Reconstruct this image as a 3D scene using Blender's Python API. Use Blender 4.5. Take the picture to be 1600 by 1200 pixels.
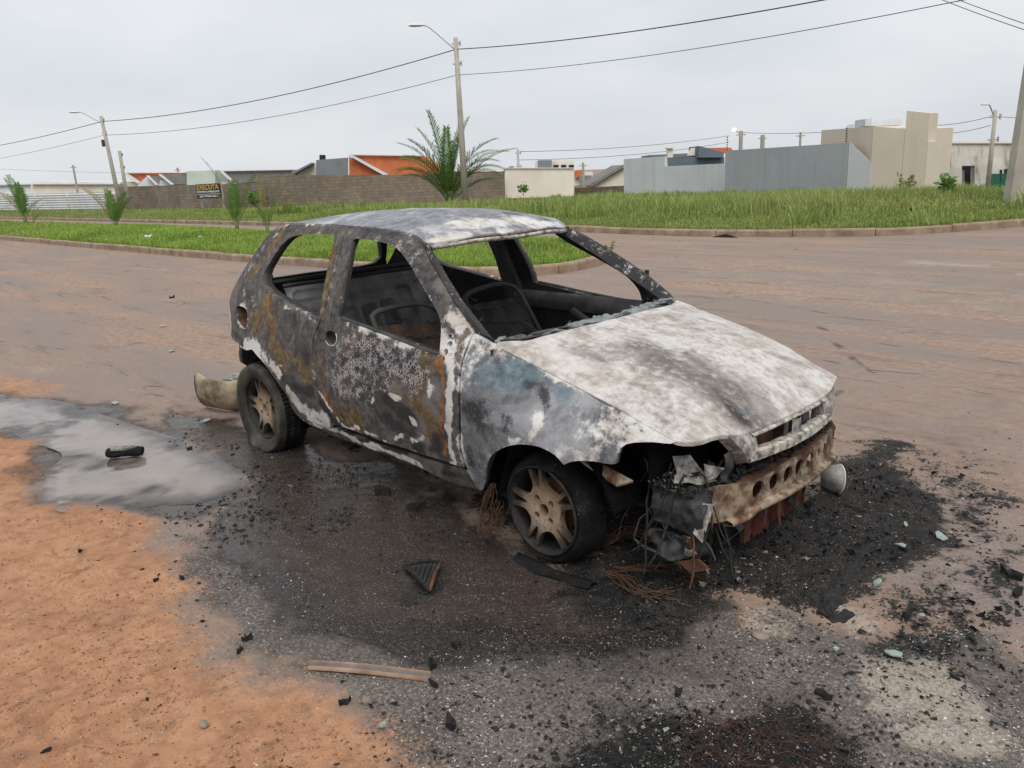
import bpy, math, random, json
import numpy as np
from mathutils import Vector, Matrix
from mathutils.geometry import delaunay_2d_cdt

for o in list(bpy.data.objects):
    bpy.data.objects.remove(o, do_unlink=True)
SC = bpy.context.scene
COL = SC.collection
RNG = np.random.default_rng(7)
random.seed(7)

# ------------------------------------------------------------------ camera, sky, sun
CAM_POS = np.array([2.1163, -2.9025, 1.5720])
YAW, PITCH, ROLL, FPX = math.radians(136.4001), math.radians(14.7978), math.radians(-2.8196), 1251.43
_cy, _sy, _cp, _sp = math.cos(YAW), math.sin(YAW), math.cos(PITCH), math.sin(PITCH)
_f = np.array([_cy*_cp, _sy*_cp, -_sp]); _r = np.array([_sy, -_cy, 0.0]); _u = np.cross(_r, _f)
C_R = math.cos(ROLL)*_r + math.sin(ROLL)*_u
C_U = -math.sin(ROLL)*_r + math.cos(ROLL)*_u
C_F = _f
cam_d = bpy.data.cameras.new('camera'); cam = bpy.data.objects.new('camera', cam_d); COL.objects.link(cam)
cam_d.sensor_width = 36.0; cam_d.lens = FPX*36.0/1600.0; cam_d.clip_start = 0.05; cam_d.clip_end = 3000
_m = Matrix.Identity(4)
for i in range(3):
    _m[i][0] = C_R[i]; _m[i][1] = C_U[i]; _m[i][2] = -C_F[i]; _m[i][3] = CAM_POS[i]
cam.matrix_world = _m
SC.camera = cam

SUN_ELEV, SUN_AZ = math.radians(62), math.radians(-35)     # azimuth measured from +X towards +Y
world = bpy.data.worlds.new('World'); SC.world = world; world.use_nodes = True
wn, wl = world.node_tree.nodes, world.node_tree.links
wn.clear()
w_out = wn.new('ShaderNodeOutputWorld'); w_bg = wn.new('ShaderNodeBackground'); w_bg2 = wn.new('ShaderNodeBackground'); w_add = wn.new('ShaderNodeAddShader')
w_sky = wn.new('ShaderNodeTexSky'); w_sky.sky_type = 'NISHITA'; w_sky.sun_disc = False
w_sky.sun_elevation = SUN_ELEV; w_sky.sun_rotation = math.radians(90) - SUN_AZ; w_sky.dust_density = 6.0
w_bg.inputs['Strength'].default_value = 0.05 * 0.25
w_tc = wn.new('ShaderNodeTexCoord'); w_map = wn.new('ShaderNodeMapping'); w_map.inputs['Scale'].default_value = (1, 1, 3.2)
w_no = wn.new('ShaderNodeTexNoise'); w_no.inputs['Scale'].default_value = 2.1; w_no.inputs['Detail'].default_value = 5; w_no.inputs['Roughness'].default_value = 0.5
w_ramp = wn.new('ShaderNodeValToRGB')
w_ramp.color_ramp.elements[0].position = 0.30; w_ramp.color_ramp.elements[0].color = (0.60, 0.635, 0.675, 1)
w_ramp.color_ramp.elements[1].position = 0.72; w_ramp.color_ramp.elements[1].color = (0.79, 0.81, 0.83, 1)
wl.new(w_tc.outputs['Generated'], w_map.inputs['Vector']); wl.new(w_map.outputs['Vector'], w_no.inputs['Vector'])
wl.new(w_no.outputs['Fac'], w_ramp.inputs['Fac']); wl.new(w_ramp.outputs['Color'], w_bg2.inputs['Color'])
w_bg2.inputs['Strength'].default_value = 0.93
wl.new(w_sky.outputs['Color'], w_bg.inputs['Color'])
wl.new(w_bg.outputs['Background'], w_add.inputs[0]); wl.new(w_bg2.outputs['Background'], w_add.inputs[1])
wl.new(w_add.outputs['Shader'], w_out.inputs['Surface'])
sun_d = bpy.data.lights.new('sun', 'SUN'); sun_d.energy = 1.5; sun_d.angle = math.radians(50); sun_d.color = (1.0, 0.975, 0.94)
sun = bpy.data.objects.new('sun', sun_d); COL.objects.link(sun)
_sd = Vector((math.cos(SUN_ELEV)*math.cos(SUN_AZ), math.cos(SUN_ELEV)*math.sin(SUN_AZ), math.sin(SUN_ELEV)))
sun.rotation_euler = _sd.to_track_quat('Z', 'Y').to_euler()
SC.view_settings.view_transform = 'Standard'; SC.view_settings.look = 'None'
SC.view_settings.gamma = 1.0; SC.view_settings.exposure = 0.15

# ------------------------------------------------------------------ pixel helpers (photograph 1600 x 1200)
def ray(px, py):
    return C_R*((px-800)/FPX) + C_U*((600-py)/FPX) + C_F
def on_z(px, py, z=0.0):
    d = ray(px, py); return CAM_POS + d*((z-CAM_POS[2])/d[2])
def at(px, py, depth):
    return CAM_POS + ray(px, py)*depth
def on_y(px, py, y):
    d = ray(px, py); return CAM_POS + d*((y-CAM_POS[1])/d[1])
def on_x(px, py, x):
    d = ray(px, py); return CAM_POS + d*((x-CAM_POS[0])/d[0])
def z_above(P, py):
    """height of the point straight above P (x, y) that shows on pixel row py"""
    lo, hi = -5.0, 60.0
    for _ in range(50):
        mid = (lo+hi)/2
        q = np.array([P[0], P[1], mid]) - CAM_POS
        y = 600 - FPX*(q@C_U)/(q@C_F)
        if y > py: lo = mid
        else: hi = mid
    return lo

# ------------------------------------------------------------------ noise
_perm = np.random.default_rng(3).random((64, 64, 64)).astype(np.float32)
def vnoise(P):
    P = np.asarray(P, float)
    if P.shape[1] == 2: P = np.c_[P, np.zeros(len(P))]
    i = np.floor(P).astype(int); f = P-i; f = f*f*(3-2*f); r = 0
    for dx in (0, 1):
        for dy in (0, 1):
            for dz in (0, 1):
                w = (f[:, 0] if dx else 1-f[:, 0])*(f[:, 1] if dy else 1-f[:, 1])*(f[:, 2] if dz else 1-f[:, 2])
                r = r + w*_perm[(i[:, 0]+dx) % 64, (i[:, 1]+dy) % 64, (i[:, 2]+dz) % 64]
    return r-0.5
def fbm(P, scale, octs=4, rough=0.5):
    P = np.asarray(P, float); a = 1.0; r = 0.0
    for k in range(octs):
        r = r + a*vnoise(P*scale*(2**k)+k*17.3); a *= rough
    return r

# ------------------------------------------------------------------ materials
MATS = {}
class NT:
    """tiny node-tree builder"""
    def __init__(s, name):
        s.m = bpy.data.materials.new(name); s.m.use_nodes = True
        s.n, s.l = s.m.node_tree.nodes, s.m.node_tree.links
        s.n.clear()
        s.out = s.n.new('ShaderNodeOutputMaterial'); s.b = s.n.new('ShaderNodeBsdfPrincipled')
        s.l.new(s.b.outputs[0], s.out.inputs['Surface'])
        s.tc = s.n.new('ShaderNodeTexCoord'); s.obj = s.tc.outputs['Object']
        MATS[name] = s.m
    def put(s, sock, v):
        if isinstance(v, bpy.types.NodeSocket): s.l.new(v, sock)
        elif isinstance(v, (tuple, list)):
            sock.default_value = tuple(v) if len(v) == len(sock.default_value) else tuple(v)+(1,)
        else: sock.default_value = v
    def noise(s, scale, detail=5, rough=0.55, vec=None, dist=0.0):
        n = s.n.new('ShaderNodeTexNoise'); s.put(n.inputs['Vector'], vec or s.obj)
        n.inputs['Scale'].default_value = scale; n.inputs['Detail'].default_value = detail
        n.inputs['Roughness'].default_value = rough; n.inputs['Distortion'].default_value = dist
        return n.outputs['Fac']
    def vor(s, scale, feature='DISTANCE_TO_EDGE', vec=None, out='Distance'):
        n = s.n.new('ShaderNodeTexVoronoi'); n.feature = feature; s.put(n.inputs['Vector'], vec or s.obj)
        n.inputs['Scale'].default_value = scale; return n.outputs[out]
    def mapping(s, scale, vec=None, rot=(0, 0, 0)):
        n = s.n.new('ShaderNodeMapping'); s.put(n.inputs['Vector'], vec or s.obj)
        n.inputs['Scale'].default_value = scale; n.inputs['Rotation'].default_value = rot; return n.outputs[0]
    def math(s, op, a, b=0.0, c=0.0, clamp=False):
        n = s.n.new('ShaderNodeMath'); n.operation = op; n.use_clamp = clamp
        s.put(n.inputs[0], a); s.put(n.inputs[1], b); s.put(n.inputs[2], c); return n.outputs[0]
    def step(s, v, lo, hi):
        n = s.n.new('ShaderNodeMapRange'); n.interpolation_type = 'SMOOTHSTEP'
        s.put(n.inputs['Value'], v); n.inputs['From Min'].default_value = lo; n.inputs['From Max'].default_value = hi
        return n.outputs['Result']
    def mix(s, f, a, b, mode='MIX'):
        n = s.n.new('ShaderNodeMix'); n.data_type = 'RGBA'; n.blend_type = mode
        s.put(n.inputs[0], f); s.put(n.inputs[6], a); s.put(n.inputs[7], b); return n.outputs[2]
    def ramp(s, f, stops):
        n = s.n.new('ShaderNodeValToRGB'); s.put(n.inputs['Fac'], f); e = n.color_ramp.elements
        while len(e) < len(stops): e.new(0.5)
        for k, (p, c) in enumerate(stops):
            e[k].position = p; e[k].color = tuple(c)+(1,) if len(c) == 3 else c
        return n.outputs['Color']
    def attr(s, name):
        n = s.n.new('ShaderNodeAttribute'); n.attribute_name = name
        sp = s.n.new('ShaderNodeSeparateColor'); s.l.new(n.outputs['Color'], sp.inputs[0]); return sp.outputs
    def bump(s, h, strength=0.3, dist=0.01):
        n = s.n.new('ShaderNodeBump'); n.inputs['Strength'].default_value = strength; n.inputs['Distance'].default_value = dist
        s.put(n.inputs['Height'], h); s.l.new(n.outputs[0], s.b.inputs['Normal'])
    def done(s, col, rough=0.8, metal=0.0, spec=0.5):
        s.put(s.b.inputs['Base Color'], col); s.put(s.b.inputs['Roughness'], rough); s.put(s.b.inputs['Metallic'], metal)
        s.put(s.b.inputs['Specular IOR Level'], spec); return s.m

def simple(name, c1, c2, scale=6, rough=0.8, bump=0.2, bscale=40, metal=0.0, bdist=0.004, spec=0.5, contrast=(0.3, 0.7)):
    t = NT(name); n = t.noise(scale, 6, 0.6)
    col = t.ramp(n, [(contrast[0], c1), (contrast[1], c2)])
    if bump: t.bump(t.noise(bscale, 4, 0.6), bump, bdist)
    return t.done(col, rough, metal, spec)

def burnt(name, base1, base2, ash_bias=0.0, speck=0.5, tans=((.055, .036, .018), (.135, .088, .042), (.235, .165, .085)), ashc=((.46, .40, .33), (.62, .58, .53), (.74, .73, .71), (.60, .59, .60)), grain=(1.0, 1.0, 3.4), wander=2.3, soft=(.38, .80)):
    """fire-scaled sheet steel: oxide grey under ash, rust, soot and blistered paint, spread by the painted attributes"""
    t = NT(name)
    pa, pb = t.attr('pa'), t.attr('pb')
    n1 = t.noise(7, 7, 0.62); n2 = t.noise(28, 7, 0.65); n3 = t.noise(120, 5, 0.6); n4 = t.noise(3.0, 4, 0.5)
    streak = t.noise(14, 6, 0.65, t.mapping(grain))
    c = t.ramp(t.math('ADD', t.math('MULTIPLY', n2, .5), t.math('MULTIPLY', n1, .5)), [(.36, base1), (.50, [.5*(a+b) for a, b in zip(base1, base2)]), (.62, base2)])
    c = t.mix(t.math('MULTIPLY', t.step(streak, .52, .68), .35), c, (.15, .145, .15))
    def mask(a, k1, k2, lo, hi):
        v = t.math('ADD', a, t.math('MULTIPLY', t.math('SUBTRACT', n1, .5), k1))
        v = t.math('ADD', v, t.math('MULTIPLY', t.math('SUBTRACT', n2, .5), k2)); v = t.math('ADD', v, t.math('MULTIPLY', t.math('SUBTRACT', n3, .5), .7)); return t.step(v, lo, hi)
    big = t.noise(2.3, 6, .66, None, .8); big2 = t.noise(4.1, 6, .68, t.mapping((1, 1, 1.6)), .5)
    c = t.mix(t.math('MULTIPLY', t.step(big2, .50, .64), .55), c, [.30*x+.02 for x in base2])
    c = t.mix(t.math('MULTIPLY', t.step(big, .52, .66), .45), c, [min(1, 1.9*x) for x in base2])
    tanc = t.ramp(n2, [(.3, tans[0]), (.5, tans[1]), (.7, tans[2])])
    c = t.mix(t.math('MULTIPLY', mask(t.math('ADD', pb[0], t.math('MULTIPLY', t.math('SUBTRACT', big2, .46), wander)), 1.3, 1.1, .22, .72), .9), c, tanc)
    bl = t.ramp(n2, [(.3, (.045, .085, .105)), (.7, (.17, .24, .27))])
    c = t.mix(t.math('MULTIPLY', mask(pb[1], .9, .7, .25, .85), .8), c, bl)
    so = t.ramp(n3, [(.3, (.010, .009, .010)), (.75, (.040, .036, .040))])
    c = t.mix(t.math('MULTIPLY', mask(pa[2], 1.1, .9, .32, .75), .9), c, so)
    # blistered paint: pale net between dark islands
    wnz = t.n.new('ShaderNodeTexNoise'); wnz.inputs['Scale'].default_value = 30; t.l.new(t.obj, wnz.inputs['Vector'])
    wob = t.mix(.022, t.obj, wnz.outputs['Color'], 'ADD')
    e = t.vor(62, 'DISTANCE_TO_EDGE', wob); e2 = t.vor(120, 'DISTANCE_TO_EDGE', wob)
    net = t.math('MAXIMUM', t.step(e, .13, .05), t.math('MULTIPLY', t.step(e2, .12, .05), t.step(n1, .5, .6)))
    net = t.math('MULTIPLY', net, t.step(t.noise(22, 4, .6), .40, .56))
    net = t.math('MULTIPLY', net, mask(pb[2], .9, .5, .35, .7))
    c = t.mix(t.math('MULTIPLY', mask(pb[2], .9, .5, .3, .7), .45), c, (.035, .030, .036))
    c = t.mix(t.math('MULTIPLY', net, .85), c, (.50, .46, .46))
    ru = t.ramp(n2, [(.3, (.10, .032, .008)), (.55, (.30, .115, .025)), (.75, (.45, .22, .07))])
    c = t.mix(t.math('MULTIPLY', mask(pa[1], .8, .8, .30, .70), .9), c, ru)
    # ash / bare white scale
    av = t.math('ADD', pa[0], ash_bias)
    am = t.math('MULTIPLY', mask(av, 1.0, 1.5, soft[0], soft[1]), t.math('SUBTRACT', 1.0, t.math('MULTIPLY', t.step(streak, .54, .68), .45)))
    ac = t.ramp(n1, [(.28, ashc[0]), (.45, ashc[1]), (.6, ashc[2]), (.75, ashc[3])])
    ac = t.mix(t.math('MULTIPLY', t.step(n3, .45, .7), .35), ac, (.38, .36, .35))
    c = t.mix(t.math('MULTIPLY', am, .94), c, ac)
    sp = t.step(t.noise(170, 3, .5), .665, .72)
    sp = t.math('MULTIPLY', sp, t.step(n1, .42, .62))
    c = t.mix(t.math('MULTIPLY', sp, speck), c, (.58, .56, .53))
    dk = t.math('MULTIPLY', t.step(t.noise(95, 4, .6), .64, .72), t.step(n4, .4, .6))
    c = t.mix(t.math('MULTIPLY', dk, .55), c, (.03, .027, .026))
    h = t.math('ADD', t.math('MULTIPLY', n2, .7), t.math('ADD', t.math('MULTIPLY', n3, .35), t.math('MULTIPLY', am, .25)))
    t.bump(h, .45, .006)
    return t.done(c, t.math('ADD', .52, t.math('MULTIPLY', n2, .4)), 0.0, .35)

burnt('burnt_side', (.026, .024, .026), (.150, .136, .124), .02, .7, ((.045, .030, .014), (.140, .090, .040), (.27, .185, .090)))
burnt('burnt_fender', (.075, .078, .086), (.26, .26, .27), .02, .8, wander=.2, soft=(.30, .86))
burnt('burnt_hood', (.25, .215, .195), (.43, .385, .36), .78, .25, ((.085, .070, .060), (.165, .140, .122), (.27, .235, .205)), ((.40, .34, .28), (.52, .475, .42), (.66, .635, .605), (.48, .455, .45)), (1.2, 3.6, 1.2), .3, (.10, 1.05))
burnt('burnt_roof', (.15, .155, .175), (.34, .34, .36), .12, .6, wander=.3, soft=(.22, .95))
simple('charred_steel', (.004, .004, .004), (.026, .025, .024), 9, .75, .4, 60)
simple('charred_grey', (.016, .016, .017), (.085, .085, .085), 7, .75, .4, 60)
simple('void_shade_soot', (.002, .002, .002), (.010, .0095, .009), 12, .95, .6, 60, spec=.1)  # soot with shade put into the colour, so hollows look near-black
simple('seat_rust', (.012, .011, .011), (.085, .046, .026), 11, .85, .5, 60)
simple('seat_pressing', (.055, .055, .058), (.20, .195, .19), 7, .7, .35, 50)
simple('rusted_steel', (.022, .012, .008), (.15, .062, .026), 14, .85, .5, 70)
def beam_mat():
    t = NT('scorched_beam'); n1 = t.noise(9, 7, .65); n2 = t.noise(40, 6, .65)
    c = t.ramp(n1, [(.30, (.03, .018, .014)), (.42, (.13, .068, .038)), (.52, (.30, .235, .165)), (.70, (.47, .42, .34))])
    c = t.mix(t.math('MULTIPLY', t.step(t.noise(5, 6, .7), .50, .62), .75), c, (.035, .026, .022))
    c = t.mix(t.math('MULTIPLY', t.step(n2, .52, .66), .6), c, (.16, .07, .035))
    t.bump(n2, .5, .006); return t.done(c, .85, 0, .3)
beam_mat()
def alloy_mat(name, dark):
    t = NT(name); n1 = t.noise(16, 6, .6); n2 = t.noise(60, 5, .6)
    c = t.ramp(n1, [(.3, (.20, .13, .075)), (.5, (.38, .275, .18)), (.68, (.52, .43, .34))])
    c = t.mix(t.math('MULTIPLY', t.step(n2, .5, .68), .7), c, dark)
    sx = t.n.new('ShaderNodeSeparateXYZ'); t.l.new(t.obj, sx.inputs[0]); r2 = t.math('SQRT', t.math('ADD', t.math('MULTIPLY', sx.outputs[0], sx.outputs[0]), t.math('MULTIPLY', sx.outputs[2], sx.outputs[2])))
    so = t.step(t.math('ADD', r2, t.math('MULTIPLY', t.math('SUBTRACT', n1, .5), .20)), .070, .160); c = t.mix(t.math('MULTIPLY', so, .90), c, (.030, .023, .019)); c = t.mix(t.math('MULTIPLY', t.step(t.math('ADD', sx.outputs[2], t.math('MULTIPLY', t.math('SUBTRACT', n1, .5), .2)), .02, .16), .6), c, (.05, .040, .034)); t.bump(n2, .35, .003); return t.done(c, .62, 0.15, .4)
alloy_mat('scorched_alloy', (.20, .12, .07)); 
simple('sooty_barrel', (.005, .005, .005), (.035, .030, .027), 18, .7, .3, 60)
def tyre_mat():
    t = NT('burnt_rubber'); n1 = t.noise(10, 6, .6); n2 = t.noise(50, 5, .6)
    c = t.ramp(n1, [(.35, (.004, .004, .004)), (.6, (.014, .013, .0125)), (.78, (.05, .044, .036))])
    sp = t.math('MULTIPLY', t.step(t.noise(150, 3, .5), .66, .72), t.step(n1, .45, .6)); c = t.mix(t.math('MULTIPLY', sp, .6), c, (.4, .38, .35)); t.bump(t.math('ADD', n2, t.math('MULTIPLY', t.noise(140, 4, .6), .5)), .7, .008); return t.done(c, .9, 0, .25)
tyre_mat()
def tyre2():
    t = NT('scorched_rubber'); n1 = t.noise(7, 6, .6); n2 = t.noise(50, 5, .6)
    c = t.ramp(n1, [(.32, (.012, .0115, .011)), (.5, (.045, .041, .035)), (.72, (.12, .102, .078))])
    t.bump(n2, .3, .004); return t.done(c, .78, 0, .4)
tyre2()
simple('copper_wire', (.030, .014, .009), (.135, .058, .028), 30, .7, 0, metal=.2)
simple('melted_glass', (.05, .055, .056), (.30, .325, .32), 14, .45, .5, 50)
simple('grey_slag', (.035, .032, .030), (.40, .385, .35), 26, .85, .7, 80, contrast=(.32, .66))
simple('green_glass', (.20, .25, .23), (.36, .42, .385), 30, .25, .2, 60)
simple('cream_shell', (.10, .07, .035), (.50, .40, .26), 5, .7, .35, 40, contrast=(.36, .62))
simple('dark_blue_plate', (.008, .010, .012), (.085, .085, .078), 13, .7, .6, 60, contrast=(.36, .72))
simple('pale_scale', (.085, .075, .062), (.58, .54, .47), 26, .85, .7, 70, contrast=(.34, .60))
simple('red_radiator', (.05, .014, .009), (.19, .06, .04), 25, .85, .5, 90)
simple('char_crust', (.003, .003, .003), (.034, .032, .030), 40, .85, .8, 120, contrast=(.35, .8))
simple('ash_white', (.40, .38, .35), (.72, .70, .66), 20, .9, .2, 90)
simple('pebble', (.16, .13, .10), (.34, .29, .22), 20, .8, .3, 60)
# ------------------------------------------------------------------ mesh helpers
def link(name, me, parent=None, mat=None):
    o = bpy.data.objects.new(name, me); COL.objects.link(o)
    if mat: me.materials.clear(); me.materials.append(MATS[mat])
    if parent: o.parent = parent
    return o
def mesh(name, V, F, mat=None, parent=None, smooth=True, attrs=None, smooth_mask=None):
    me = bpy.data.meshes.new(name)
    V = np.asarray(V, np.float32)
    if isinstance(F, np.ndarray) and F.ndim == 2:
        n, k = F.shape
        me.vertices.add(len(V)); me.vertices.foreach_set('co', V.ravel())
        me.loops.add(n*k); me.loops.foreach_set('vertex_index', F.astype(np.int32).ravel())
        me.polygons.add(n); me.polygons.foreach_set('loop_start', np.arange(0, n*k, k, dtype=np.int32))
        me.update(calc_edges=True)
    else:
        me.from_pydata([tuple(map(float, v)) for v in V], [], [tuple(int(i) for i in f) for f in F]); me.update()
    if smooth_mask is not None: me.polygons.foreach_set('use_smooth', np.asarray(smooth_mask, bool))
    else: me.polygons.foreach_set('use_smooth', np.full(len(me.polygons), bool(smooth)))
    for an, a in (attrs or {}).items():
        at_ = me.attributes.new(an, 'FLOAT_COLOR', 'POINT')
        at_.data.foreach_set('color', np.c_[a, np.ones(len(a))].astype(np.float32).ravel())
    return link(name, me, parent, mat)
def empty(name, loc=(0, 0, 0), rz=0):
    o = bpy.data.objects.new(name, None); COL.objects.link(o); o.location = loc; o.rotation_euler = (0, 0, rz)
    o.empty_display_size = .2; return o
GROUPS = {'pole': 'concrete poles round the crossing', 'palm': 'palms on the median and verge', 'house': 'houses beyond the walls', 'wire': 'overhead wires', 'burnt wire': 'burnt wires round the front of the car', 'debris': 'burnt debris on the ground', 'glass': 'broken glass on the ground', 'stone': 'stones on the ground', 'wall': 'boundary walls beyond the grass', 'plant': 'weeds in the grass', 'litter': 'litter on the median', 'post': 'electric fence posts'}
def tag(o, label, cat, group=None, kind=None):
    if label: o['label'] = label
    if cat: o['category'] = cat
    group = group or GROUPS.get(cat)
    if group and kind is None: o['group'] = group
    if kind: o['kind'] = kind
    return o
class MB:
    def __init__(s): s.v = []; s.f = []
    def add(s, V, F):
        b = len(s.v); s.v += [tuple(map(float, p)) for p in V]; s.f += [tuple(int(i)+b for i in f) for f in F]
    def box(s, a, b, M=None):
        x0, y0, z0 = a; x1, y1, z1 = b
        V = np.array([(x0, y0, z0), (x1, y0, z0), (x1, y1, z0), (x0, y1, z0), (x0, y0, z1), (x1, y0, z1), (x1, y1, z1), (x0, y1, z1)], float)
        if M is not None: V = np.array([tuple(M @ Vector(p)) for p in V])
        s.add(V, [(0, 3, 2, 1), (4, 5, 6, 7), (0, 1, 5, 4), (1, 2, 6, 5), (2, 3, 7, 6), (3, 0, 4, 7)])
    def prism(s, base, top):
        """base, top: matching rings of points"""
        n = len(base); s.add(list(base)+list(top), [tuple(range(n))[::-1], tuple(range(n, 2*n))]+[(i, (i+1) % n, n+(i+1) % n, n+i) for i in range(n)])
    def tube(s, pts, r, k=6, cap=True):
        pts = np.asarray(pts, float); n = len(pts); rr = np.full(n, r) if np.isscalar(r) else np.asarray(r, float)
        t = np.gradient(pts, axis=0); t /= np.linalg.norm(t, axis=1)[:, None]+1e-9
        a = np.array([0, 0, 1.]) if abs(t[0][2]) < .9 else np.array([1., 0, 0])
        V = []
        for i in range(n):
            u = np.cross(t[i], a); u /= np.linalg.norm(u)+1e-9; w = np.cross(u, t[i]); a = w
            for j in range(k):
                g = 2*math.pi*j/k; V.append(pts[i]+rr[i]*(math.cos(g)*u+math.sin(g)*w))
        F = [(i*k+j, i*k+(j+1) % k, (i+1)*k+(j+1) % k, (i+1)*k+j) for i in range(n-1) for j in range(k)]
        if cap: F += [tuple(range(k))[::-1], tuple(range((n-1)*k, n*k))]
        s.add(V, F)
    def grid(s, P):
        P = np.asarray(P, float); a, b = P.shape[:2]
        s.add(P.reshape(-1, 3), [(i*b+j, i*b+j+1, (i+1)*b+j+1, (i+1)*b+j) for i in range(a-1) for j in range(b-1)])
    def lathe(s, prof, k=32, axis='y', c=(0, 0, 0)):
        V = []
        for r, h in prof:
            for j in range(k):
                g = 2*math.pi*j/k
                V.append((c[0]+r*math.cos(g), c[1]+h, c[2]+r*math.sin(g)) if axis == 'y' else (c[0]+r*math.cos(g), c[1]+r*math.sin(g), c[2]+h))
        n = len(prof); s.add(V, [(i*k+j, i*k+(j+1) % k, (i+1)*k+(j+1) % k, (i+1)*k+j) for i in range(n-1) for j in range(k)])
    def build(s, name, mat, parent=None, smooth=False): return mesh(name, s.v, s.f, mat, parent, smooth)

def resample(P, step, closed=True, spline=True):
    """Catmull-Rom through the points, then even spacing"""
    P = np.asarray(P, float); n = len(P); out = []
    rng_ = range(n) if closed else range(n-1)
    for i in rng_:
        if closed: p0, p1, p2, p3 = P[(i-1) % n], P[i], P[(i+1) % n], P[(i+2) % n]
        else: p0, p1, p2, p3 = P[max(i-1, 0)], P[i], P[i+1], P[min(i+2, n-1)]
        m = max(1, int(round(np.linalg.norm(p2-p1)/step)))
        for k in range(m):
            t = k/m
            if not spline: out.append(p1+(p2-p1)*t); continue
            a = .5  # tamed tangents keep corners tight
            d0 = (p2-p0)*a*.5; d1 = (p3-p1)*a*.5
            L = np.linalg.norm(p2-p1)
            for d in (d0, d1):
                l = np.linalg.norm(d)
                if l > L: d *= L/l
            h = t*t*t; q = t*t
            out.append((2*h-3*q+1)*p1+(h-2*q+t)*d0*2+(-2*h+3*q)*p2+(h-q)*d1*2)
    if not closed: out.append(P[-1])
    return np.array(out)
def inside(P, poly):
    x, y = P[:, 0], P[:, 1]; r = np.zeros(len(P), bool); n = len(poly); j = n-1
    for i in range(n):
        xi, yi = poly[i]; xj, yj = poly[j]
        c = ((yi > y) != (yj > y)) & (x < (xj-xi)*(y-yi)/((yj-yi) if yj != yi else 1e-12)+xi); r ^= c; j = i
    return r
def dist_poly(P, poly, closed=True):
    poly = np.asarray(poly, float); d = np.full(len(P), 1e9)
    for i in range(len(poly) if closed else len(poly)-1):
        a = poly[i]; b = poly[(i+1) % len(poly)]; ab = b-a; t = np.clip(((P-a)@ab)/(ab@ab+1e-12), 0, 1)
        d = np.minimum(d, np.linalg.norm(P-(a+t[:, None]*ab), axis=1))
    return d
def shrink(poly, g):
    """pull a closed outline in by g (panel gap)"""
    if g == 0: return poly
    t = np.roll(poly, -1, 0)-np.roll(poly, 1, 0); n = np.c_[-t[:, 1], t[:, 0]]; n /= np.linalg.norm(n, axis=1)[:, None]+1e-9
    A = .5*np.sum(poly[:, 0]*np.roll(poly[:, 1], -1)-np.roll(poly[:, 0], -1)*poly[:, 1])
    return poly+n*g*(1 if A > 0 else -1)
def cdt(outline, holes, sp):
    """triangulate a flat outline with holes; returns points, triangles, boundary loops"""
    loops = [outline]+list(holes); pts = []; edges = []; lidx = []
    for L in loops:
        b = len(pts); n = len(L); pts += [tuple(p) for p in L]; edges += [(b+i, b+(i+1) % n) for i in range(n)]; lidx.append(np.arange(b, b+n))
    lo, hi = outline.min(0), outline.max(0)
    gx = np.arange(lo[0]+sp/2, hi[0], sp); gy = np.arange(lo[1]+sp/2, hi[1], sp*.866)
    G = np.array([(x+(sp/2 if k % 2 else 0), y) for k, y in enumerate(gy) for x in gx])
    if len(G):
        ok = inside(G, outline)
        for h in holes: ok &= ~inside(G, h)
        G = G[ok]
        if len(G):
            ok = np.ones(len(G), bool)
            for L in loops: ok &= dist_poly(G, L) > sp*.55
            G = G[ok]; pts += [tuple(p) for p in G]
    v, e, f, ov, oe, of = delaunay_2d_cdt([Vector(p) for p in pts], edges, [], 0, 1e-7)
    V = np.array([(p[0], p[1]) for p in v]); F = np.array([t for t in f if len(t) == 3])
    c = V[F].mean(1); ok = inside(c, outline)
    for h in holes: ok &= ~inside(c, h)
    F = F[ok]
    a = V[F]; A = (a[:, 1, 0]-a[:, 0, 0])*(a[:, 2, 1]-a[:, 0, 1])-(a[:, 1, 1]-a[:, 0, 1])*(a[:, 2, 0]-a[:, 0, 0])
    F[A < 0] = F[A < 0][:, ::-1]
    F = F[np.abs(A) > 1e-10]
    return V, F
def boundary_edges(F):
    E = {}
    for t in F:
        for i in range(3):
            a, b = int(t[i]), int(t[(i+1) % 3])
            if (b, a) in E: del E[(b, a)]
            else: E[(a, b)] = 1
    return list(E)
PAINT0 = 6
def paint_eval(Q, strokes):
    A = np.zeros((len(Q), PAINT0)); Q0 = Q; Q = Q+.035*np.c_[fbm(Q, 7, 4, .6), fbm(Q+9.7, 7, 4, .6)]; fr = 1+.9*fbm(Q0+3.3, 11, 3, .6)
    for a, r, amp, pl in strokes:
        pl = np.asarray(pl, float)
        d = dist_poly(Q, pl, False) if len(pl) > 1 else np.linalg.norm(Q-pl[0], axis=1)
        if amp < 0: A[:, a] += amp*np.exp(-(d/(r*1.15))**2)
        else: A[:, a] = np.maximum(A[:, a], amp*fr*np.exp(-(d/(r*1.15))**2))
    return A
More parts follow.
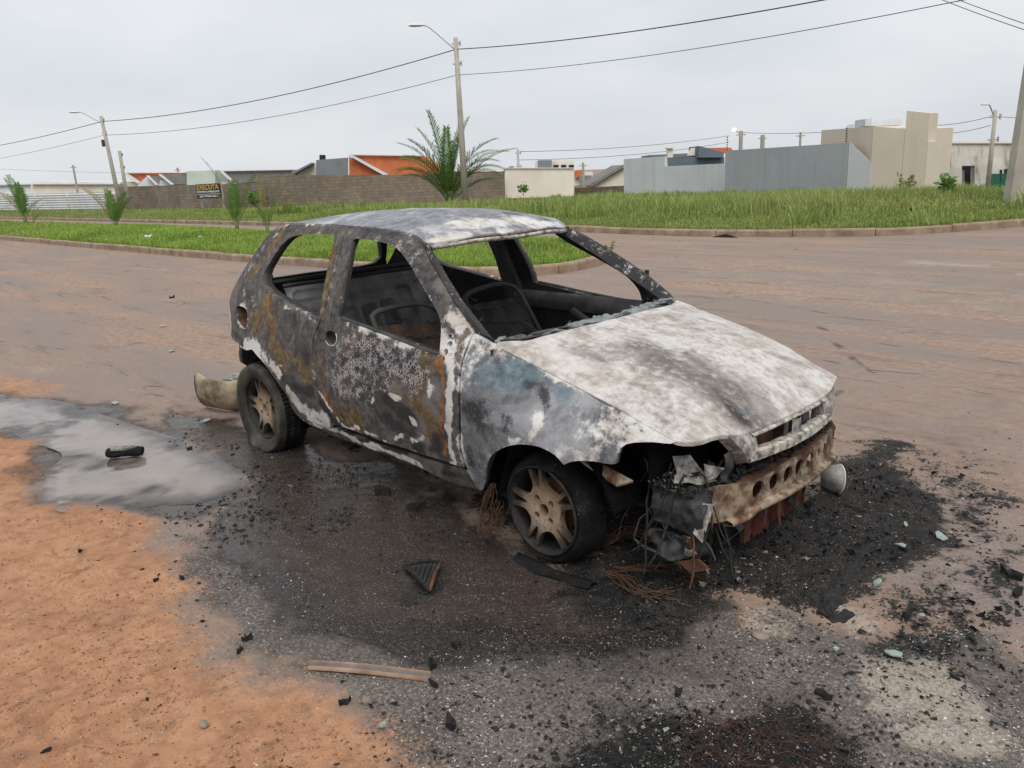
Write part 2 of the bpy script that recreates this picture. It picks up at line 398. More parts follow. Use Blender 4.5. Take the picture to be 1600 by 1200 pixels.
def shell(name, outline, holes, sp, outer, inner, mat, parent, strokes=None, gap=0.0, mirror=False, inner_soot=1.3, res=None, bias=None, edge_pale=0.0):
    """sheet-metal panel: outer skin, inner skin and the edges between them. outer / inner map flat points to 3-D"""
    res = res or sp
    O = shrink(resample(outline, res), gap); Hs = [resample(h, res) for h in holes]
    V2, F = cdt(O, Hs, sp)
    Vo = outer(V2); Vi = inner(V2); n = len(V2)
    # orientation: does the triangle face away from the inner skin?
    t = F[len(F)//2]; nn = np.cross(Vo[t[1]]-Vo[t[0]], Vo[t[2]]-Vo[t[0]]); flip = nn@(Vo[t[0]]-Vi[t[0]]) < 0
    if flip: F = F[:, ::-1]
    be = boundary_edges(F); W = []; WV = []; wb = []
    k = 2*n
    for a, b in be:
        WV += [Vo[a], Vo[b], Vi[b], Vi[a]]; wb += [a, b, b, a]
        W += [(k, k+3, k+1), (k+1, k+3, k+2)]; k += 4
    V = np.vstack([Vo, Vi, np.array(WV)]); FF = np.vstack([F, F[:, ::-1]+n, np.array(W)])
    A = paint_eval(V2, strokes or [])
    if edge_pale:
        bi = np.unique(np.array(be).ravel()); A[bi, 0] += edge_pale*np.clip(.45+2.0*fbm(V2[bi], 4, 3), 0, 1.2)  # paler along panel and window edges, broken up by noise
    if bias is not None: A = A+bias(V2)
    Ai = A*.15; Ai[:, 2] = inner_soot; Aw = A[wb].copy(); Aw[2::4] = Ai[wb[2::4]]; Aw[3::4] = Ai[wb[3::4]]
    A = np.vstack([A, Ai, Aw])
    if mirror: V = V*np.array([1, -1, 1]); FF = FF[:, ::-1]
    sm = np.r_[np.ones(2*len(F), bool), np.zeros(len(W), bool)]
    return mesh(name, V, FF, mat, parent, True, {'pa': A[:, :3], 'pb': A[:, 3:6]}, sm)

# ------------------------------------------------------------------ the burnt car: measured outlines (metres; x forward, y left, z up; origin under the front axle)
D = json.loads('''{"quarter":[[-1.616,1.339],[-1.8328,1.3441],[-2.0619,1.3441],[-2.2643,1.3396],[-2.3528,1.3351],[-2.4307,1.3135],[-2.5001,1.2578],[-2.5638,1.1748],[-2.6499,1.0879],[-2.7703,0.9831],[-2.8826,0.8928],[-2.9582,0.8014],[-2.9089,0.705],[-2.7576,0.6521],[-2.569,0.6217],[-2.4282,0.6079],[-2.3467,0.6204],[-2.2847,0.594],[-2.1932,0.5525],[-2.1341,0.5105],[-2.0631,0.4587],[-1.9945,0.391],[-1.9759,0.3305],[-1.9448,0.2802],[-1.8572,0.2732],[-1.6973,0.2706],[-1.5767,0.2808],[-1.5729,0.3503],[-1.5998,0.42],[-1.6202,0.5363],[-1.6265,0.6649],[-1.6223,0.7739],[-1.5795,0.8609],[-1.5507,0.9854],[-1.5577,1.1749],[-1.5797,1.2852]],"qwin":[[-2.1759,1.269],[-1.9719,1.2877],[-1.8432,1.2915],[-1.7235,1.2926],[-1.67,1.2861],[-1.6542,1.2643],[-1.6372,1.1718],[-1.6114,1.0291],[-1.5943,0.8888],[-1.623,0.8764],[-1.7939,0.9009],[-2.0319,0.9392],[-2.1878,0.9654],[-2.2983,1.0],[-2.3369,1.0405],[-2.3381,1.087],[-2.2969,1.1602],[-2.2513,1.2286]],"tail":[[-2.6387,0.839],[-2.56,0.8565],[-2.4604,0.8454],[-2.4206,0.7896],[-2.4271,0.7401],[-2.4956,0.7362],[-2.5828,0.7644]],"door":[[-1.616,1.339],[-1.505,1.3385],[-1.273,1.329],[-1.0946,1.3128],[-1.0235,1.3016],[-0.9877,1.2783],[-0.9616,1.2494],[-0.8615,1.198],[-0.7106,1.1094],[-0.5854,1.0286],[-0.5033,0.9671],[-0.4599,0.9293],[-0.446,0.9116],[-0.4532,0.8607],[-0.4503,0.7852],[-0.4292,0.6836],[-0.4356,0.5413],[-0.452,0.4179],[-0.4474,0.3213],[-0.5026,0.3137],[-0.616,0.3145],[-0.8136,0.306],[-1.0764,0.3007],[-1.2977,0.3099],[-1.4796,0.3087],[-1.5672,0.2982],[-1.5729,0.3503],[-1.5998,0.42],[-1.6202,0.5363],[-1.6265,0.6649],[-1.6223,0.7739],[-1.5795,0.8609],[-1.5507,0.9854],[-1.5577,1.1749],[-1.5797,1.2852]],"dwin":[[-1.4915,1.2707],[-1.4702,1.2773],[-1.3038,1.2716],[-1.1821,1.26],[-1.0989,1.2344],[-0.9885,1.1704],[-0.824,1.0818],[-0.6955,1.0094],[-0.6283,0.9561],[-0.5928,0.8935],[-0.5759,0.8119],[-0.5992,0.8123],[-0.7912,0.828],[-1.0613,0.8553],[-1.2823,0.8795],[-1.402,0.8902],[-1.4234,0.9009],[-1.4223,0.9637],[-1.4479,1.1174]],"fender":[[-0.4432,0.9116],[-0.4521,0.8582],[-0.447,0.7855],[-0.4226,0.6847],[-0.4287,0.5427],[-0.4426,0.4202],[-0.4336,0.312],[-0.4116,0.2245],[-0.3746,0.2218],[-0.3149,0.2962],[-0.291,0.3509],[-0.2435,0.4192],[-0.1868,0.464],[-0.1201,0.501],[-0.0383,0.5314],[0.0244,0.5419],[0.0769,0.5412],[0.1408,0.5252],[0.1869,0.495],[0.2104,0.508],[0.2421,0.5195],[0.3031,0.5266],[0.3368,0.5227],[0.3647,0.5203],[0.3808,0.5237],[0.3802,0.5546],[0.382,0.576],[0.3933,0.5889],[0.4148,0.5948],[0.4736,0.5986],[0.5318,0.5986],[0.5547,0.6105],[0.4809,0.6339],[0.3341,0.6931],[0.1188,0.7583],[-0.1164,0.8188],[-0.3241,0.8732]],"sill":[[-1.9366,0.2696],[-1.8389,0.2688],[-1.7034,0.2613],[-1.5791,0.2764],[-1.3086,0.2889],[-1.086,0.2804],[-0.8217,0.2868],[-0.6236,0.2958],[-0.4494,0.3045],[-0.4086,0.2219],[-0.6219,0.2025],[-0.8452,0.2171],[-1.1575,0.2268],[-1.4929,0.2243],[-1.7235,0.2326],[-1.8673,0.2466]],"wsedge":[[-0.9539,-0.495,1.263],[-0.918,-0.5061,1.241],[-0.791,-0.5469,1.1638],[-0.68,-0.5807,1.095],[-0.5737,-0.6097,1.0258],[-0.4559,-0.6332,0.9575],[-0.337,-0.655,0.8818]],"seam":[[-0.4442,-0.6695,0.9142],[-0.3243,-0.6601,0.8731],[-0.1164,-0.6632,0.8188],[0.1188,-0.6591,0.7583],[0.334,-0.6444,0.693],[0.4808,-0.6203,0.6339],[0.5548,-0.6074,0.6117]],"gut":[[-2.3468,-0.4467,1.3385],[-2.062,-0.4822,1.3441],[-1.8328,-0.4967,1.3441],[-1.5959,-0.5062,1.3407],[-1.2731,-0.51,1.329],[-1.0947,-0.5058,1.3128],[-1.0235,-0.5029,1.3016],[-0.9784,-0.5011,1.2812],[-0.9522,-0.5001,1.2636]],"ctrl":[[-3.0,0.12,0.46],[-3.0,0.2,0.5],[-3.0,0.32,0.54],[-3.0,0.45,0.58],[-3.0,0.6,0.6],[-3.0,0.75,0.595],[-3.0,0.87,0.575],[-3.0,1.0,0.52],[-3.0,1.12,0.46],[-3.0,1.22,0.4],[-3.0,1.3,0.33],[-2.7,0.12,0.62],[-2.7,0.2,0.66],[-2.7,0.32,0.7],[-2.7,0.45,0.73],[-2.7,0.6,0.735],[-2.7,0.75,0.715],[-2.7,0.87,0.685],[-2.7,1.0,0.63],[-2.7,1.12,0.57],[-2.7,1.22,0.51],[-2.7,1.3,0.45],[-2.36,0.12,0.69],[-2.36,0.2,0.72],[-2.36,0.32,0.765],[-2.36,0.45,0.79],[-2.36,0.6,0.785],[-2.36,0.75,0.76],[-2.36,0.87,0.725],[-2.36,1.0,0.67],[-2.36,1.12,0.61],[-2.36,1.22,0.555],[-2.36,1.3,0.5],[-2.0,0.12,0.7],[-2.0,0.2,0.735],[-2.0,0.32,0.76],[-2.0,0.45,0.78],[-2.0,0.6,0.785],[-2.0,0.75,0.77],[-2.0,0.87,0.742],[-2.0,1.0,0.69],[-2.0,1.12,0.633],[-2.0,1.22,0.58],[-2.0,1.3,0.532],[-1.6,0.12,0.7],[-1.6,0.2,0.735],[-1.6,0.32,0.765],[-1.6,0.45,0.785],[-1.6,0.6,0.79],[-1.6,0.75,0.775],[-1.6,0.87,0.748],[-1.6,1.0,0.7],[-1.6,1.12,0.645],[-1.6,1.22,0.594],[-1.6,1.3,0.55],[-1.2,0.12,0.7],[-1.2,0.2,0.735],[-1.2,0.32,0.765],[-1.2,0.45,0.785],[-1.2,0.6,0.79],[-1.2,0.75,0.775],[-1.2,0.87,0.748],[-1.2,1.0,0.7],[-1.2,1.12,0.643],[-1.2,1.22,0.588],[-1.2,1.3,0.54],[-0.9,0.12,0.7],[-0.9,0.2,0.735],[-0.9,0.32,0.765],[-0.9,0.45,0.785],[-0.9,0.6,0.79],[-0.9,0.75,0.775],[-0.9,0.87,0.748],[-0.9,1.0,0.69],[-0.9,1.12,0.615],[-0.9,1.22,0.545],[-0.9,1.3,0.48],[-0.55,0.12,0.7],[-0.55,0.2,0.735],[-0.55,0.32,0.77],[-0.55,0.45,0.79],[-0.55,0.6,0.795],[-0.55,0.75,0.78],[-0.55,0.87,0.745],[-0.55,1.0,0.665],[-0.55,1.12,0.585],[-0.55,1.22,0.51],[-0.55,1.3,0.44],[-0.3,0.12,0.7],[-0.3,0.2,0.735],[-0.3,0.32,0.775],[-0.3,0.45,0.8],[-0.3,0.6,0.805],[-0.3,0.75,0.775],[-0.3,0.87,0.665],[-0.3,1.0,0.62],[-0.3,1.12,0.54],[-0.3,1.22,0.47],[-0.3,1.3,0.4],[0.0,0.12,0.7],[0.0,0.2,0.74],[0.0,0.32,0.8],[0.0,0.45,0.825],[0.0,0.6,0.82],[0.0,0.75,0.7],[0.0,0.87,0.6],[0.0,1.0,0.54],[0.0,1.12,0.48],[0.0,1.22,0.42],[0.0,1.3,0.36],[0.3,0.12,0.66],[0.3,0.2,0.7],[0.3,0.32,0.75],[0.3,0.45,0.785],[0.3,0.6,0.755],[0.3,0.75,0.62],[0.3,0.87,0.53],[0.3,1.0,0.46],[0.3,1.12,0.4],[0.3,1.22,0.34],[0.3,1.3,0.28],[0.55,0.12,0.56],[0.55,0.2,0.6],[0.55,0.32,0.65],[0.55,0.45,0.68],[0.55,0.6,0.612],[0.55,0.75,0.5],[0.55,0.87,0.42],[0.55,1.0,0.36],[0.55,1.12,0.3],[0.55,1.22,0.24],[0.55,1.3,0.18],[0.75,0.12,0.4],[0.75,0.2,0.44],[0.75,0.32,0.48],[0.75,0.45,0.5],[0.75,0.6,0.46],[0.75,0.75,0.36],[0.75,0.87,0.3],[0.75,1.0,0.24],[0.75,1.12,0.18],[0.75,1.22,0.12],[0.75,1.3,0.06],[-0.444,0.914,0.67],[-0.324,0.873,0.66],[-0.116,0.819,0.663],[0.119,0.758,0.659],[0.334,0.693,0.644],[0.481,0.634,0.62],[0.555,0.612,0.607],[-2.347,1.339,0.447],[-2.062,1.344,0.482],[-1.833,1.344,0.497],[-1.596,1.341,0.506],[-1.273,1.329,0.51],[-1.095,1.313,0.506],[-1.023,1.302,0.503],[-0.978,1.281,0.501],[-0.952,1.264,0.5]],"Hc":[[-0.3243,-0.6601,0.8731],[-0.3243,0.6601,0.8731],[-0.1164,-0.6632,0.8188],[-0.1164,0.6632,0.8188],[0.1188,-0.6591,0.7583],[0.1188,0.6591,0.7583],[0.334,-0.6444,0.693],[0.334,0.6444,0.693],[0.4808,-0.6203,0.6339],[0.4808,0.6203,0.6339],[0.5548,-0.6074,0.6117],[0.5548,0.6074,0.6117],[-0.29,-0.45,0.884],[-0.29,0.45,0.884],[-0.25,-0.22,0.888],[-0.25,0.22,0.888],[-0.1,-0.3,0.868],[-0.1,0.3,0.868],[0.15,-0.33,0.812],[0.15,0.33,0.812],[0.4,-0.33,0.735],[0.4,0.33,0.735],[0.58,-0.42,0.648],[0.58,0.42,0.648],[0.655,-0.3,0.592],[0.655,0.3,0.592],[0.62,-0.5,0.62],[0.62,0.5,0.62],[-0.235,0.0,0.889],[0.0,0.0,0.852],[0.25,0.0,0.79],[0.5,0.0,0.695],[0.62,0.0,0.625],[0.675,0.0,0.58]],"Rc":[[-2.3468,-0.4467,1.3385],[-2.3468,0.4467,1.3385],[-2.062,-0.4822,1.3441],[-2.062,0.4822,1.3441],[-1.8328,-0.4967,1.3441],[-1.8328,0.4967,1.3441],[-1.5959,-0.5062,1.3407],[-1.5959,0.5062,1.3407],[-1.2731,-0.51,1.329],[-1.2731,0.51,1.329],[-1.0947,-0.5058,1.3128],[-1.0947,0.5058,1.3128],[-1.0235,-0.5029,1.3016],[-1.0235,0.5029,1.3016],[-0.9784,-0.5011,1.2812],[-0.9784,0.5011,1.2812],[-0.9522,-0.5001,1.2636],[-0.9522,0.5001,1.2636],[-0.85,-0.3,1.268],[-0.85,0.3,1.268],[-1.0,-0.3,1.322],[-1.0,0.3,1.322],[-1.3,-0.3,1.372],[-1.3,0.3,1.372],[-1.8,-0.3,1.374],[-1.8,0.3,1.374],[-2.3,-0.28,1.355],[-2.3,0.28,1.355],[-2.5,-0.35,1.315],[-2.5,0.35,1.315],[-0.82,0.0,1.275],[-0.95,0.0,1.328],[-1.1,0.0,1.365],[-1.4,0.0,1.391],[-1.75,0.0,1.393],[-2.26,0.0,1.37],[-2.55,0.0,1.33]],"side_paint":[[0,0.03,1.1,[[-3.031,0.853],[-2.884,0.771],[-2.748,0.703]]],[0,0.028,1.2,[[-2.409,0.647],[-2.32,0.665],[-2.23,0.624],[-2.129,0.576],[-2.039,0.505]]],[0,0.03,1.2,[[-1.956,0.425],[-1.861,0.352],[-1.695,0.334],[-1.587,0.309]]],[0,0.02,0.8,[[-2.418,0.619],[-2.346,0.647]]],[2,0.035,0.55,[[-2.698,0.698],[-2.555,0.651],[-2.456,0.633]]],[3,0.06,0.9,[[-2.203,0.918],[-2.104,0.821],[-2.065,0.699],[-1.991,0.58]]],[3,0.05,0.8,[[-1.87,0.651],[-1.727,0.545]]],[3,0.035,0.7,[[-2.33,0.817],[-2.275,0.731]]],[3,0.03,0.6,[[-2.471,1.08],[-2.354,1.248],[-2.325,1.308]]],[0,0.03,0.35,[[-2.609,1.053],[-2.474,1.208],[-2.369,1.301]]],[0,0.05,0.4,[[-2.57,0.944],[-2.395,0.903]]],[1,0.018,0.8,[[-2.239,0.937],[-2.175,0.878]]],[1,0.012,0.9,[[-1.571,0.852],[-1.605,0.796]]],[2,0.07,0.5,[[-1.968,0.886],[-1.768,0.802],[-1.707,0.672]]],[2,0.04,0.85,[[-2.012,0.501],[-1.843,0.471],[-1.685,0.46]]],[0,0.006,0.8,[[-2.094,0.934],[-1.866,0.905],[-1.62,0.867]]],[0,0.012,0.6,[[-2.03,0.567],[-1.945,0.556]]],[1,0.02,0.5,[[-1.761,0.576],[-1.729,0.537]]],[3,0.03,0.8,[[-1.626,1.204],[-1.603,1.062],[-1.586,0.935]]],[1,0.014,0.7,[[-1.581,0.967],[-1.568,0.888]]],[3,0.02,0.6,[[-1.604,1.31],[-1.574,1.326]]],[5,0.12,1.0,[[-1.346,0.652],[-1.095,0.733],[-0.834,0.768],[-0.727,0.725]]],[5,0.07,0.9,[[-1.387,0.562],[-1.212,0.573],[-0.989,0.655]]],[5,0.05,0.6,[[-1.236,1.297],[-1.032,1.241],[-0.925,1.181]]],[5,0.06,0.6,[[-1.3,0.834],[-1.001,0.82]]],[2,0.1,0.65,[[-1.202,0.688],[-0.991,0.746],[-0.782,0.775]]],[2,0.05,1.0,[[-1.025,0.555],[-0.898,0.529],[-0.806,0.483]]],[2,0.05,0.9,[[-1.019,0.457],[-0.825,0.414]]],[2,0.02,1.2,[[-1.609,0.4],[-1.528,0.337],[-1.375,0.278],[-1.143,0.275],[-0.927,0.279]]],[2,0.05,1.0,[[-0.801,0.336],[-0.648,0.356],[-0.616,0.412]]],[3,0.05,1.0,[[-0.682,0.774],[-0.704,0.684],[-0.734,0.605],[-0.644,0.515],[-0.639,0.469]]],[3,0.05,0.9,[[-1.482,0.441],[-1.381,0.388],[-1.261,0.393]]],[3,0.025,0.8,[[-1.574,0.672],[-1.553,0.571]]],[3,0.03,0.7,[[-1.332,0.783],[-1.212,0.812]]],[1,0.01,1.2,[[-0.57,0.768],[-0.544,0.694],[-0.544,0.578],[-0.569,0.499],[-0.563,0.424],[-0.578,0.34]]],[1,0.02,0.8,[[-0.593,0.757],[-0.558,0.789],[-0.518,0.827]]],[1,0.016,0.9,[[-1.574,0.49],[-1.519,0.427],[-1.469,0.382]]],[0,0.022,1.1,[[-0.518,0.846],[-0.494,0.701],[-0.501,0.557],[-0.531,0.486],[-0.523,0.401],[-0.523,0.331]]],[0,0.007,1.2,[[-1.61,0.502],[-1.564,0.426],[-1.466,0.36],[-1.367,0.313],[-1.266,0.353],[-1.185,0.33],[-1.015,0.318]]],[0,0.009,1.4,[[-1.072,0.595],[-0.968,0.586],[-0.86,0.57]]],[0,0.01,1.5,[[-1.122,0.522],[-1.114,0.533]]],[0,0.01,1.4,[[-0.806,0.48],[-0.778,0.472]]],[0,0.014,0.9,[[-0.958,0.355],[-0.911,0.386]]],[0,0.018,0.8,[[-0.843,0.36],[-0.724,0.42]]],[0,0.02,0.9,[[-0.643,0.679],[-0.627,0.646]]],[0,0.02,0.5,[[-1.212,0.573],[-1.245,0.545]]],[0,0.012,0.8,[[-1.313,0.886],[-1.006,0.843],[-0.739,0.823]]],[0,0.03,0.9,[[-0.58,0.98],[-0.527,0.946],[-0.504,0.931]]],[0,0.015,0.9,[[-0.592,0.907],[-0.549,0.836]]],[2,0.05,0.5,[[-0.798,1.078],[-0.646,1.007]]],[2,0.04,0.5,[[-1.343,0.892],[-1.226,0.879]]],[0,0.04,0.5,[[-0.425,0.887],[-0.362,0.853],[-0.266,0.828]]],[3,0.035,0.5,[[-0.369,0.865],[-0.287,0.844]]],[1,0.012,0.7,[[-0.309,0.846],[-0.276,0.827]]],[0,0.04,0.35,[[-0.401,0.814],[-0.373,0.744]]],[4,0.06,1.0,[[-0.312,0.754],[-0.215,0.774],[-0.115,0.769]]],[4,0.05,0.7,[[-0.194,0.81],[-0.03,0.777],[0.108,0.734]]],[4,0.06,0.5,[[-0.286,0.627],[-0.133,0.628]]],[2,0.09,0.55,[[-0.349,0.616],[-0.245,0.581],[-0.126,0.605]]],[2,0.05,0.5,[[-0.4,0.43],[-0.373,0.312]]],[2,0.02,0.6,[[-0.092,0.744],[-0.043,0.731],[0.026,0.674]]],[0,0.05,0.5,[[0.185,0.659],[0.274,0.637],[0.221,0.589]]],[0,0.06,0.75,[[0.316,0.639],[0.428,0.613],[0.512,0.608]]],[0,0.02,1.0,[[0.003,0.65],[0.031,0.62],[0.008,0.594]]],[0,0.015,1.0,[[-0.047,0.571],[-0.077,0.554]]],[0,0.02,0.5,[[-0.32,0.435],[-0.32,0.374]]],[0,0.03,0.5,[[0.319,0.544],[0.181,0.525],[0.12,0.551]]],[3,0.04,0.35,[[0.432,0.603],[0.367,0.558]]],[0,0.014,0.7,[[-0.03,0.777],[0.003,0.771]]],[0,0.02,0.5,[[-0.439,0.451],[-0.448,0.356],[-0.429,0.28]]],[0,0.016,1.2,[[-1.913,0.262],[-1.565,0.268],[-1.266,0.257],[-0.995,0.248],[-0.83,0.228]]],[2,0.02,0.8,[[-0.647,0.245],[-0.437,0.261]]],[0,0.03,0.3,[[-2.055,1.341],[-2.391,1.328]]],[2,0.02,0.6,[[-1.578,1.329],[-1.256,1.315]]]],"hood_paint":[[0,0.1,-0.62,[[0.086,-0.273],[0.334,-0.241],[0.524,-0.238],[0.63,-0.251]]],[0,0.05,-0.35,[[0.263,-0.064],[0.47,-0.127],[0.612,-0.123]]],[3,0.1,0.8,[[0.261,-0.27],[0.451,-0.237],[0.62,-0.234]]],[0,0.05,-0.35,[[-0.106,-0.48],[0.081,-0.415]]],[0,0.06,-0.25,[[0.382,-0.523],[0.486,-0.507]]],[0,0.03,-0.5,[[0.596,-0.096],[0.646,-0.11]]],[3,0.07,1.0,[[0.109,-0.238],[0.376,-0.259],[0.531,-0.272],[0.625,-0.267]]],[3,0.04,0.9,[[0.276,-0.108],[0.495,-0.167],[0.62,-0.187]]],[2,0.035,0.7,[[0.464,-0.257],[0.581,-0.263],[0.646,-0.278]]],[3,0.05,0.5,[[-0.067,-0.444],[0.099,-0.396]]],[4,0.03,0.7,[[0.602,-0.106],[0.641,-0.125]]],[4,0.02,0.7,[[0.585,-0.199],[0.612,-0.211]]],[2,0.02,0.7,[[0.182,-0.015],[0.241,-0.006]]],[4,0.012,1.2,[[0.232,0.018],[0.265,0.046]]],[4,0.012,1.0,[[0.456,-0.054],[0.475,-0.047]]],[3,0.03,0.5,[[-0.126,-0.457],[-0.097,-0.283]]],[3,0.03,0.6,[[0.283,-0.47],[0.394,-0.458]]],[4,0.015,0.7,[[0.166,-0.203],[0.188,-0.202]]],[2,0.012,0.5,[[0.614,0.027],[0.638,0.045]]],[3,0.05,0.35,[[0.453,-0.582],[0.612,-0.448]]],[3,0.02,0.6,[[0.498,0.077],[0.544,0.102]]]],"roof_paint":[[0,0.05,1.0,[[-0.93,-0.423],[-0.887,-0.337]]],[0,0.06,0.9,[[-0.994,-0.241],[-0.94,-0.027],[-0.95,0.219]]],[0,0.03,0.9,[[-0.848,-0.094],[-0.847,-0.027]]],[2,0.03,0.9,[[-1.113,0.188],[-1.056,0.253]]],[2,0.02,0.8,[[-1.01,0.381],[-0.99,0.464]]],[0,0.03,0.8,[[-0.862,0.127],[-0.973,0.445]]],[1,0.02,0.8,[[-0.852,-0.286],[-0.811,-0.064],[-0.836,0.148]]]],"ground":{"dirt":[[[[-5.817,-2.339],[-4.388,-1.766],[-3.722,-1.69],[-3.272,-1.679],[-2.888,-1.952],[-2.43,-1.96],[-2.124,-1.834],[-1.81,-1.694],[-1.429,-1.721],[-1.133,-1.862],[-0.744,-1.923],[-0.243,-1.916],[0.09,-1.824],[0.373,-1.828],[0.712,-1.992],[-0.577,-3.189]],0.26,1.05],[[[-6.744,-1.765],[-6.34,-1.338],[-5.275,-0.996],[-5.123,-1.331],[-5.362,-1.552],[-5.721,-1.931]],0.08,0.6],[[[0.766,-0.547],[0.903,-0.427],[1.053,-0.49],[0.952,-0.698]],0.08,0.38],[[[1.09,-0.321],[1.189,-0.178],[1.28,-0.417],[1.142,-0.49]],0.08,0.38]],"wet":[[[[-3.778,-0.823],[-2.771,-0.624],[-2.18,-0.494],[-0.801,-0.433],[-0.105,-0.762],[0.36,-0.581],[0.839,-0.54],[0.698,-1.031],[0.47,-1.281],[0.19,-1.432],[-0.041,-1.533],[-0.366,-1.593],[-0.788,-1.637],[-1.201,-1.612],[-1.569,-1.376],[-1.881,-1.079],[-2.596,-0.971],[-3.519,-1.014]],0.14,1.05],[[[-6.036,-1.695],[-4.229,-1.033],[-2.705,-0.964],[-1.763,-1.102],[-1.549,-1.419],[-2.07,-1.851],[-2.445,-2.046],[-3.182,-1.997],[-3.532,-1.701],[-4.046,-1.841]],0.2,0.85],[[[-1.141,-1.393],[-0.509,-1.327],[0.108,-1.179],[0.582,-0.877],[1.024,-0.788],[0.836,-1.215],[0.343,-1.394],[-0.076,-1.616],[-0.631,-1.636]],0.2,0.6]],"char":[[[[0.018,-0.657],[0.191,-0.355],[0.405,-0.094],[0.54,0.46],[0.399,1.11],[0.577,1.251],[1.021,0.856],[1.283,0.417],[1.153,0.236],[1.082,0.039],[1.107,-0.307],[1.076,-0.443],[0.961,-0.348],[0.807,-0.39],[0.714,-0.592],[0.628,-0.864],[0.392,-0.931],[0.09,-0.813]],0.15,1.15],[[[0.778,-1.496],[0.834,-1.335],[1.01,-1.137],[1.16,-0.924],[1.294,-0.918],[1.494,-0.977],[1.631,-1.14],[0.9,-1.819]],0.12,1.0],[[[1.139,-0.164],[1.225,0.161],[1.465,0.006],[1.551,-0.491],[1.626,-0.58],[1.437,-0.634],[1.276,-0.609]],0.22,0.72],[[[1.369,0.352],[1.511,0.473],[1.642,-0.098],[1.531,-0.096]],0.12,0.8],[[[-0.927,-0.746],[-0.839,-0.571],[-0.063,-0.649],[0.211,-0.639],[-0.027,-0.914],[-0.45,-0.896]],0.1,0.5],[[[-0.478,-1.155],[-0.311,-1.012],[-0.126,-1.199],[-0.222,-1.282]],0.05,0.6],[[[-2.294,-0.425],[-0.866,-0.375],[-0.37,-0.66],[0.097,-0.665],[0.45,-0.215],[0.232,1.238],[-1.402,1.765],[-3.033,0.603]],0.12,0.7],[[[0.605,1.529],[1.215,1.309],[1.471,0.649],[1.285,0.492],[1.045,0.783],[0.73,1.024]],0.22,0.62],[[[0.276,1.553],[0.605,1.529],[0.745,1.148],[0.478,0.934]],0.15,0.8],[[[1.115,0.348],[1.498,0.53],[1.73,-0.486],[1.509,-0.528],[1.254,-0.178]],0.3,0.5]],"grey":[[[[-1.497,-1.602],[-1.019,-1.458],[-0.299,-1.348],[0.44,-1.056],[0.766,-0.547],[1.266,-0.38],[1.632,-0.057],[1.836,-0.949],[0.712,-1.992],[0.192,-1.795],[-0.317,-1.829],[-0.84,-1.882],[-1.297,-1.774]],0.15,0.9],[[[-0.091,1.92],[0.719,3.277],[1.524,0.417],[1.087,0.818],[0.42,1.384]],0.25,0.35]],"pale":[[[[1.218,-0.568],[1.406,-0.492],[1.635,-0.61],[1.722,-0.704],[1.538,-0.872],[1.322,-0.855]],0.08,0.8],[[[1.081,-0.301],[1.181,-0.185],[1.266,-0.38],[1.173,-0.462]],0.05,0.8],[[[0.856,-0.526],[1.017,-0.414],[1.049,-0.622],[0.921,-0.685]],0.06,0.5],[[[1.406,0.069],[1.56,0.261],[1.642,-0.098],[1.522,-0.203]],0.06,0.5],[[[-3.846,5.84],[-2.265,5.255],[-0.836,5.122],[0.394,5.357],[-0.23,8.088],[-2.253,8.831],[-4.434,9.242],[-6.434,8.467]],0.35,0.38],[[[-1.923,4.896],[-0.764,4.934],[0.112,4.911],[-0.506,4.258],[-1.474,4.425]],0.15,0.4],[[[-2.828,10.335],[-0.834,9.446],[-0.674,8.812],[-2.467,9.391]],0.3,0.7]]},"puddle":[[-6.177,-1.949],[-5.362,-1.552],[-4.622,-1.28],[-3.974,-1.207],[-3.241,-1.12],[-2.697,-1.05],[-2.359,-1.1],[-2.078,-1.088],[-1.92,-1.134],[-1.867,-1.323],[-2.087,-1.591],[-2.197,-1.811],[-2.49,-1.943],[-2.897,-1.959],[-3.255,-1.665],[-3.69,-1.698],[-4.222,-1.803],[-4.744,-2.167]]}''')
def tps_fit(pts, vals, lam=1e-4):
    n = len(pts); d = np.linalg.norm(pts[:, None]-pts[None], axis=2); K = np.where(d > 0, d**2*np.log(d+1e-12), 0)+lam*np.eye(n)
    Pm = np.c_[np.ones(n), pts]; A = np.zeros((n+3, n+3)); A[:n, :n] = K; A[:n, n:] = Pm; A[n:, :n] = Pm.T
    return np.linalg.solve(A, np.r_[vals, 0, 0, 0])
class TPS:
    def __init__(s, rows): r = np.array(rows, float); s.p = r[:, :2]; s.w = tps_fit(s.p, r[:, 2])
    def __call__(s, q):
        q = np.atleast_2d(np.asarray(q, float)); out = np.empty(len(q)); n = len(s.p)
        for i in range(0, len(q), 20000):
            c = q[i:i+20000]; d = np.linalg.norm(c[:, None]-s.p[None], axis=2)
            out[i:i+20000] = np.where(d > 0, d**2*np.log(d+1e-12), 0)@s.w[:n]+s.w[n]+c@s.w[n+1:]
        return out
WID, HOOD, ROOF = TPS(D['ctrl']), TPS(D['Hc']), TPS(D['Rc'])
car = tag(empty('burnt_car'), 'burnt-out two-door hatchback shell without glass, ash-white hood, on flat tyres', 'car')

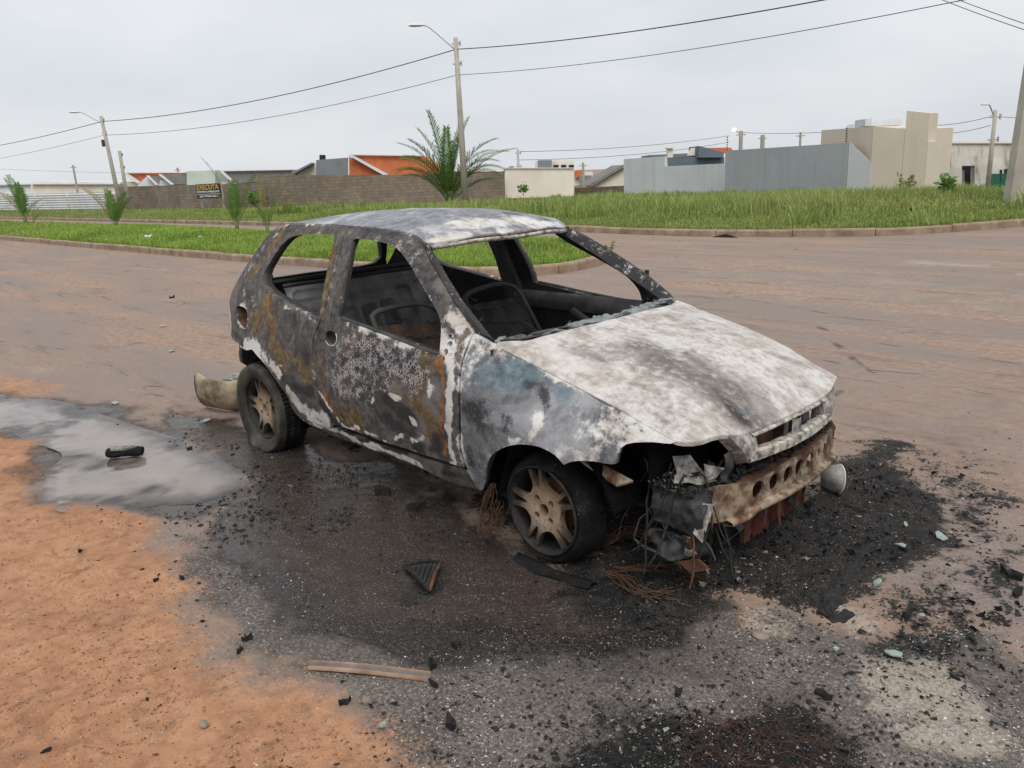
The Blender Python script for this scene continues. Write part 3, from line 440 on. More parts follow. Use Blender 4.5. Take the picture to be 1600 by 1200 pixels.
def dents(Q):     # buckled door skin and heat-warped sheet
    d = .010*fbm(Q, 3.2, 3)*np.clip((1.25-Q[:, 1])/.4, .25, 1)+.0015*fbm(Q, 16, 2)
    d = d + .012*np.exp(-((Q[:, 0]+1.02)/.20)**2-((Q[:, 1]-.52)/.09)**2)          # dent low in the door
    d = d + .006*np.exp(-((Q[:, 0]+.80)/.12)**2-((Q[:, 1]-.42)/.06)**2)
    d = d - .007*np.exp(-((Q[:, 1]-.60-.02*np.sin(3*Q[:, 0]))/.018)**2)*(Q[:, 0] < -.5)*(Q[:, 0] > -2.1)*0
    return d
def side_out(off=0.0):
    return lambda Q: np.c_[Q[:, 0], -(WID(Q)-dents(Q))+off, Q[:, 1]]
def side_in(tf):
    return lambda Q: np.c_[Q[:, 0], -(WID(Q)-dents(Q))+tf(Q), Q[:, 1]]
def t_door(Q): return np.interp(Q[:, 1], [.25, .45, .80, .90, 1.3], [.05, .085, .075, .045, .035])
def t_quart(Q): return np.interp(Q[:, 1], [.25, .6, .9, 1.3], [.03, .04, .06, .05])
SP = D['side_paint']
def soot_side(Q):
    A = np.zeros((len(Q), 6)); return A
handle_hole = [(-1.455+.052*math.cos(a), .792+.036*math.sin(a)) for a in np.linspace(0, 2*math.pi, 14, endpoint=False)]
mir_holes = [[(cx+rr*math.cos(a), cz+rr*1.25*math.sin(a)) for a in np.linspace(0, 2*math.pi, 8, endpoint=False)] for cx, cz, rr in ((-.545, .893, .008), (-.535, .862, .012), (-.545, .83, .012), (-.55, .80, .008))]
for mir in (False, True):
    q = shell('quarter_panel', D['quarter'], [D['qwin'], D['tail']], .021, side_out(), side_in(t_quart), 'burnt_side', car, SP, .002, mir, edge_pale=.55)
    d = shell('door', D['door'], [D['dwin'], handle_hole]+mir_holes, .019, side_out(), side_in(t_door), 'burnt_side', car, SP, .0055, mir, edge_pale=.55)
    f = shell('fender', D['fender'], [], .019, side_out(), side_in(lambda Q: np.full(len(Q), .022)), 'burnt_fender', car, SP, .004, mir, edge_pale=.55)
    s_ = shell('sill', D['sill'], [], .02, side_out(.006), side_in(lambda Q: np.full(len(Q), .10)), 'burnt_side', car, SP, 0, mir)  # white stroke along the flange paints in the light it catches
    sg = -1 if not mir else 1
    # recessed handle cup
    m = MB(); cy_ = float(WID([(-1.455, .792)])[0])
    prof = [(.034, .0), (.046, .003), (.043, -.012), (.030, -.030), (.006, -.036)]
    V = []; kk = 20
    for r, h in prof:
        for j in range(kk):
            a = 2*math.pi*j/kk; V.append((-1.455+r*1.18*math.cos(a), sg*(cy_+h-.003), .792+r*.82*math.sin(a)))
    m.add(V, [(i*kk+j, i*kk+(j+1) % kk, (i+1)*kk+(j+1) % kk, (i+1)*kk+j) for i in range(1, len(prof)-1) for j in range(kk)])
    m.build('handle_recess', 'charred_grey', d, True)
    m = MB(); ring = [(-1.455+.055*math.cos(a), sg*(float(WID([(-1.455+.055*math.cos(a), .792+.039*math.sin(a))])[0])+.001), .792+.039*math.sin(a)) for a in np.linspace(-2.6, .7, 16)]
    m.tube(ring, .0035, 6); m.build('handle_rim', 'ash_white', d, True)
    # window channel strip on the door waist
    wl_ = resample([D['dwin'][k] for k in (10, 11, 12, 13, 14, 15)], .03, False)
    m = MB(); m.tube([(x, sg*(float(WID([(x, z)])[0])-.018), z+.002) for x, z in wl_], .011, 6)
    m.build('window_channel', 'charred_grey', d, True)
    # A pillar: box section between windscreen edge and door frame
    we = resample(np.array(D['wsedge']), .03, False); n = len(we)
    dd = np.array(D['door'][6:13]); dd = resample(dd, .03, False); dd = dd[np.linspace(0, len(dd)-1, n).astype(int)]
    do = np.c_[dd[:, 0]+.004, -WID(dd)+.004, dd[:, 1]]
    rows = np.array([do, do*.66+we*.34+np.array([.010, -.006, .008]), do*.33+we*.67+np.array([.010, -.004, .008]), we, we+np.array([-.035, .035, -.02]), do+np.array([-.03, .055, -.01]), do])
    if mir: rows = rows*np.array([1, -1, 1])
    m = MB(); m.grid(rows if mir else rows[:, ::-1])
    o = m.build('a_pillar', 'burnt_side', car, False)
    nv = len(o.data.vertices); pa = np.zeros((nv, 4)); pb = np.zeros((nv, 4))
    gi = np.repeat(np.arange(7), n) 
    pa[:, 2] = np.where(gi >= 3, 1.2, .75); pa[:, 0] = np.where(gi == 3, .35, .28); pb[:, 2] = .2
    for an, a in (('pa', pa), ('pb', pb)):
        at_ = o.data.attributes.new(an, 'FLOAT_COLOR', 'POINT'); at_.data.foreach_set('color', a.astype(np.float32).ravel())
    # inner B pillar post with belt slot
    m = MB()
    bp = [(-1.60, .25), (-1.60, .55), (-1.595, .86), (-1.60, 1.05), (-1.60, 1.20), (-1.60, 1.31)]
    prev = []
    for (x, z) in bp:
        w = float(WID([(x, z)])[0])-.045; hw = .075 if z < .9 else .055
        prev.append([(x-hw, sg*(w), z), (x-hw, sg*(w-.04), z), (x+hw, sg*(w-.04), z), (x+hw, sg*w, z), (x-hw, sg*w, z)])
    m.grid(np.array(prev)); m.build('b_pillar', 'charred_grey' if mir else 'charred_steel', car)
    # wheel house
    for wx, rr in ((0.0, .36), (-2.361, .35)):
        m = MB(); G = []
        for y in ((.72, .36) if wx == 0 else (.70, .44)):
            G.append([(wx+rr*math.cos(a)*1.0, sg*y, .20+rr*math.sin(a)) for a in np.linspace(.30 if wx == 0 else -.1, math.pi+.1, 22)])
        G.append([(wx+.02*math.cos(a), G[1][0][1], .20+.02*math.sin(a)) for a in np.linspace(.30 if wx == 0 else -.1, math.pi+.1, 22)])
        m.grid(np.array(G)); m.build('wheel_house', 'void_shade_soot', car, True)

# hood (bonnet): height field over its plan outline
hp = [(-.324, -.658), (-.262, -.52), (-.226, -.40), (-.210, -.22), (-.206, 0), (-.210, .22), (-.226, .40), (-.262, .52), (-.324, .658)]
hs = [(p[0], p[1]) for p in D['seam'][1:]]
front = [(.612, -.55), (.650, -.431), (.662, -.385), (.671, -.29), (.676, -.15), (.678, 0), (.676, .15), (.671, .29), (.662, .385), (.650, .431), (.612, .55)]
hood_out = hp+[(x, -y) for x, y in hs[1:]]+front[::-1]+[(x, y) for x, y in hs[1:]][::-1]
def hood_h(Q):
    h = HOOD(Q)+.005*fbm(Q, 3.5, 3)+.0015*fbm(Q, 14, 2)
    c = np.interp(Q[:, 0], [-.3, .66], [.50, .33])          # the two pressed creases
    h += .008*(1/(1+np.exp((np.abs(Q[:, 1])-c)/.012)))
    e = np.clip((.62-np.abs(Q[:, 1]))/.05, 0, 1)
    return h
hood = shell('hood', hood_out, [], .017, lambda Q: np.c_[Q, hood_h(Q)], lambda Q: np.c_[Q, hood_h(Q)-.016], 'burnt_hood', car, D['hood_paint'], .002)
# roof
rp = [(p[0], p[1]) for p in D['gut']]
roof_out = rp+[(-.905, -.40), (-.865, -.27), (-.835, -.13), (-.825, 0), (-.835, .13), (-.865, .27), (-.905, .40)]+[(x, -y) for x, y in rp[::-1]]+[(-2.47, .36), (-2.54, .2), (-2.56, 0), (-2.54, -.2), (-2.47, -.36)]
def roof_h(Q): return ROOF(Q)+.003*fbm(Q, 4, 3)
roof = shell('roof', roof_out, [], .021, lambda Q: np.c_[Q, roof_h(Q)], lambda Q: np.c_[Q, roof_h(Q)-.035*np.clip((np.abs(Q[:, 1])-.36)/.1, .4, 1)], 'burnt_roof', car, D['roof_paint'], .0)
# windscreen header flange under the roof edge
hd = resample(np.array([(-.945, -.485), (-.905, -.40), (-.865, -.27), (-.835, -.13), (-.825, 0), (-.835, .13), (-.865, .27), (-.905, .40), (-.945, .485)]), .04, False)
hz = ROOF(hd)
m = MB(); m.grid(np.array([np.c_[hd[:, 0]+.004, hd[:, 1], hz-.012], np.c_[hd[:, 0]+.016, hd[:, 1], hz-.022], np.c_[hd[:, 0]-.005, hd[:, 1], hz-.034], np.c_[hd[:, 0]-.07, hd[:, 1], hz-.030]]))
o = m.build('windscreen_header', 'pale_scale', car, True)
# tailgate
def tg_x(Q):
    y, z = Q[:, 0], Q[:, 1]
    return np.interp(z, [.3, .6, .87, 1.0, 1.15, 1.33], [-2.93, -2.985, -2.97, -2.90, -2.76, -2.55])+.30*y*y
tg = [(-.60, .42), (0, .40), (.60, .42), (.60, .62), (.585, .87), (.54, 1.0), (.48, 1.15), (.40, 1.31), (0, 1.325), (-.40, 1.31), (-.48, 1.15), (-.54, 1.0), (-.585, .87), (-.60, .62)]
tw = [(-.47, .985), (0, .965), (.47, .985), (.44, 1.13), (.36, 1.265), (0, 1.28), (-.36, 1.265), (-.44, 1.13)]
shell('tailgate', tg, [tw], .05, lambda Q: np.c_[tg_x(Q), Q[:, 0], Q[:, 1]], lambda Q: np.c_[tg_x(Q)+.045, Q[:, 0], Q[:, 1]], 'burnt_side', car, [[2, .5, .6, [(0, .7), (0, .8)]]])
m = MB(); m.tube([(-3.00, -.52, .705), (-3.045, -.53, .70)], .006, 6); m.tube([(-3.04, -.53, .70), (-3.07, -.535, .70)], [.022, .018], 8); m.build('tailgate_stub', 'charred_steel', car)
# taillight pockets
for sg in (-1, 1):
    m = MB(); P = np.array(D['tail']); w = WID(P); c = P.mean(0)
    r0 = np.c_[P[:, 0], -(w-.01), P[:, 1]]; r1 = np.c_[c[0]+(P[:, 0]-c[0])*.8, -(w-.075), c[1]+(P[:, 1]-c[1])*.85]
    r2 = np.tile(r1.mean(0), (len(P), 1)); rows = np.array([np.vstack([r, r[:1]]) for r in (r0, r1, r2)])
    if sg > 0: rows = rows*np.array([1, -1, 1])
    m.grid(rows); m.build('taillight_pocket', 'rusted_steel', car)

# ---- cabin
fx = np.linspace(-2.95, -.25, 40); fy = np.linspace(-.70, .70, 30)
def floor_z(x, y):
    z = .20+.09*math.exp(-(y/.13)**2)*(x > -2.05)
    if x < -1.95: z += .20*min(1, (-1.95-x)/.12)
    return z
m = MB(); m.grid([[(x, y*np.interp(x, [-2.95, -2.5, -2.2], [.78, .85, 1]), floor_z(x, y)+.01*random.random()) for y in fy] for x in fx]); m.build('floor_pan', 'charred_steel', car)
m = MB(); m.grid([[(-.27-.05*math.sin(z*9), y, z) for y in np.linspace(-.70, .70, 20)] for z in np.linspace(.18, .855, 8)]); m.build('firewall', 'charred_steel', car)
m = MB(); G = []
for k, (dx, dz) in enumerate(((.10, -.03), (.02, -.045), (-.06, -.055), (-.11, -.085), (-.115, -.16))):
    G.append([(np.interp(abs(y), [0, .22, .40, .52, .66], [-.206, -.210, -.226, -.262, -.324])+dx, y, float(HOOD([(-.22, y*.9)])[0])+dz-.03*abs(y)**2) for y in np.linspace(-.655, .655, 24)])
m.grid(np.array(G)); m.build('cowl', 'charred_grey', car, True)
# melted windscreen glass slumped on the cowl
gx = np.linspace(-.645, .645, 96); G = []
for k in range(9):
    v = k/8; row = []
    for y in gx:
        xr = np.interp(abs(y), [0, .22, .40, .52, .66], [-.206, -.210, -.226, -.262, -.324])
        p = np.array([[y*1.0, v*.4]]); nn = float(fbm(p, 9, 4)[0]); n2 = float(fbm(p+5, 28, 3)[0])
        row.append((xr-.012-v*(.085+.05*nn+.04*(y > .3)), y, .862+.02*v+.020*nn+.016*n2+.018*math.sin(v*3.1)-.02*abs(y)))
    G.append(row)
m = MB(); m.grid(np.array(G)); m.build('melted_windscreen', 'melted_glass', car)
for k in range(34):
    m = MB(); y = random.uniform(-.60, .63); s = random.uniform(.03, .085)
    xr = np.interp(abs(y), [0, .22, .40, .52, .66], [-.206, -.210, -.226, -.262, -.324])-.03-random.random()*.06
    a = random.random()*6; t = random.uniform(-.3, .3)
    ring = [(xr+s*.5*math.cos(a+b)*random.uniform(.6, 1), y+s*1.2*math.sin(a+b)*random.uniform(.6, 1), .880+.35*t*s*math.sin(b)+random.uniform(0, .008)-.012*abs(y)) for b in np.linspace(0, 5.4, 6)]
    m.prism(ring, [(p[0], p[1], p[2]+.004) for p in ring]); m.build('glass_flake', 'melted_glass' if k % 3 else 'charred_grey', car)
# dash cross tube and hanging bits
m = MB(); m.tube([(-.50, -.66, .74), (-.47, -.3, .72), (-.46, .1, .73), (-.48, .4, .75), (-.50, .66, .74)], .022, 8); m.build('dash_beam', 'charred_steel', car, True)
m = MB(); m.tube([(-.40, .36, .62), (-.62, .36, .74), (-.80, .36, .82)], .02, 8); m.build('steering_column', 'charred_steel', car, True)
m = MB(); m.lathe([(.034, -.02), (.04, 0), (.03, .03), (.012, .045)], 12, 'y', (-.42, .20, .80)); m.build('wiper_motor', 'rusted_steel', car, True)
# rear seat back: pressed steel panel with ribbed fields
ny, nz = 460, 60; Y = np.linspace(-.60, .60, ny); Zv = np.linspace(0, 1, nz); G = np.zeros((nz, ny, 3))
def rrect(u, v, u0, u1, v0, v1, r=.03):
    cu, cv = (u0+u1)/2, (v0+v1)/2; qx = np.abs(u-cu)-(u1-u0)/2+r; qy = np.abs(v-cv)-(v1-v0)/2+r
    return np.hypot(np.maximum(qx, 0), np.maximum(qy, 0))+np.minimum(np.maximum(qx, qy), 0)-r
YY, VV = np.meshgrid(Y, Zv*.62); e = np.zeros_like(YY)
for u0, u1, v0, v1 in [(-.53, -.44, .05, .46), (-.41, -.30, .05, .46), (-.27, -.16, .05, .44), (-.13, -.02, .05, .44), (.01, .12, .05, .45), (.15, .27, .05, .52), (.31, .40, .05, .54), (.43, .54, .05, .54)]:
    sd = rrect(YY, VV, u0, u1, v0, v1); ins = 1/(1+np.exp(sd/.004)); e -= .020*ins
    if u0 < .1: e += ins*.008*np.sin(YY*2*math.pi/.020)
e += .012/(1+np.exp((np.abs(rrect(YY, VV, -.58, .58, .02, .60, .06))-.008)/.003))
e += .010/(1+np.exp((np.abs(VV-.545)-.012)/.003))*(YY < .1)
G[..., 0] = -1.93-VV*.44+e; G[..., 1] = YY; G[..., 2] = .40+VV*.93
m = MB(); m.grid(G); m.build('rear_seat_back', 'seat_pressing', car, True)
m = MB(); m.tube([(-2.21, y, .985+.004*math.sin(9*y)) for y in np.linspace(-.60, .60, 14)], .012, 8); m.build('seat_back_rail', 'charred_steel', car, True)
m = MB(); m.tube([(-2.35, y, 1.0) for y in np.linspace(-.62, .62, 8)], .014, 6); m.build('parcel_shelf_rail', 'charred_steel', car, True)
# front seat frames
def seat(name, pts, legs, mat):
    t = empty(name); t.parent = car
    m = MB(); m.tube(resample(np.array(pts), .03, False), .015, 8); m.build('back_tube', 'charred_grey', t, True)
    a, b = np.array(pts[1]), np.array(pts[-2]); lo = np.array(legs)
    G = [[a*(1-u)+b*u+(lo[0]*(1-u)+lo[1]*u-(a*(1-u)+b*u))*v+np.array([.010*math.sin(u*20)+.01*random.random(), 0, 0]) for u in np.linspace(.03, .97, 18)] for v in np.linspace(.04, .85, 12)]
    m = MB(); m.grid(np.array(G)); m.build('back_plate', mat, t)
    m = MB()
    for u in np.linspace(.1, .9, 9):
        p0 = lo[0]*(1-u)+lo[1]*u; m.tube([p0+np.array([-.02, 0, .02]), p0+np.array([.22, 0, .00]), p0+np.array([.42, 0, -.03])], .006, 5)
    m.build('seat_springs', 'rusted_steel', t)
    m = MB()
    for v in np.linspace(.15, .8, 5)+np.array([random.uniform(-.04, .04) for _ in range(5)]): ph_ = random.random()*6; sl_ = random.uniform(-.10, .10); m.tube([a*(1-u)+b*u+(lo[0]*(1-u)+lo[1]*u-(a*(1-u)+b*u))*(v+sl_*u+.014*math.sin(u*random.choice((33, 33.4))+ph_)+.02*math.sin(u*5+ph_))+np.array([.022, 0, 0]) for u in np.linspace(.04, .96, 60)], .0032, 4)
    m.build('back_springs', 'charred_grey', t)
    for p0 in lo:
        m = MB(); m.tube([p0, p0+np.array([.2, 0, -.02]), p0+np.array([.45, 0, -.05])], .016, 6); m.tube([p0+np.array([.05, 0, 0]), p0+np.array([.05, 0, -.2])], .014, 6); m.tube([p0+np.array([.4, 0, -.04]), p0+np.array([.4, 0, -.22])], .014, 6); m.build('cushion_rail', 'charred_steel', t)
    return t
seat('front_seat_frame', [(-1.06, -.62, .45), (-1.30, -.605, .86), (-1.32, -.575, .905), (-1.32, -.37, .918), (-1.30, -.25, .90), (-1.27, -.175, .82), (-1.06, -.13, .45)], [(-1.06, -.60, .44), (-1.06, -.15, .44)], 'seat_rust')
seat('front_seat_frame', [(-1.20, .14, .46), (-1.47, .17, .84), (-1.48, .20, .885), (-1.46, .38, .915), (-1.43, .48, .905), (-1.38, .53, .85), (-1.15, .58, .46)], [(-1.20, .16, .44), (-1.16, .56, .44)], 'charred_steel')
for k in range(26):     # hanging burnt cables and springs
    x, y, z = random.uniform(-1.9, -.5), random.uniform(-.55, .6), random.uniform(.35, .85); a_ = random.random()*6; l = random.uniform(.08, .3)
    P = [(x, y, z)]
    for q in range(5): a_ += random.uniform(-.8, .8); P.append((P[-1][0]+l/5*math.cos(a_), P[-1][1]+l/5*math.sin(a_), P[-1][2]-l/5*random.uniform(.2, 1.1)))
    m = MB(); m.tube(resample(np.array(P), .02, False), random.uniform(.003, .008), 5); m.build('burnt_cable', random.choice(['charred_grey', 'rusted_steel', 'charred_grey']), car, True)
for k in range(18):
    x, y = random.uniform(-1.9, -.55), random.uniform(-.5, .6); s_2 = random.uniform(.03, .09); P0 = np.array([x, y, .30+random.random()*.1]); q = [P0+s_2*np.array([random.uniform(-1, 1), random.uniform(-1, 1), random.uniform(-.5, .9)]) for _ in range(4)]
    m = MB(); m.add(q+[p+np.array([.004, .003, -.006]) for p in q], [(0, 1, 2, 3), (7, 6, 5, 4), (0, 4, 5, 1), (1, 5, 6, 2), (2, 6, 7, 3), (3, 7, 4, 0)]); m.build('burnt_scrap', random.choice(['grey_slag', 'charred_grey', 'rusted_steel']), car)
# far door trim shapes: inner waist rail and pressed opening
for (x0, x1, z0, z1) in ((-1.48, -1.05, .42, .74), (-.98, -.60, .40, .66)):
    m = MB(); w = float(WID([((x0+x1)/2, .6)])[0])-.088
    ring = resample(np.array([(x0, z0), (x1, z0), (x1, z1), (x0, z1)]), .05)
    m.tube([(p[0], w, p[1]) for p in np.vstack([ring, ring[:1]])], .008, 6, False); m.build('door_pressing', 'charred_grey', car, True)
m = MB(); m.grid([[(x, .735-.055-dy, z) for x in np.linspace(-1.55, -.55, 16)] for dy, z in ((.0, .86-.01), (.03, .835), (.045, .79), (.03, .75))]); o = m.build('door_waist_rail', 'charred_grey', car, True)
m = MB(); m.tube([(-1.655, .655, 1.10), (-1.645, .62, 1.09), (-1.64, .61, 1.05), (-1.65, .64, 1.04)], .009, 6); m.build('seat_belt_anchor', 'charred_steel', car)
m = MB(); m.tube([(-2.40, -.60, 1.05), (-2.37, -.58, 1.03)], .012, 6); m.build('window_hinge', 'charred_steel', car)
m = MB(); m.tube([(-.62, .80, .94), (-.625, .805, 1.0)], [.010, .014], 6); m.build('mirror_stub', 'charred_steel', car)

# ---- nose
fe = resample(np.array([(.671, -.30), (.676, -.15), (.678, 0), (.676, .15), (.671, .30)]), .03, False); fz = HOOD(fe)
m = MB(); m.grid(np.array([np.c_[fe[:, 0]-.004, fe[:, 1], fz+.002], np.c_[fe[:, 0]+.008, fe[:, 1], fz-.003], np.c_[fe[:, 0]+.008, fe[:, 1], fz-.010], np.c_[fe[:, 0]-.03, fe[:, 1], fz-.012]])); m.build('grille_upper_lip', 'pale_scale', car, True)
def bar_rows(y):
    x = .728-.35*y*y; z = .506
    return [(x-.06, y, z+.004), (x-.018, y, z+.014), (x-.001, y, z+.010), (x+.001, y, z-.020), (x-.006, y, z-.026), (x-.055, y, z-.028)]
m = MB(); m.grid(np.array([[np.array(p)+np.array([.008, 0, .010])*float(fbm(np.array([[y, k*.3]]), 16, 3)[0]) for k, p in enumerate(bar_rows(y))] for y in np.linspace(-.335, .335, 36)])); m.build('grille_lower_bar', 'pale_scale', car, False)
for sg in (-1, 1):   # cheeks between hood and lower bar
    G = []
    for v in np.linspace(0, 1, 7):
        a = np.array([.652-.02*v+.045*math.sin(v*1.9), sg*(.430-.10*v), .604-.125*v]); b = np.array([.668+.03*v, sg*(.275+.03*v*0), .583-.09*v]); mid = (a+b)/2+np.array([.006, 0, .002])
        G.append([a+np.array([-.05, -sg*.0, -.02]), a, a*.66+b*.34+np.array([.01, 0, 0]), mid*.5+b*.5, b, b+np.array([-.05, sg*.002, 0])])
    m = MB(); m.grid(np.array(G)); o = m.build('grille_cheek', 'burnt_hood', car, False)
    for an in ('pa', 'pb'):
        at_ = o.data.attributes.new(an, 'FLOAT_COLOR', 'POINT'); v = np.zeros((len(o.data.vertices), 4))
        if an == 'pb': v[:, 0] = .75
        else: v[:, 0] = -.35
        at_.data.foreach_set('color', v.astype(np.float32).ravel())
m = MB()
for y0, y1 in ((-.02, .045),):
    m.grid([[(.69+.018*math.sin(u*3.1), y0+(y1-y0)*u, z) for u in np.linspace(0, 1, 8)] for z in (.485, .51, .54, .575)])
m.build('emblem_mount', 'grey_slag', car, True)
for q0, q1 in (((.675, -.05, .49), (.68, -.052, .57)), ((.66, .22, .49), (.668, .22, .57))): m = MB(); m.tube([q0, q1], .010, 6); m.build('grille_post', 'charred_grey', car)
m = MB(); m.lathe([(.005, .02), (.034, .012), (.040, -.01), (.03, -.04)], 16, 'y', (.64, .15, .54)); o = m.build('grille_emblem_ring', 'charred_grey', car, True)
m = MB(); m.grid([[(.63, y, z) for y in np.linspace(-.29, -.06, 8)] for z in (.48, .52, .575)]); m.build('grille_backing', 'rusted_steel', car)
m = MB(); m.grid([[(.585, y, z) for y in np.linspace(-.34, .34, 8)] for z in (.40, .50, .60)]); m.build('slam_panel', 'charred_steel', car)
# bumper beam with round holes
bo = [(-.53, .300), (-.44, .268), (-.34, .272), (-.28, .290), (.0, .284), (.3, .284), (.47, .290), (.475, .388), (.3, .395), (0, .397), (-.25, .390), (-.36, .400), (-.535, .415)]
bh = []
for k, y in enumerate((-.250, -.142, -.040, .060, .160, .250, .335)):
    r = .037 if k < 5 else .026; bh.append([(y+r*math.cos(a), .346+r*.92*math.sin(a)) for a in np.linspace(0, 2*math.pi, 18, endpoint=False)])
def bx(Q): return .692-.235*Q[:, 0]**2+.004*fbm(Q, 12, 3)
bm_ = shell('bumper_beam', bo, bh, .02, lambda Q: np.c_[bx(Q)-.05*np.clip((.05-np.abs(Q[:, 1]-.30))/.05, 0, 1)*0, Q], lambda Q: np.c_[bx(Q)-.012, Q], 'scorched_beam', car)
m = MB(); ys = np.linspace(-.43, .47, 40); zz = np.interp(ys, [-.44, -.34, -.28, .47], [.268, .272, .290, .290])
m.grid(np.array([[(.690-.235*y*y+dx, y, z+dz) for y, z in zip(ys, zz)] for dx, dz in ((0, .004), (.030, -.004), (.034, -.016), (.0, -.022), (-.05, -.02))])); m.build('beam_lip', 'scorched_beam', car, True)
m = MB(); m.grid(np.array([[(.690-.235*y*y+dx, y, .392+dz+.006*float(fbm(np.array([[y, dx]]), 20, 2)[0])) for y in np.linspace(-.53, .48, 40)] for dx, dz in ((0, 0), (-.04, .012), (-.10, .016), (-.16, .01))])); m.build('beam_shelf', 'rusted_steel', car, True)
m = MB(); P = [(.648, .47, .385), (.640, .50, .395), (.560, .60, .41), (.575, .595, .33), (.632, .485, .285)]; m.prism(P, [(p[0]-.02, p[1]-.01, p[2]) for p in P]); m.build('beam_end', 'rusted_steel', car)
# crust of cinders on the shelf
m = MB()
for k in range(900):
    y = random.uniform(-.60, .50); x = .66-.235*y*y-random.random()**1.5*.16+.01; s = random.uniform(.005, .020); z = .395+random.random()*.030+(.015 if abs(y) < .35 else 0)
    R = Matrix.Rotation(random.random()*6, 3, (random.random()-.5, random.random()-.5, random.random()))
    V = [R @ Vector((s*random.uniform(.5, 1.4)*a, s*random.uniform(.5, 1.4)*b, s*random.uniform(.3, .8)*c)) + Vector((x, y, z)) for a, b, c in ((1, 0, 0), (-1, 0, 0), (0, 1, 0), (0, -1, 0), (0, 0, 1), (0, 0, -1))]
    m.add(V, [(0, 2, 4), (2, 1, 4), (1, 3, 4), (3, 0, 4), (2, 0, 5), (1, 2, 5), (3, 1, 5), (0, 3, 5)])
o = m.build('cinder_crust', 'char_crust', car); o['kind'] = 'stuff'
m = MB()
for k in range(420):
    y = random.uniform(-.62, .45); x = .66-.235*y*y-random.random()*.16; s = random.uniform(.003, .010); z = .41+random.random()*.03
    V = [(x+s*random.uniform(-1, 1), y+s*random.uniform(-1, 1), z+s*random.uniform(-1, 1)) for _ in range(4)]; m.add(V, [(0, 1, 2), (0, 2, 3), (0, 3, 1), (1, 3, 2)])
o = m.build('cinder_flecks', 'grey_slag', car); o['kind'] = 'stuff'
# burnt leftovers hanging in the lamp opening
for k in range(30):
    y = random.uniform(-.62, -.30); x = .60-.5*(abs(y)-.3)*random.uniform(.4, 1.1); z = random.uniform(.415, .47); s = random.uniform(.012, .035); P0 = np.array([x, y, z])
    q = [P0+s*np.array([random.uniform(-1, 1), random.uniform(-1, 1), random.uniform(-.6, .8)]) for _ in range(4)]
    m = MB(); m.add(q+[p+np.array([.003, .002, -.004]) for p in q], [(0, 1, 2, 3), (7, 6, 5, 4), (0, 4, 5, 1), (1, 5, 6, 2), (2, 6, 7, 3), (3, 7, 4, 0)]); m.build('burnt_scrap', random.choice(['char_crust', 'grey_slag', 'charred_grey', 'char_crust']), car)
for k in range(34):
    y = random.uniform(-.55, .45); x = .66-.235*y*y-random.uniform(.0, .12); z0 = random.uniform(.20, .30); l = random.uniform(.03, .14); w = random.uniform(.006, .03)
    P = np.array([(x, y, z0), (x+random.uniform(-.03, .03), y+random.uniform(-.03, .03), z0-l*.5), (x+random.uniform(-.04, .04), y+random.uniform(-.05, .05), z0-l)])
    m = MB(); m.grid([[p+np.array([0, s*w*(1-.3*i), .004*s]) for s in (-1, 0, 1)] for i, p in enumerate(P)]); o = m.build('melted_drip', random.choice(['char_crust', 'char_crust', 'charred_grey', 'rusted_steel']), car); mo = o.modifiers.new('thick', 'SOLIDIFY'); mo.thickness = .006
# radiator remnant
Yr = np.linspace(-.20, .29, 120); Zr = np.linspace(.075, .42, 8)
m = MB(); m.grid([[(.602+.006*math.sin(y*2*math.pi/.012)-.02*abs(y), y, max(z, .07+.03*float(vnoise(np.array([[y*60, 1.0]]))[0])+.015) if i == 0 else z) for y in Yr] for i, z in enumerate(Zr)]); m.build('radiator', 'red_radiator', car)
for q0, q1 in (((.585, -.215, .08), (.605, -.200, .40)), ((.585, .288, .09), (.605, .300, .42))): m = MB(); m.box(q0, q1); m.build('radiator_tank', 'rusted_steel', car)
# crumpled corner plates right front
def plate(name, P, mat, thick=.006, crumple=.012, n=10):
    P = np.array(P, float); G = np.zeros((n, n, 3))
    for i, v in enumerate(np.linspace(0, 1, n)):
        for j, u in enumerate(np.linspace(0, 1, n)):
            G[i, j] = (P[0]*(1-u)+P[1]*u)*(1-v)+(P[3]*(1-u)+P[2]*u)*v
    nn = np.cross(P[1]-P[0], P[3]-P[0]); nn /= np.linalg.norm(nn); w = fbm(G.reshape(-1, 3)+P[0]*3, 9, 3).reshape(n, n)
    G = G+nn*(crumple*w*2)[..., None]; m = MB(); V = np.vstack([G.reshape(-1, 3), (G-nn*thick).reshape(-1, 3)]); k = n*n
    F = [(i*n+j, i*n+j+1, (i+1)*n+j+1, (i+1)*n+j) for i in range(n-1) for j in range(n-1)]; F2 = [tuple(a+k for a in f[::-1]) for f in F]
    ring = [j for j in range(n)]+[i*n+n-1 for i in range(1, n)]+[(n-1)*n+j for j in range(n-2, -1, -1)]+[i*n for i in range(n-2, 0, -1)]
    S = [(ring[a], ring[a]+k, ring[(a+1) % len(ring)]+k, ring[(a+1) % len(ring)]) for a in range(len(ring))]
    m.add(V, F+F2+S); return m.build(name, mat, car)
plate('corner_plate', [(.425, -.555, .405), (.665, -.545, .430), (.635, -.56, .235), (.430, -.57, .262)], 'dark_blue_plate', .008, .040, 22)
plate('plate_edge', [(.636, -.566, .385), (.672, -.556, .385), (.642, -.572, .235), (.604, -.577, .262)], 'pale_scale', .01, .006)
plate('lower_bracket', [(.425, -.572, .245), (.60, -.577, .215), (.66, -.55, .14), (.44, -.56, .155)], 'dark_blue_plate', .008, .06, 22)
plate('lower_arm', [(.345, -.60, .155), (.36, -.57, .125), (.56, -.565, .098), (.55, -.60, .118)], 'charred_grey', .010, .012)
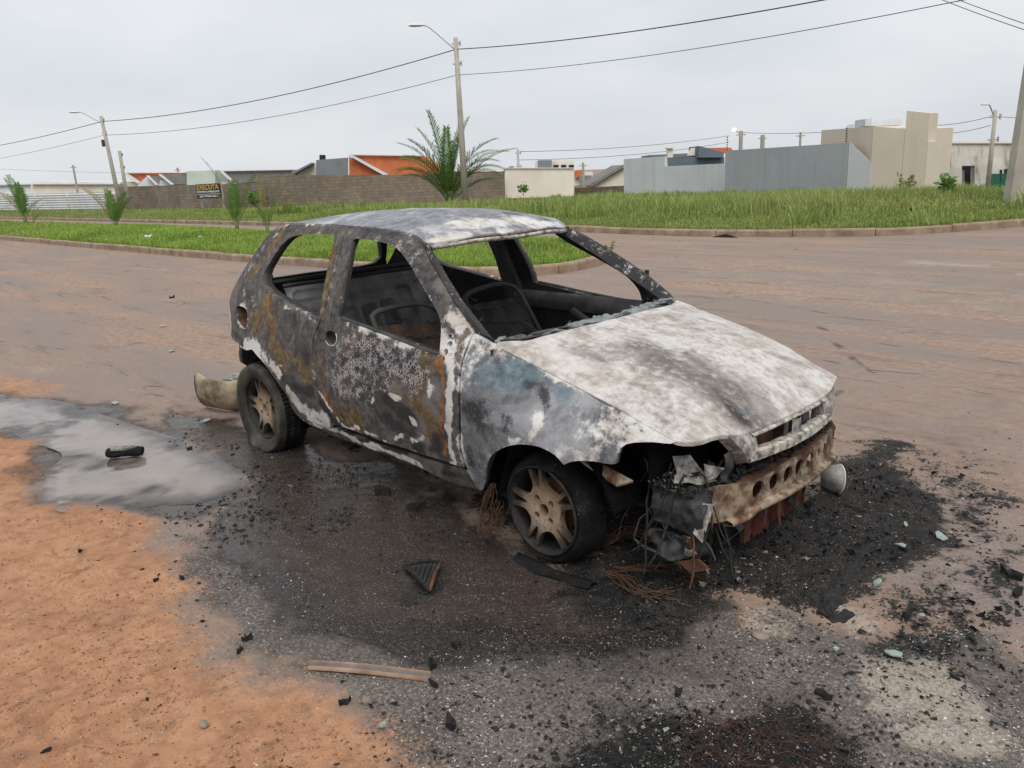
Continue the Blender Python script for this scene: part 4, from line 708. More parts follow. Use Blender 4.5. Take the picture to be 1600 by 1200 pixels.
plate('lower_arm', [(.55, -.58, .13), (.62, -.57, .16), (.665, -.56, .125), (.60, -.58, .10)], 'rusted_steel', .012, .01)
plate('fender_bracket', [(.165, -.70, .475), (.21, -.66, .47), (.36, -.62, .41), (.33, -.68, .40)], 'scorched_beam', .012, .006)
plate('headlight_shell', [(.49, -.55, .525), (.545, -.52, .535), (.595, -.50, .465), (.525, -.57, .455)], 'grey_slag', .004, .045, 20)
plate('headlight_shell', [(.515, -.57, .462), (.60, -.50, .470), (.63, -.47, .440), (.53, -.60, .440)], 'grey_slag', .004, .03, 16)
plate('headlight_shell', [(.580, -.48, .505), (.640, -.44, .500), (.615, -.45, .455), (.585, -.47, .450)], 'grey_slag', .004, .04, 18)
plate('headlight_shell', [(.60, -.42, .52), (.625, -.33, .54), (.64, -.33, .42), (.62, -.44, .42)], 'charred_grey', .006, .05, 18)
plate('inner_wing', [(.40, -.50, .60), (.10, -.52, .70), (.10, -.50, .34), (.42, -.48, .34)], 'void_shade_soot', .01, .02)
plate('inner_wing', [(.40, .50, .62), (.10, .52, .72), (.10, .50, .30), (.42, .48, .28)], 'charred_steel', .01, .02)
plate('lamp_panel', [(.42, -.60, .40), (.53, -.33, .40), (.50, -.32, .60), (.38, -.56, .59)], 'void_shade_soot', .008, .02)
for k in range(44):
    P0 = np.array([random.uniform(.36, .67), random.uniform(-.60, -.46), random.uniform(.06, .43)]); s_2 = random.uniform(.012, .045)
    q = [P0+s_2*np.array([random.uniform(-1, 1), random.uniform(-.5, .5), random.uniform(-1, 1)]) for _ in range(4)]
    m = MB(); m.add(q+[p+np.array([.003, .004, -.003]) for p in q], [(0, 1, 2, 3), (7, 6, 5, 4), (0, 4, 5, 1), (1, 5, 6, 2), (2, 6, 7, 3), (3, 7, 4, 0)]); m.build('burnt_scrap', random.choice(['char_crust', 'charred_grey', 'rusted_steel', 'dark_blue_plate', 'char_crust', 'grey_slag']), car)
for k in range(22):
    x, y, z = random.uniform(.30, .64), random.uniform(-.60, -.36), random.uniform(.36, .50); P = [(x, y, z)]; a_ = random.uniform(-2.4, .2)
    for q in range(6): a_ += random.uniform(-.7, .7); P.append((P[-1][0]+.03*math.cos(a_), P[-1][1]-.008+.02*math.sin(a_), max(.02, P[-1][2]-random.uniform(.01, .09))))
    m = MB(); m.tube(resample(np.array(P), .02, False), random.uniform(.0015, .005), 5); m.build('burnt_cable', random.choice(['char_crust', 'copper_wire', 'charred_grey']), car, True)
# engine lump
m = MB(); V, F = [], []
for (c, s) in (((.28, .02, .42), (.20, .30, .20)), ((.30, -.30, .40), (.15, .14, .14)), ((.40, .22, .30), (.12, .14, .12))):
    nu, nv_ = 16, 10; G = []
    for i in range(nv_+1):
        th = math.pi*i/nv_; row = []
        for j in range(nu+1):
            ph = 2*math.pi*(j % nu)/nu; d = np.array([math.sin(th)*math.cos(ph), math.sin(th)*math.sin(ph), math.cos(th)]); d = np.sign(d)*np.abs(d)**.55
            row.append(np.array(c)+d*np.array(s)*(1+.35*float(fbm(d[None], 2.3, 3)[0])))
        G.append(row)
    m.grid(np.array(G))
m.build('engine_block', 'void_shade_soot', car)

# ---- wheels
def wheel_local():
    """alloy with five pairs of spokes, in the x-z plane, outer face towards -y"""
    r_h, r_o = .092, .177; pts = []
    for k in range(5):
        a0 = math.radians(90+12)+k*2*math.pi/5
        for s, (r, da) in enumerate([(r_h*1.0, -.52), (r_h*1.10, -.36), (.125, -.245), (r_o, -.215), (r_o, -.125), (.14, -.105), (.098, -.06), (.094, 0), (.098, .06), (.14, .105), (r_o, .125), (r_o, .215), (.125, .245), (r_h*1.10, .36)]):
            pts.append((r*math.cos(a0+da), r*math.sin(a0+da)))
    holes = [[(.020*math.cos(a), .020*math.sin(a)) for a in np.linspace(0, 2*math.pi, 12, endpoint=False)]]
    holes[0] = [(p[0]*1.25, p[1]*1.25) for p in holes[0]]
    for k in range(4):
        a0 = math.radians(40)+k*math.pi/2
        holes.append([(.054*math.cos(a0)+.0155*math.cos(a), .054*math.sin(a0)+.0155*math.sin(a)) for a in np.linspace(0, 2*math.pi, 10, endpoint=False)])
    return pts, holes
WP, WH = wheel_local()
def wheel(name, c, R, flat, tyre_mat_, soot, sg, seed, label=None):
    t = empty(name, c); t.parent = car
    def face(off):
        def f(Q):
            r = np.linalg.norm(Q, axis=1); y = np.interp(r, [0, .05, .09, .13, .18], [.020, .016, .012, .020, .004])
            return np.c_[Q[:, 0], sg*(y*-1+.028-off) if sg > 0 else (y-.028+off), Q[:, 1]]
        return f
    # outer face of the right wheel is at y = c.y; more negative y is outwards
    def fo(Q):
        r = np.linalg.norm(Q, axis=1); y = np.interp(r, [0, .05, .09, .13, .18], [.026, .022, .020, .014, .014]); return np.c_[Q[:, 0], sg*(-y) if sg > 0 else y, Q[:, 1]]
    def fi(Q):
        P = fo(Q); r = np.linalg.norm(Q, axis=1); P[:, 1] += (-sg)*np.interp(r, [0, .09, .18], [.045, .030, .020]); return P
    rim = shell('rim', WP, WH, .012, fo, fi, 'scorched_alloy', t, res=.012)
    m = MB(); prof = [(.186, .0), (.192, .004), (.190, .012), (.178, .018), (.172, .05), (.168, .12), (.180, .16), (.19, .165)]
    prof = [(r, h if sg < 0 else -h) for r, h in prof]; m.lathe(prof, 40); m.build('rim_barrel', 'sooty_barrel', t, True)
    m = MB(); m.lathe([(r, h if sg < 0 else -h) for r, h in ((.004, .085), (.115, .085), (.118, .095), (.118, .11))], 28); m.build('brake_disc', 'rusted_steel', t, True)
    m = MB(); m.lathe([(r, h if sg < 0 else -h) for r, h in ((.001, .052), (.034, .052), (.036, .07), (.05, .085))], 16); m.build('wheel_hub', 'rusted_steel', t, True)
    # tyre
    k = 64; prof = [(.190, .012), (.192, .000), (.205, -.012), (R*.60+.08, -.022), (R*.85+.03, -.022), (R-.012, -.008), (R-.002, .015), (R, .05), (R-.003, .09), (R, .12), (R-.012, .155), (R*.8+.04, .168), (.2, .158), (.19, .15)]
    if R < .26: prof = [(.188, .022), (.191, .012), (.198, .010), (.206, .014), (.214, .022), (.220, .035), (R-.008, .05), (R-.004, .075), (R, .10), (R, .125), (R-.01, .155), (.215, .168), (.2, .158), (.19, .15)]
    V = []; rs = np.random.default_rng(seed); gr = c[2]
    for r, h in prof:
        for j in range(k):
            g = 2*math.pi*j/k; x, z = r*math.cos(g), r*math.sin(g); yy = h
            lim = -(gr-.006)
            if z < lim+.05:
                tt = (r-.19)/max(R-.19, 1e-3); push = max(0, (lim+.05)-z)
                z = max(z, lim+.004*(1-tt)+.0)
                yy = h+(-.030 if h < .07 else .03)*min(1, push/.05)*(1.0 if tt > .2 else .2)
            if R < .26:
                q_ = float(fbm(np.array([[3*math.cos(g), 3*math.sin(g), h*12]]), 1.3, 3)[0]); x, z, yy = x*(1+.10*q_*(r > .195)), max(z*(1+.10*q_*(r > .195)), lim), yy+.03*q_*(r > .195)
            V.append((x, yy if sg < 0 else -yy, z))
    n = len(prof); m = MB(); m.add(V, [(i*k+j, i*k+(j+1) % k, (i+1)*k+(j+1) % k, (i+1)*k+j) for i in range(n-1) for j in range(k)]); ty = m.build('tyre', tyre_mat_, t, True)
    # tread blocks
    m = MB()
    for j in range(0, 72):
        g = 2*math.pi*j/72
        if R*math.sin(g) < -(gr-.02): continue
        for h0, h1 in ((.012, .045), (.055, .088), (.098, .135)):
            ca, sa = math.cos(g), math.sin(g); w = .0085
            P = []
            for rr in (R-.006, R+.004):
                for hh, ww in ((h0, -w), (h1, -w), (h1, w), (h0, w)): P.append((rr*ca-ww*sa, hh if sg < 0 else -hh, rr*sa+ww*ca))
            m.prism(P[:4], P[4:])
    if R > .27: m.build('tread', 'burnt_rubber', t)
    return t
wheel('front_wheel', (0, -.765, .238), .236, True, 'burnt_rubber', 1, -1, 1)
wheel('rear_wheel', (-2.361, -.765, .247), .284, True, 'scorched_rubber', 0, -1, 2)
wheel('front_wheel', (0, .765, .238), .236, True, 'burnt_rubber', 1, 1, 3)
wheel('rear_wheel', (-2.361, .765, .247), .284, True, 'scorched_rubber', 0, 1, 4)
# melted tread ribbon lying round the front wheel
m = MB(); pl = resample(np.array([(-.12, -.79, .012), (-.04, -.800, .010), (0.06, -.805, .010), (.14, -.80, .010), (.22, -.785, .012), (.28, -.77, .008)]), .02, False)
G = np.array([[p+np.array([0, w*.030*(1+1.2*float(fbm(p[None], 9, 2)[0])), .014*math.cos(w*2)+.016*float(fbm(p[None]+w, 25, 2)[0])]) for p in pl] for w in np.linspace(-1, 1, 9)]); m.grid(G); m.build('melted_tread', 'burnt_rubber', car, True)
# underside suspension arms
for sg in (-1, 1): m = MB(); m.tube([(0, sg*.60, .2), (-.05, sg*.25, .19)], .025, 6); m.build('suspension_arm', 'charred_steel', car)
m = MB(); m.tube([(-2.36, -.6, .24), (-2.36, .6, .24)], .03, 8); m.build('axle', 'charred_steel', car)
# ------------------------------------------------------------------ ground
def grow(a, b, step, lim, f=1.085):
    r = list(np.arange(a, b+step/2, step)); s = step; x = r[-1]
    while x < lim[1]: s *= f; x += s; r.append(x)
    s = step; x = r[0]; L = []
    while x > lim[0]: s *= f; x -= s; L.append(x)
    return np.array(L[::-1]+r)
GX = grow(-3.6, 2.0, .0165, (-700, 500)); GY = grow(-2.7, 1.5, .0165, (-300, 700))
XX, YY = np.meshgrid(GX, GY, indexing='ij'); Q = np.c_[XX.ravel(), YY.ravel()]
near = (np.abs(Q[:, 0]+1) < 13) & (np.abs(Q[:, 1]) < 11)
masks = {}
wob = np.zeros((len(Q), 2)); qn = Q[near]
wob[near] = np.c_[fbm(qn, 2.2, 5, .6), fbm(qn+31, 2.2, 5, .6)]*.22
for k, polys in D['ground'].items():
    a = np.zeros(len(Q))
    for poly, blur, amp in polys:
        p = np.array(poly); qq = qn+wob[near]; d = dist_poly(qq, p); d = np.where(inside(qq, p), d, -d)
        t = np.clip(.5+d/(2*blur), 0, 1); a[near] = np.maximum(a[near], amp*t*t*(3-2*t))
    masks[k] = a
pp = np.array(D['puddle']); qq = qn+wob[near]*.25; d = dist_poly(qq, pp); d = np.where(inside(qq, pp), d, -d); pud = np.zeros(len(Q)); t = np.clip(.5+d/.42, 0, 1); pud[near] = t*t*(3-2*t)
H = np.zeros(len(Q))
h = .0045*fbm(qn, 3.0, 3)+.0035*fbm(qn, 14, 3)+.0022*fbm(qn, 45, 2)
dm = masks['dirt'][near]; cm = masks['char'][near]
h += dm*(.012*(fbm(qn, 5, 5, .6)+.25)+.010*fbm(qn, 26, 3, .6)+.006*np.maximum(fbm(qn, 12, 3), 0))
rut = np.exp(-((qn[:, 1]+2.42+.28*(qn[:, 0]+.6))/.05)**2)*dm
h -= .020*rut*(.7+1.4*fbm(qn, 22, 2))
rut2 = np.exp(-((qn[:, 1]+2.20+.05*(qn[:, 0]+2)-.08*np.sin(qn[:, 0]*1.7))/.06)**2)*dm*(qn[:, 0] < -1.0)
h -= .012*rut2*(.7+1.2*fbm(qn+3, 25, 2))
h += np.clip(cm, 0, 1)*(.030*np.maximum(fbm(qn, 11, 4, .65)+.10, 0)+.012*np.maximum(fbm(qn, 34, 2), -.1))
pile = np.array([on_z(x, y)[:2] for x, y in ((935, 885), (1010, 862), (1110, 862), (1180, 838), (1255, 800), (1300, 755))]); h += .045*np.exp(-(dist_poly(qn, pile, False)/.07)**2)*(.7+1.4*fbm(qn, 9, 3, .6))
h -= .020*pud[near]-.022*pud[near]*np.maximum(fbm(qn, 3.2, 5, .6)-.12, 0)
edge = np.clip((9-np.abs(qn[:, 0]+1))/2, 0, 1)*np.clip((4.5-np.abs(qn[:, 1]))/1.5, 0, 1)
H[near] = h*edge
far_l = [(-110, 12.45), (-70, 12.45), (-42, 12.5), (-27, 12.5), (-18, 12.9), (-14, 13.0), (-12, 12.95), (-9.5, 12.6), (-7.7, 12.6), (-5.2, 13.15), (-4.1, 13.75), (-3.3, 14.8), (-2.5, 16.3), (-1.2, 19.5), (2, 30), (8, 50)]
vp = np.vstack([np.array(far_l), [(60, 60), (60, 160), (-160, 160), (-160, 12.45)]]); far_in = np.where((Q[:, 1] > 12) & (Q[:, 1] < 165) & (Q[:, 0] > -165) & (Q[:, 0] < 65))[0]; fi_ = inside(Q[far_in], vp) & (dist_poly(Q[far_in], vp) > 1.6); H[far_in[fi_]] = -.9
NI, NJ = len(GX), len(GY)
ii, jj = np.meshgrid(np.arange(NI-1), np.arange(NJ-1), indexing='ij'); a = (ii*NJ+jj).ravel()
F = np.c_[a, a+NJ, a+NJ+1, a+1]
def ground_mat():
    t = NT('road_ground'); g1, g2 = t.attr('ga'), t.attr('gb')
    wide = t.noise(.35, 5, .6); lane = t.noise(1.0, 7, .62, t.mapping((.16, 1.1, 1))); lane2 = t.noise(1.0, 6, .65, t.mapping((.7, 4.5, 1)))
    n1 = t.noise(3.0, 7, .62); n2 = t.noise(14, 7, .65); n3 = t.noise(75, 6, .65); n4 = t.noise(260, 4, .6); n5 = t.noise(9, 6, .7, None, .6)
    red = t.ramp(n2, [(.3, (.235, .155, .115)), (.55, (.345, .240, .180)), (.75, (.43, .32, .245))])
    tar = t.ramp(n3, [(.3, (.165, .128, .110)), (.55, (.275, .220, .190)), (.72, (.38, .315, .27))])
    f = t.step(t.math('ADD', t.math('MULTIPLY', lane, .65), t.math('MULTIPLY', wide, .35)), .41, .60)
    c = t.mix(f, tar, red)
    c = t.mix(t.math('MULTIPLY', t.step(lane2, .53, .70), .48), c, (.125, .090, .076))
    c = t.mix(t.math('MULTIPLY', t.step(t.noise(1.0, 7, .65, t.mapping((.5, 1.8, 1), None, (0, 0, .2))), .56, .70), .35), c, (.44, .33, .25))
    crk = t.step(t.vor(1.0, 'DISTANCE_TO_EDGE', t.mapping((.35, 1.0, 1))), .012, .004); crk = t.math('MULTIPLY', crk, t.step(n1, .5, .62)); c = t.mix(t.math('MULTIPLY', crk, .7), c, (.05, .036, .03))
    c = t.mix(t.math('MULTIPLY', t.step(n4, .60, .72), .35), c, (.46, .38, .32)); c = t.mix(t.math('MULTIPLY', t.step(n4, .42, .32), .35), c, (.08, .06, .05))
    def mask(a, k1, k2, k3, lo, hi):
        v = t.math('ADD', a, t.math('MULTIPLY', t.math('SUBTRACT', n1, .5), k1)); v = t.math('ADD', v, t.math('MULTIPLY', t.math('SUBTRACT', n2, .5), k2))
        return t.step(t.math('ADD', v, t.math('MULTIPLY', t.math('SUBTRACT', n3, .5), k3)), lo, hi)
    grey = t.ramp(n3, [(.32, (.040, .035, .032)), (.48, (.105, .092, .082)), (.60, (.20, .178, .158)), (.74, (.46, .42, .375))])
    grey = t.mix(t.math('MULTIPLY', t.step(n1, .42, .62), .55), grey, t.ramp(n3, [(.3, (.022, .019, .018)), (.6, (.075, .066, .060)), (.76, (.30, .28, .25))]))
    c = t.mix(t.math('MULTIPLY', mask(g2[0], .9, .7, .6, .25, .75), .92), c, grey)
    dirt = t.ramp(t.math('ADD', t.math('MULTIPLY', n2, .6), t.math('MULTIPLY', n1, .4)), [(.30, (.255, .122, .064)), (.48, (.41, .205, .108)), (.60, (.495, .265, .148)), (.75, (.56, .34, .21))])
    dirt = t.mix(t.math('MULTIPLY', t.step(n4, .58, .72), .45), dirt, (.62, .45, .33))
    dirt = t.mix(t.math('MULTIPLY', t.step(n5, .54, .66), .50), dirt, (.185, .088, .048))
    dirt = t.mix(t.math('MULTIPLY', t.step(t.noise(90, 5, .7), .55, .68), .40), dirt, (.24, .125, .075)); dirt = t.mix(t.math('MULTIPLY', t.step(t.noise(140, 3, .6), .62, .70), .6), dirt, (.66, .50, .38))
    dmask = mask(g1[0], .7, 1.0, 1.3, .22, .82); c = t.mix(dmask, c, dirt)
    wetm = mask(g1[1], .9, .9, .6, .22, .85)
    wc = t.ramp(n3, [(.30, (.006, .005, .0045)), (.5, (.017, .0135, .012)), (.64, (.040, .033, .029)), (.78, (.15, .135, .12))])
    c = t.mix(t.math('MULTIPLY', wetm, .88), c, wc)
    pale = t.ramp(n3, [(.3, (.26, .21, .165)), (.6, (.47, .40, .33)), (.8, (.60, .55, .48))])
    c = t.mix(t.math('MULTIPLY', mask(g2[1], .9, .8, .5, .3, .8), .8), c, pale)
    chm = mask(g1[2], 1.3, 1.7, 1.5, .38, .72)
    cc = t.ramp(n3, [(.35, (.003, .003, .003)), (.57, (.011, .0105, .010)), (.70, (.035, .033, .030)), (.82, (.18, .17, .155))])
    c = t.mix(t.math('MULTIPLY', chm, .96), c, cc)
    # ash grains
    zone = t.math('MAXIMUM', t.math('MAXIMUM', g2[0], t.math('MULTIPLY', g1[2], .8)), t.math('MAXIMUM', t.math('MULTIPLY', g1[1], .8), t.math('MULTIPLY', g1[0], .18)))
    gr = t.math('MULTIPLY', t.step(t.noise(190, 2, .5), .64, .70), t.step(zone, .1, .8)); gr = t.math('MULTIPLY', gr, t.step(n2, .38, .58))
    c = t.mix(t.math('MULTIPLY', gr, .75), c, (.55, .52, .48))
    wetf = t.math('MULTIPLY', t.step(t.math('ADD', g1[1], t.math('MULTIPLY', t.math('SUBTRACT', n1, .5), 1.1)), .55, .85), t.math('SUBTRACT', 1.0, t.math('MULTIPLY', chm, .5)))
    t.bump(t.math('MULTIPLY', t.math('ADD', t.math('MULTIPLY', n3, .8), t.math('MULTIPLY', n4, .6)), t.math('SUBTRACT', 1.0, t.math('MULTIPLY', wetf, .72))), .7, .009)
    r = t.math('SUBTRACT', t.math('ADD', .80, t.math('MULTIPLY', n3, .2)), t.math('MULTIPLY', wetf, .68))
    return t.done(c, r, 0, .4)
ground_mat()
ground = mesh('ground', np.c_[Q, H], F, 'road_ground', None, True, {'ga': np.c_[masks['dirt'], masks['wet'], masks['char']], 'gb': np.c_[masks['grey'], masks['pale'], pud]})
ground['kind'] = 'structure'
def gz(x, y):
    i = int(np.clip(np.searchsorted(GX, x), 1, NI-1)); j = int(np.clip(np.searchsorted(GY, y), 1, NJ-1)); return float(H[i*NJ+j])
def water_mat():
    t = NT('puddle_water'); c = t.ramp(t.noise(2.2, 5, .6), [(.35, (.26, .215, .185)), (.65, (.32, .268, .235))]); dp = t.attr('ga')
    t.bump(t.noise(7, 3, .5), .02, .01); t.done(c, .03, 0, .5); t.put(t.b.inputs['IOR'], 1.6)
    tr = t.n.new('ShaderNodeBsdfTransparent'); gl = t.n.new('ShaderNodeBsdfGlossy'); gl.inputs['Roughness'].default_value = .04; fr = t.n.new('ShaderNodeFresnel'); fr.inputs['IOR'].default_value = 1.36
    thin = t.n.new('ShaderNodeMixShader'); t.l.new(fr.outputs[0], thin.inputs[0]); t.l.new(tr.outputs[0], thin.inputs[1]); t.l.new(gl.outputs[0], thin.inputs[2])
    mx = t.n.new('ShaderNodeMixShader'); t.l.new(t.math('MULTIPLY', t.step(dp[0], .0, .9), .92), mx.inputs[0]); t.l.new(thin.outputs[0], mx.inputs[1]); t.l.new(t.b.outputs[0], mx.inputs[2]); t.l.new(mx.outputs[0], t.out.inputs['Surface']); return t.m
water_mat()
PV, PF = cdt(resample(pp+(pp-pp.mean(0))*.10, .05), [], .035); WL = -.0050
ix = np.clip(np.searchsorted(GX, PV[:, 0]), 1, NI-1); jx = np.clip(np.searchsorted(GY, PV[:, 1]), 1, NJ-1); dep = np.clip((WL-H[ix*NJ+jx])/.019, 0, 1)
o = mesh('puddle', np.c_[PV, np.full(len(PV), WL)], PF, 'puddle_water', None, True, {'ga': np.c_[dep, dep, dep]}); o['kind'] = 'structure'

# ------------------------------------------------------------------ median, kerbs, verge
simple('kerb_concrete', (.20, .13, .085), (.41, .31, .22), 3.5, .9, .4, 30)
simple('verge_soil', (.05, .075, .018), (.16, .13, .06), 1.2, .95, .5, 8, bdist=.03)
simple('red_soil', (.24, .12, .06), (.42, .24, .13), 2, .95, .5, 8, bdist=.03)
med_near = [(-75, 4.75), (-40, 4.78), (-24, 4.80), (-13.7, 4.95), (-8.2, 5.35), (-7.2, 5.50), (-6.65, 5.85), (-6.40, 6.35), (-6.42, 7.0), (-6.6, 7.7), (-7.1, 8.4), (-8.0, 9.0), (-9.5, 9.3), (-14, 9.3), (-24, 9.3), (-45, 9.3), (-75, 9.3)]
def kerb(name, path, label, w=.14, hgt=.15, piece=1.0, inset=1, skip=None):
    base = empty(name, (0, 0, 0)); base['kind'] = 'structure'
    P = resample(np.array(path, float), .25, False); L = np.r_[0, np.cumsum(np.linalg.norm(np.diff(P, axis=0), axis=1))]
    tot = L[-1]; s = 0
    while s < tot:
        e = min(s+piece*random.uniform(.96, 1.04), tot); ss = np.linspace(s+.008, e-.008, 4)
        x = np.interp(ss, L, P[:, 0]); y = np.interp(ss, L, P[:, 1]); t = np.gradient(np.c_[x, y], axis=0); t /= np.linalg.norm(t, axis=1)[:, None]; n = np.c_[-t[:, 1], t[:, 0]]*inset
        dz = random.uniform(-.008, .008); h = hgt+dz; rows = []
        for off, z in ((0, -.05), (.0, h-.035), (.012, h-.01), (.035, h), (w, h), (w, -.05)): rows.append(np.c_[x+n[:, 0]*off, y+n[:, 1]*off, np.full(4, z)])
        G = np.array(rows); mid = (x[1], y[1])
        m = MB(); m.grid(G if inset < 0 else G[:, ::-1])
        k0, k1 = [i*4 for i in range(6)], [i*4+3 for i in range(6)]; m.f += [tuple(k0), tuple(k1[::-1])]
        m.build('kerb_stone', 'kerb_concrete', base); s = e
    return base, P
kerb('median_kerb', med_near[1:], '', inset=1, piece=1.3)
kerb('verge_kerb', far_l[1:-1], '', inset=1, piece=1.6)
# storm drain mouth
dr = on_z(1132, 371, 0); m = MB()
for k in range(1): m.prism([(dr[0]-.30, dr[1]-.012, .004), (dr[0]+.30, dr[1]-.012, .004), (dr[0]+.02, dr[1]-.012, .075)], [(dr[0]-.30, dr[1]+.05, .004), (dr[0]+.30, dr[1]+.05, .004), (dr[0]+.02, dr[1]+.05, .075)])
o = m.build('storm_drain', 'charred_steel'); tag(o, 'dark storm drain mouth in the far kerb before the grass lot', 'drain')
def sheet(name, outline, sp, zf, mat, kind='structure'):
    V, F = cdt(np.array(outline, float), [], sp); o = mesh(name, np.c_[V, zf(V)], F, mat, None, True)
    if kind: o['kind'] = kind
    return o
mp = resample(np.array(med_near), .5, False)
med_poly = np.array([(x, y) for x, y in mp])
def med_z(Q): return .11+.16*np.clip(dist_poly(Q, med_poly)/1.4, 0, 1)*(1+.8*fbm(Q, .35, 2))
sheet('median_soil', shrink(med_poly, .10), 1.0, med_z, 'verge_soil')
fp = resample(np.array(far_l), .8, False); far_poly = np.vstack([fp+np.array([0, .12]), [(60, 60), (60, 160), (-160, 160), (-160, 12.57)]])
def far_z(Q):
    d = dist_poly(Q, fp, False); return .12+.10*np.clip(d/2, 0, 1)*(1+.8*fbm(Q, .2, 2))-.55*np.clip(np.maximum((d-5)/14, (Q[:, 1]-20)/13), 0, 1)
sheet('verge_soil', far_poly, 2.5, far_z, 'verge_soil')

# ------------------------------------------------------------------ grass: blades as stuff
def grass_mat(name, c0, c1, c2):
    t = NT(name); n = t.noise(.7, 5, .6); n2 = t.noise(9, 3, .6); a = t.attr('ga')
    c = t.ramp(t.math('ADD', t.math('MULTIPLY', n, .55), t.math('MULTIPLY', n2, .45)), [(.32, c0), (.5, c1), (.68, c2)])
    pt = t.noise(.22, 6, .65); c = t.mix(t.math('MULTIPLY', t.step(pt, .50, .66), .55), c, c2); c = t.mix(t.math('MULTIPLY', t.step(pt, .48, .34), .45), c, [.75*x for x in c0])
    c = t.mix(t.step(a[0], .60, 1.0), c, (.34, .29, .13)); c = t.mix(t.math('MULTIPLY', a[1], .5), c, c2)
    t.done(c, .6, 0, .25); t.put(t.b.inputs['Transmission Weight'], 0.0)
    tr = t.n.new('ShaderNodeBsdfTranslucent'); mx = t.n.new('ShaderNodeMixShader'); mx.inputs[0].default_value = .35
    t.l.new(c, tr.inputs[0]); t.l.new(t.b.outputs[0], mx.inputs[1]); t.l.new(tr.outputs[0], mx.inputs[2]); t.l.new(mx.outputs[0], t.out.inputs['Surface']); return t.m
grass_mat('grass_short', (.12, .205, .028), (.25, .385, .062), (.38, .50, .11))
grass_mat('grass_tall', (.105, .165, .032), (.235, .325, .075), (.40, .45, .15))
def grass(name, P, z, hh, ww, mat, label, seed, lean=.5):
    rs = np.random.default_rng(seed); n = len(P); a = rs.random(n)*2*math.pi; d = np.c_[np.cos(a), np.sin(a)]; s = np.c_[-d[:, 1], d[:, 0]]
    h = hh*rs.uniform(.55, 1.25, n); w = ww*rs.uniform(.7, 1.3, n); le = lean*h*rs.uniform(.2, 1.1, n)
    b = np.c_[P, z]; V = np.zeros((n, 5, 3))
    V[:, 0, :2] = P-s*w[:, None]; V[:, 1, :2] = P+s*w[:, None]; V[:, 0, 2] = V[:, 1, 2] = z-.02
    m_ = P+d*(le*.35)[:, None]; V[:, 2, :2] = m_+s*(w*.8)[:, None]; V[:, 3, :2] = m_-s*(w*.8)[:, None]; V[:, 2, 2] = V[:, 3, 2] = z+h*.6
    V[:, 4, :2] = P+d*le[:, None]; V[:, 4, 2] = z+h
    i = np.arange(n)*5; F = np.vstack([np.c_[i, i+1, i+2], np.c_[i, i+2, i+3], np.c_[i+3, i+2, i+4]])
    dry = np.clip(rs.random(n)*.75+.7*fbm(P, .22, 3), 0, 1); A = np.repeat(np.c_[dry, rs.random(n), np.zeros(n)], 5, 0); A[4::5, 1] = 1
    o = mesh(name, V.reshape(-1, 3), F, mat, None, False, {'ga': A}); tag(o, label, 'grass', kind='stuff'); return o
def scatter_px(n, box, seed, test, zc):
    """spread points so that they are about as dense everywhere in the view, with a share spread evenly on the ground"""
    rs = np.random.default_rng(seed); out = []
    px = rs.uniform(box[0], box[2], n); py = rs.uniform(box[1], box[3], n)
    d = C_R[None]*((px-800)/FPX)[:, None]+C_U[None]*((600-py)/FPX)[:, None]+C_F[None]; ok = d[:, 2] < -1e-4; t = (zc-CAM_POS[2])/d[:, 2]; P = (CAM_POS+d*t[:, None])[:, :2]
    ok &= (t > 0) & (t < 160); P = P[ok]; return P[test(P)]
med_in = shrink(med_poly, .13)
Pm = np.vstack([scatter_px(150000, (-250, 325, 1100, 425), 1, lambda P: inside(P, med_in), .2), np.c_[RNG.uniform(-30, -6.3, 60000), RNG.uniform(4.8, 9.4, 60000)]]); Pm = Pm[inside(Pm, med_in)]
dcam = np.linalg.norm(Pm-CAM_POS[:2], axis=1); hm = .10+.10*np.clip(fbm(Pm, .45, 3)+.15, 0, 1)
keep = ~((np.hypot((Pm[:, 0]+8.3)/1.5, (Pm[:, 1]-7.1)/.55) < 1) & (RNG.random(len(Pm)) < .9)); Pm, dcam, hm = Pm[keep], dcam[keep], hm[keep]
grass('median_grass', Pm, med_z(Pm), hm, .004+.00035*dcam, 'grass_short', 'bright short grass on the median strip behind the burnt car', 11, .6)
Pf = scatter_px(230000, (-250, 286, 1850, 372), 2, lambda P: inside(P, far_poly) & (P[:, 1] < 62), .2)
Pf = np.vstack([Pf, np.c_[RNG.uniform(-45, 8, 50000), RNG.uniform(12.7, 40, 50000)]]); Pf = Pf[inside(Pf, far_poly)]
df = np.linalg.norm(Pf-CAM_POS[:2], axis=1); side_ = (Pf[:, 0] > -16+.0*Pf[:, 1])
lush = np.clip((Pf[:, 0]+45)/20, 0, 1); ke = np.clip(dist_poly(Pf, fp, False)/4, .35, 1)
hf = (.16+.30*lush*np.clip(.45+1.3*fbm(Pf, .18, 3), .10, 1))*ke
keep = RNG.random(len(Pf)) > (fbm(Pf, .25, 3) > .36)*.7; Pf, df, hf = Pf[keep], df[keep], hf[keep]
grass('verge_grass', Pf, far_z(Pf), hf, .004+.00045*df, 'grass_tall', 'tall green grass filling the empty lots beyond the far kerb', 12, .55)

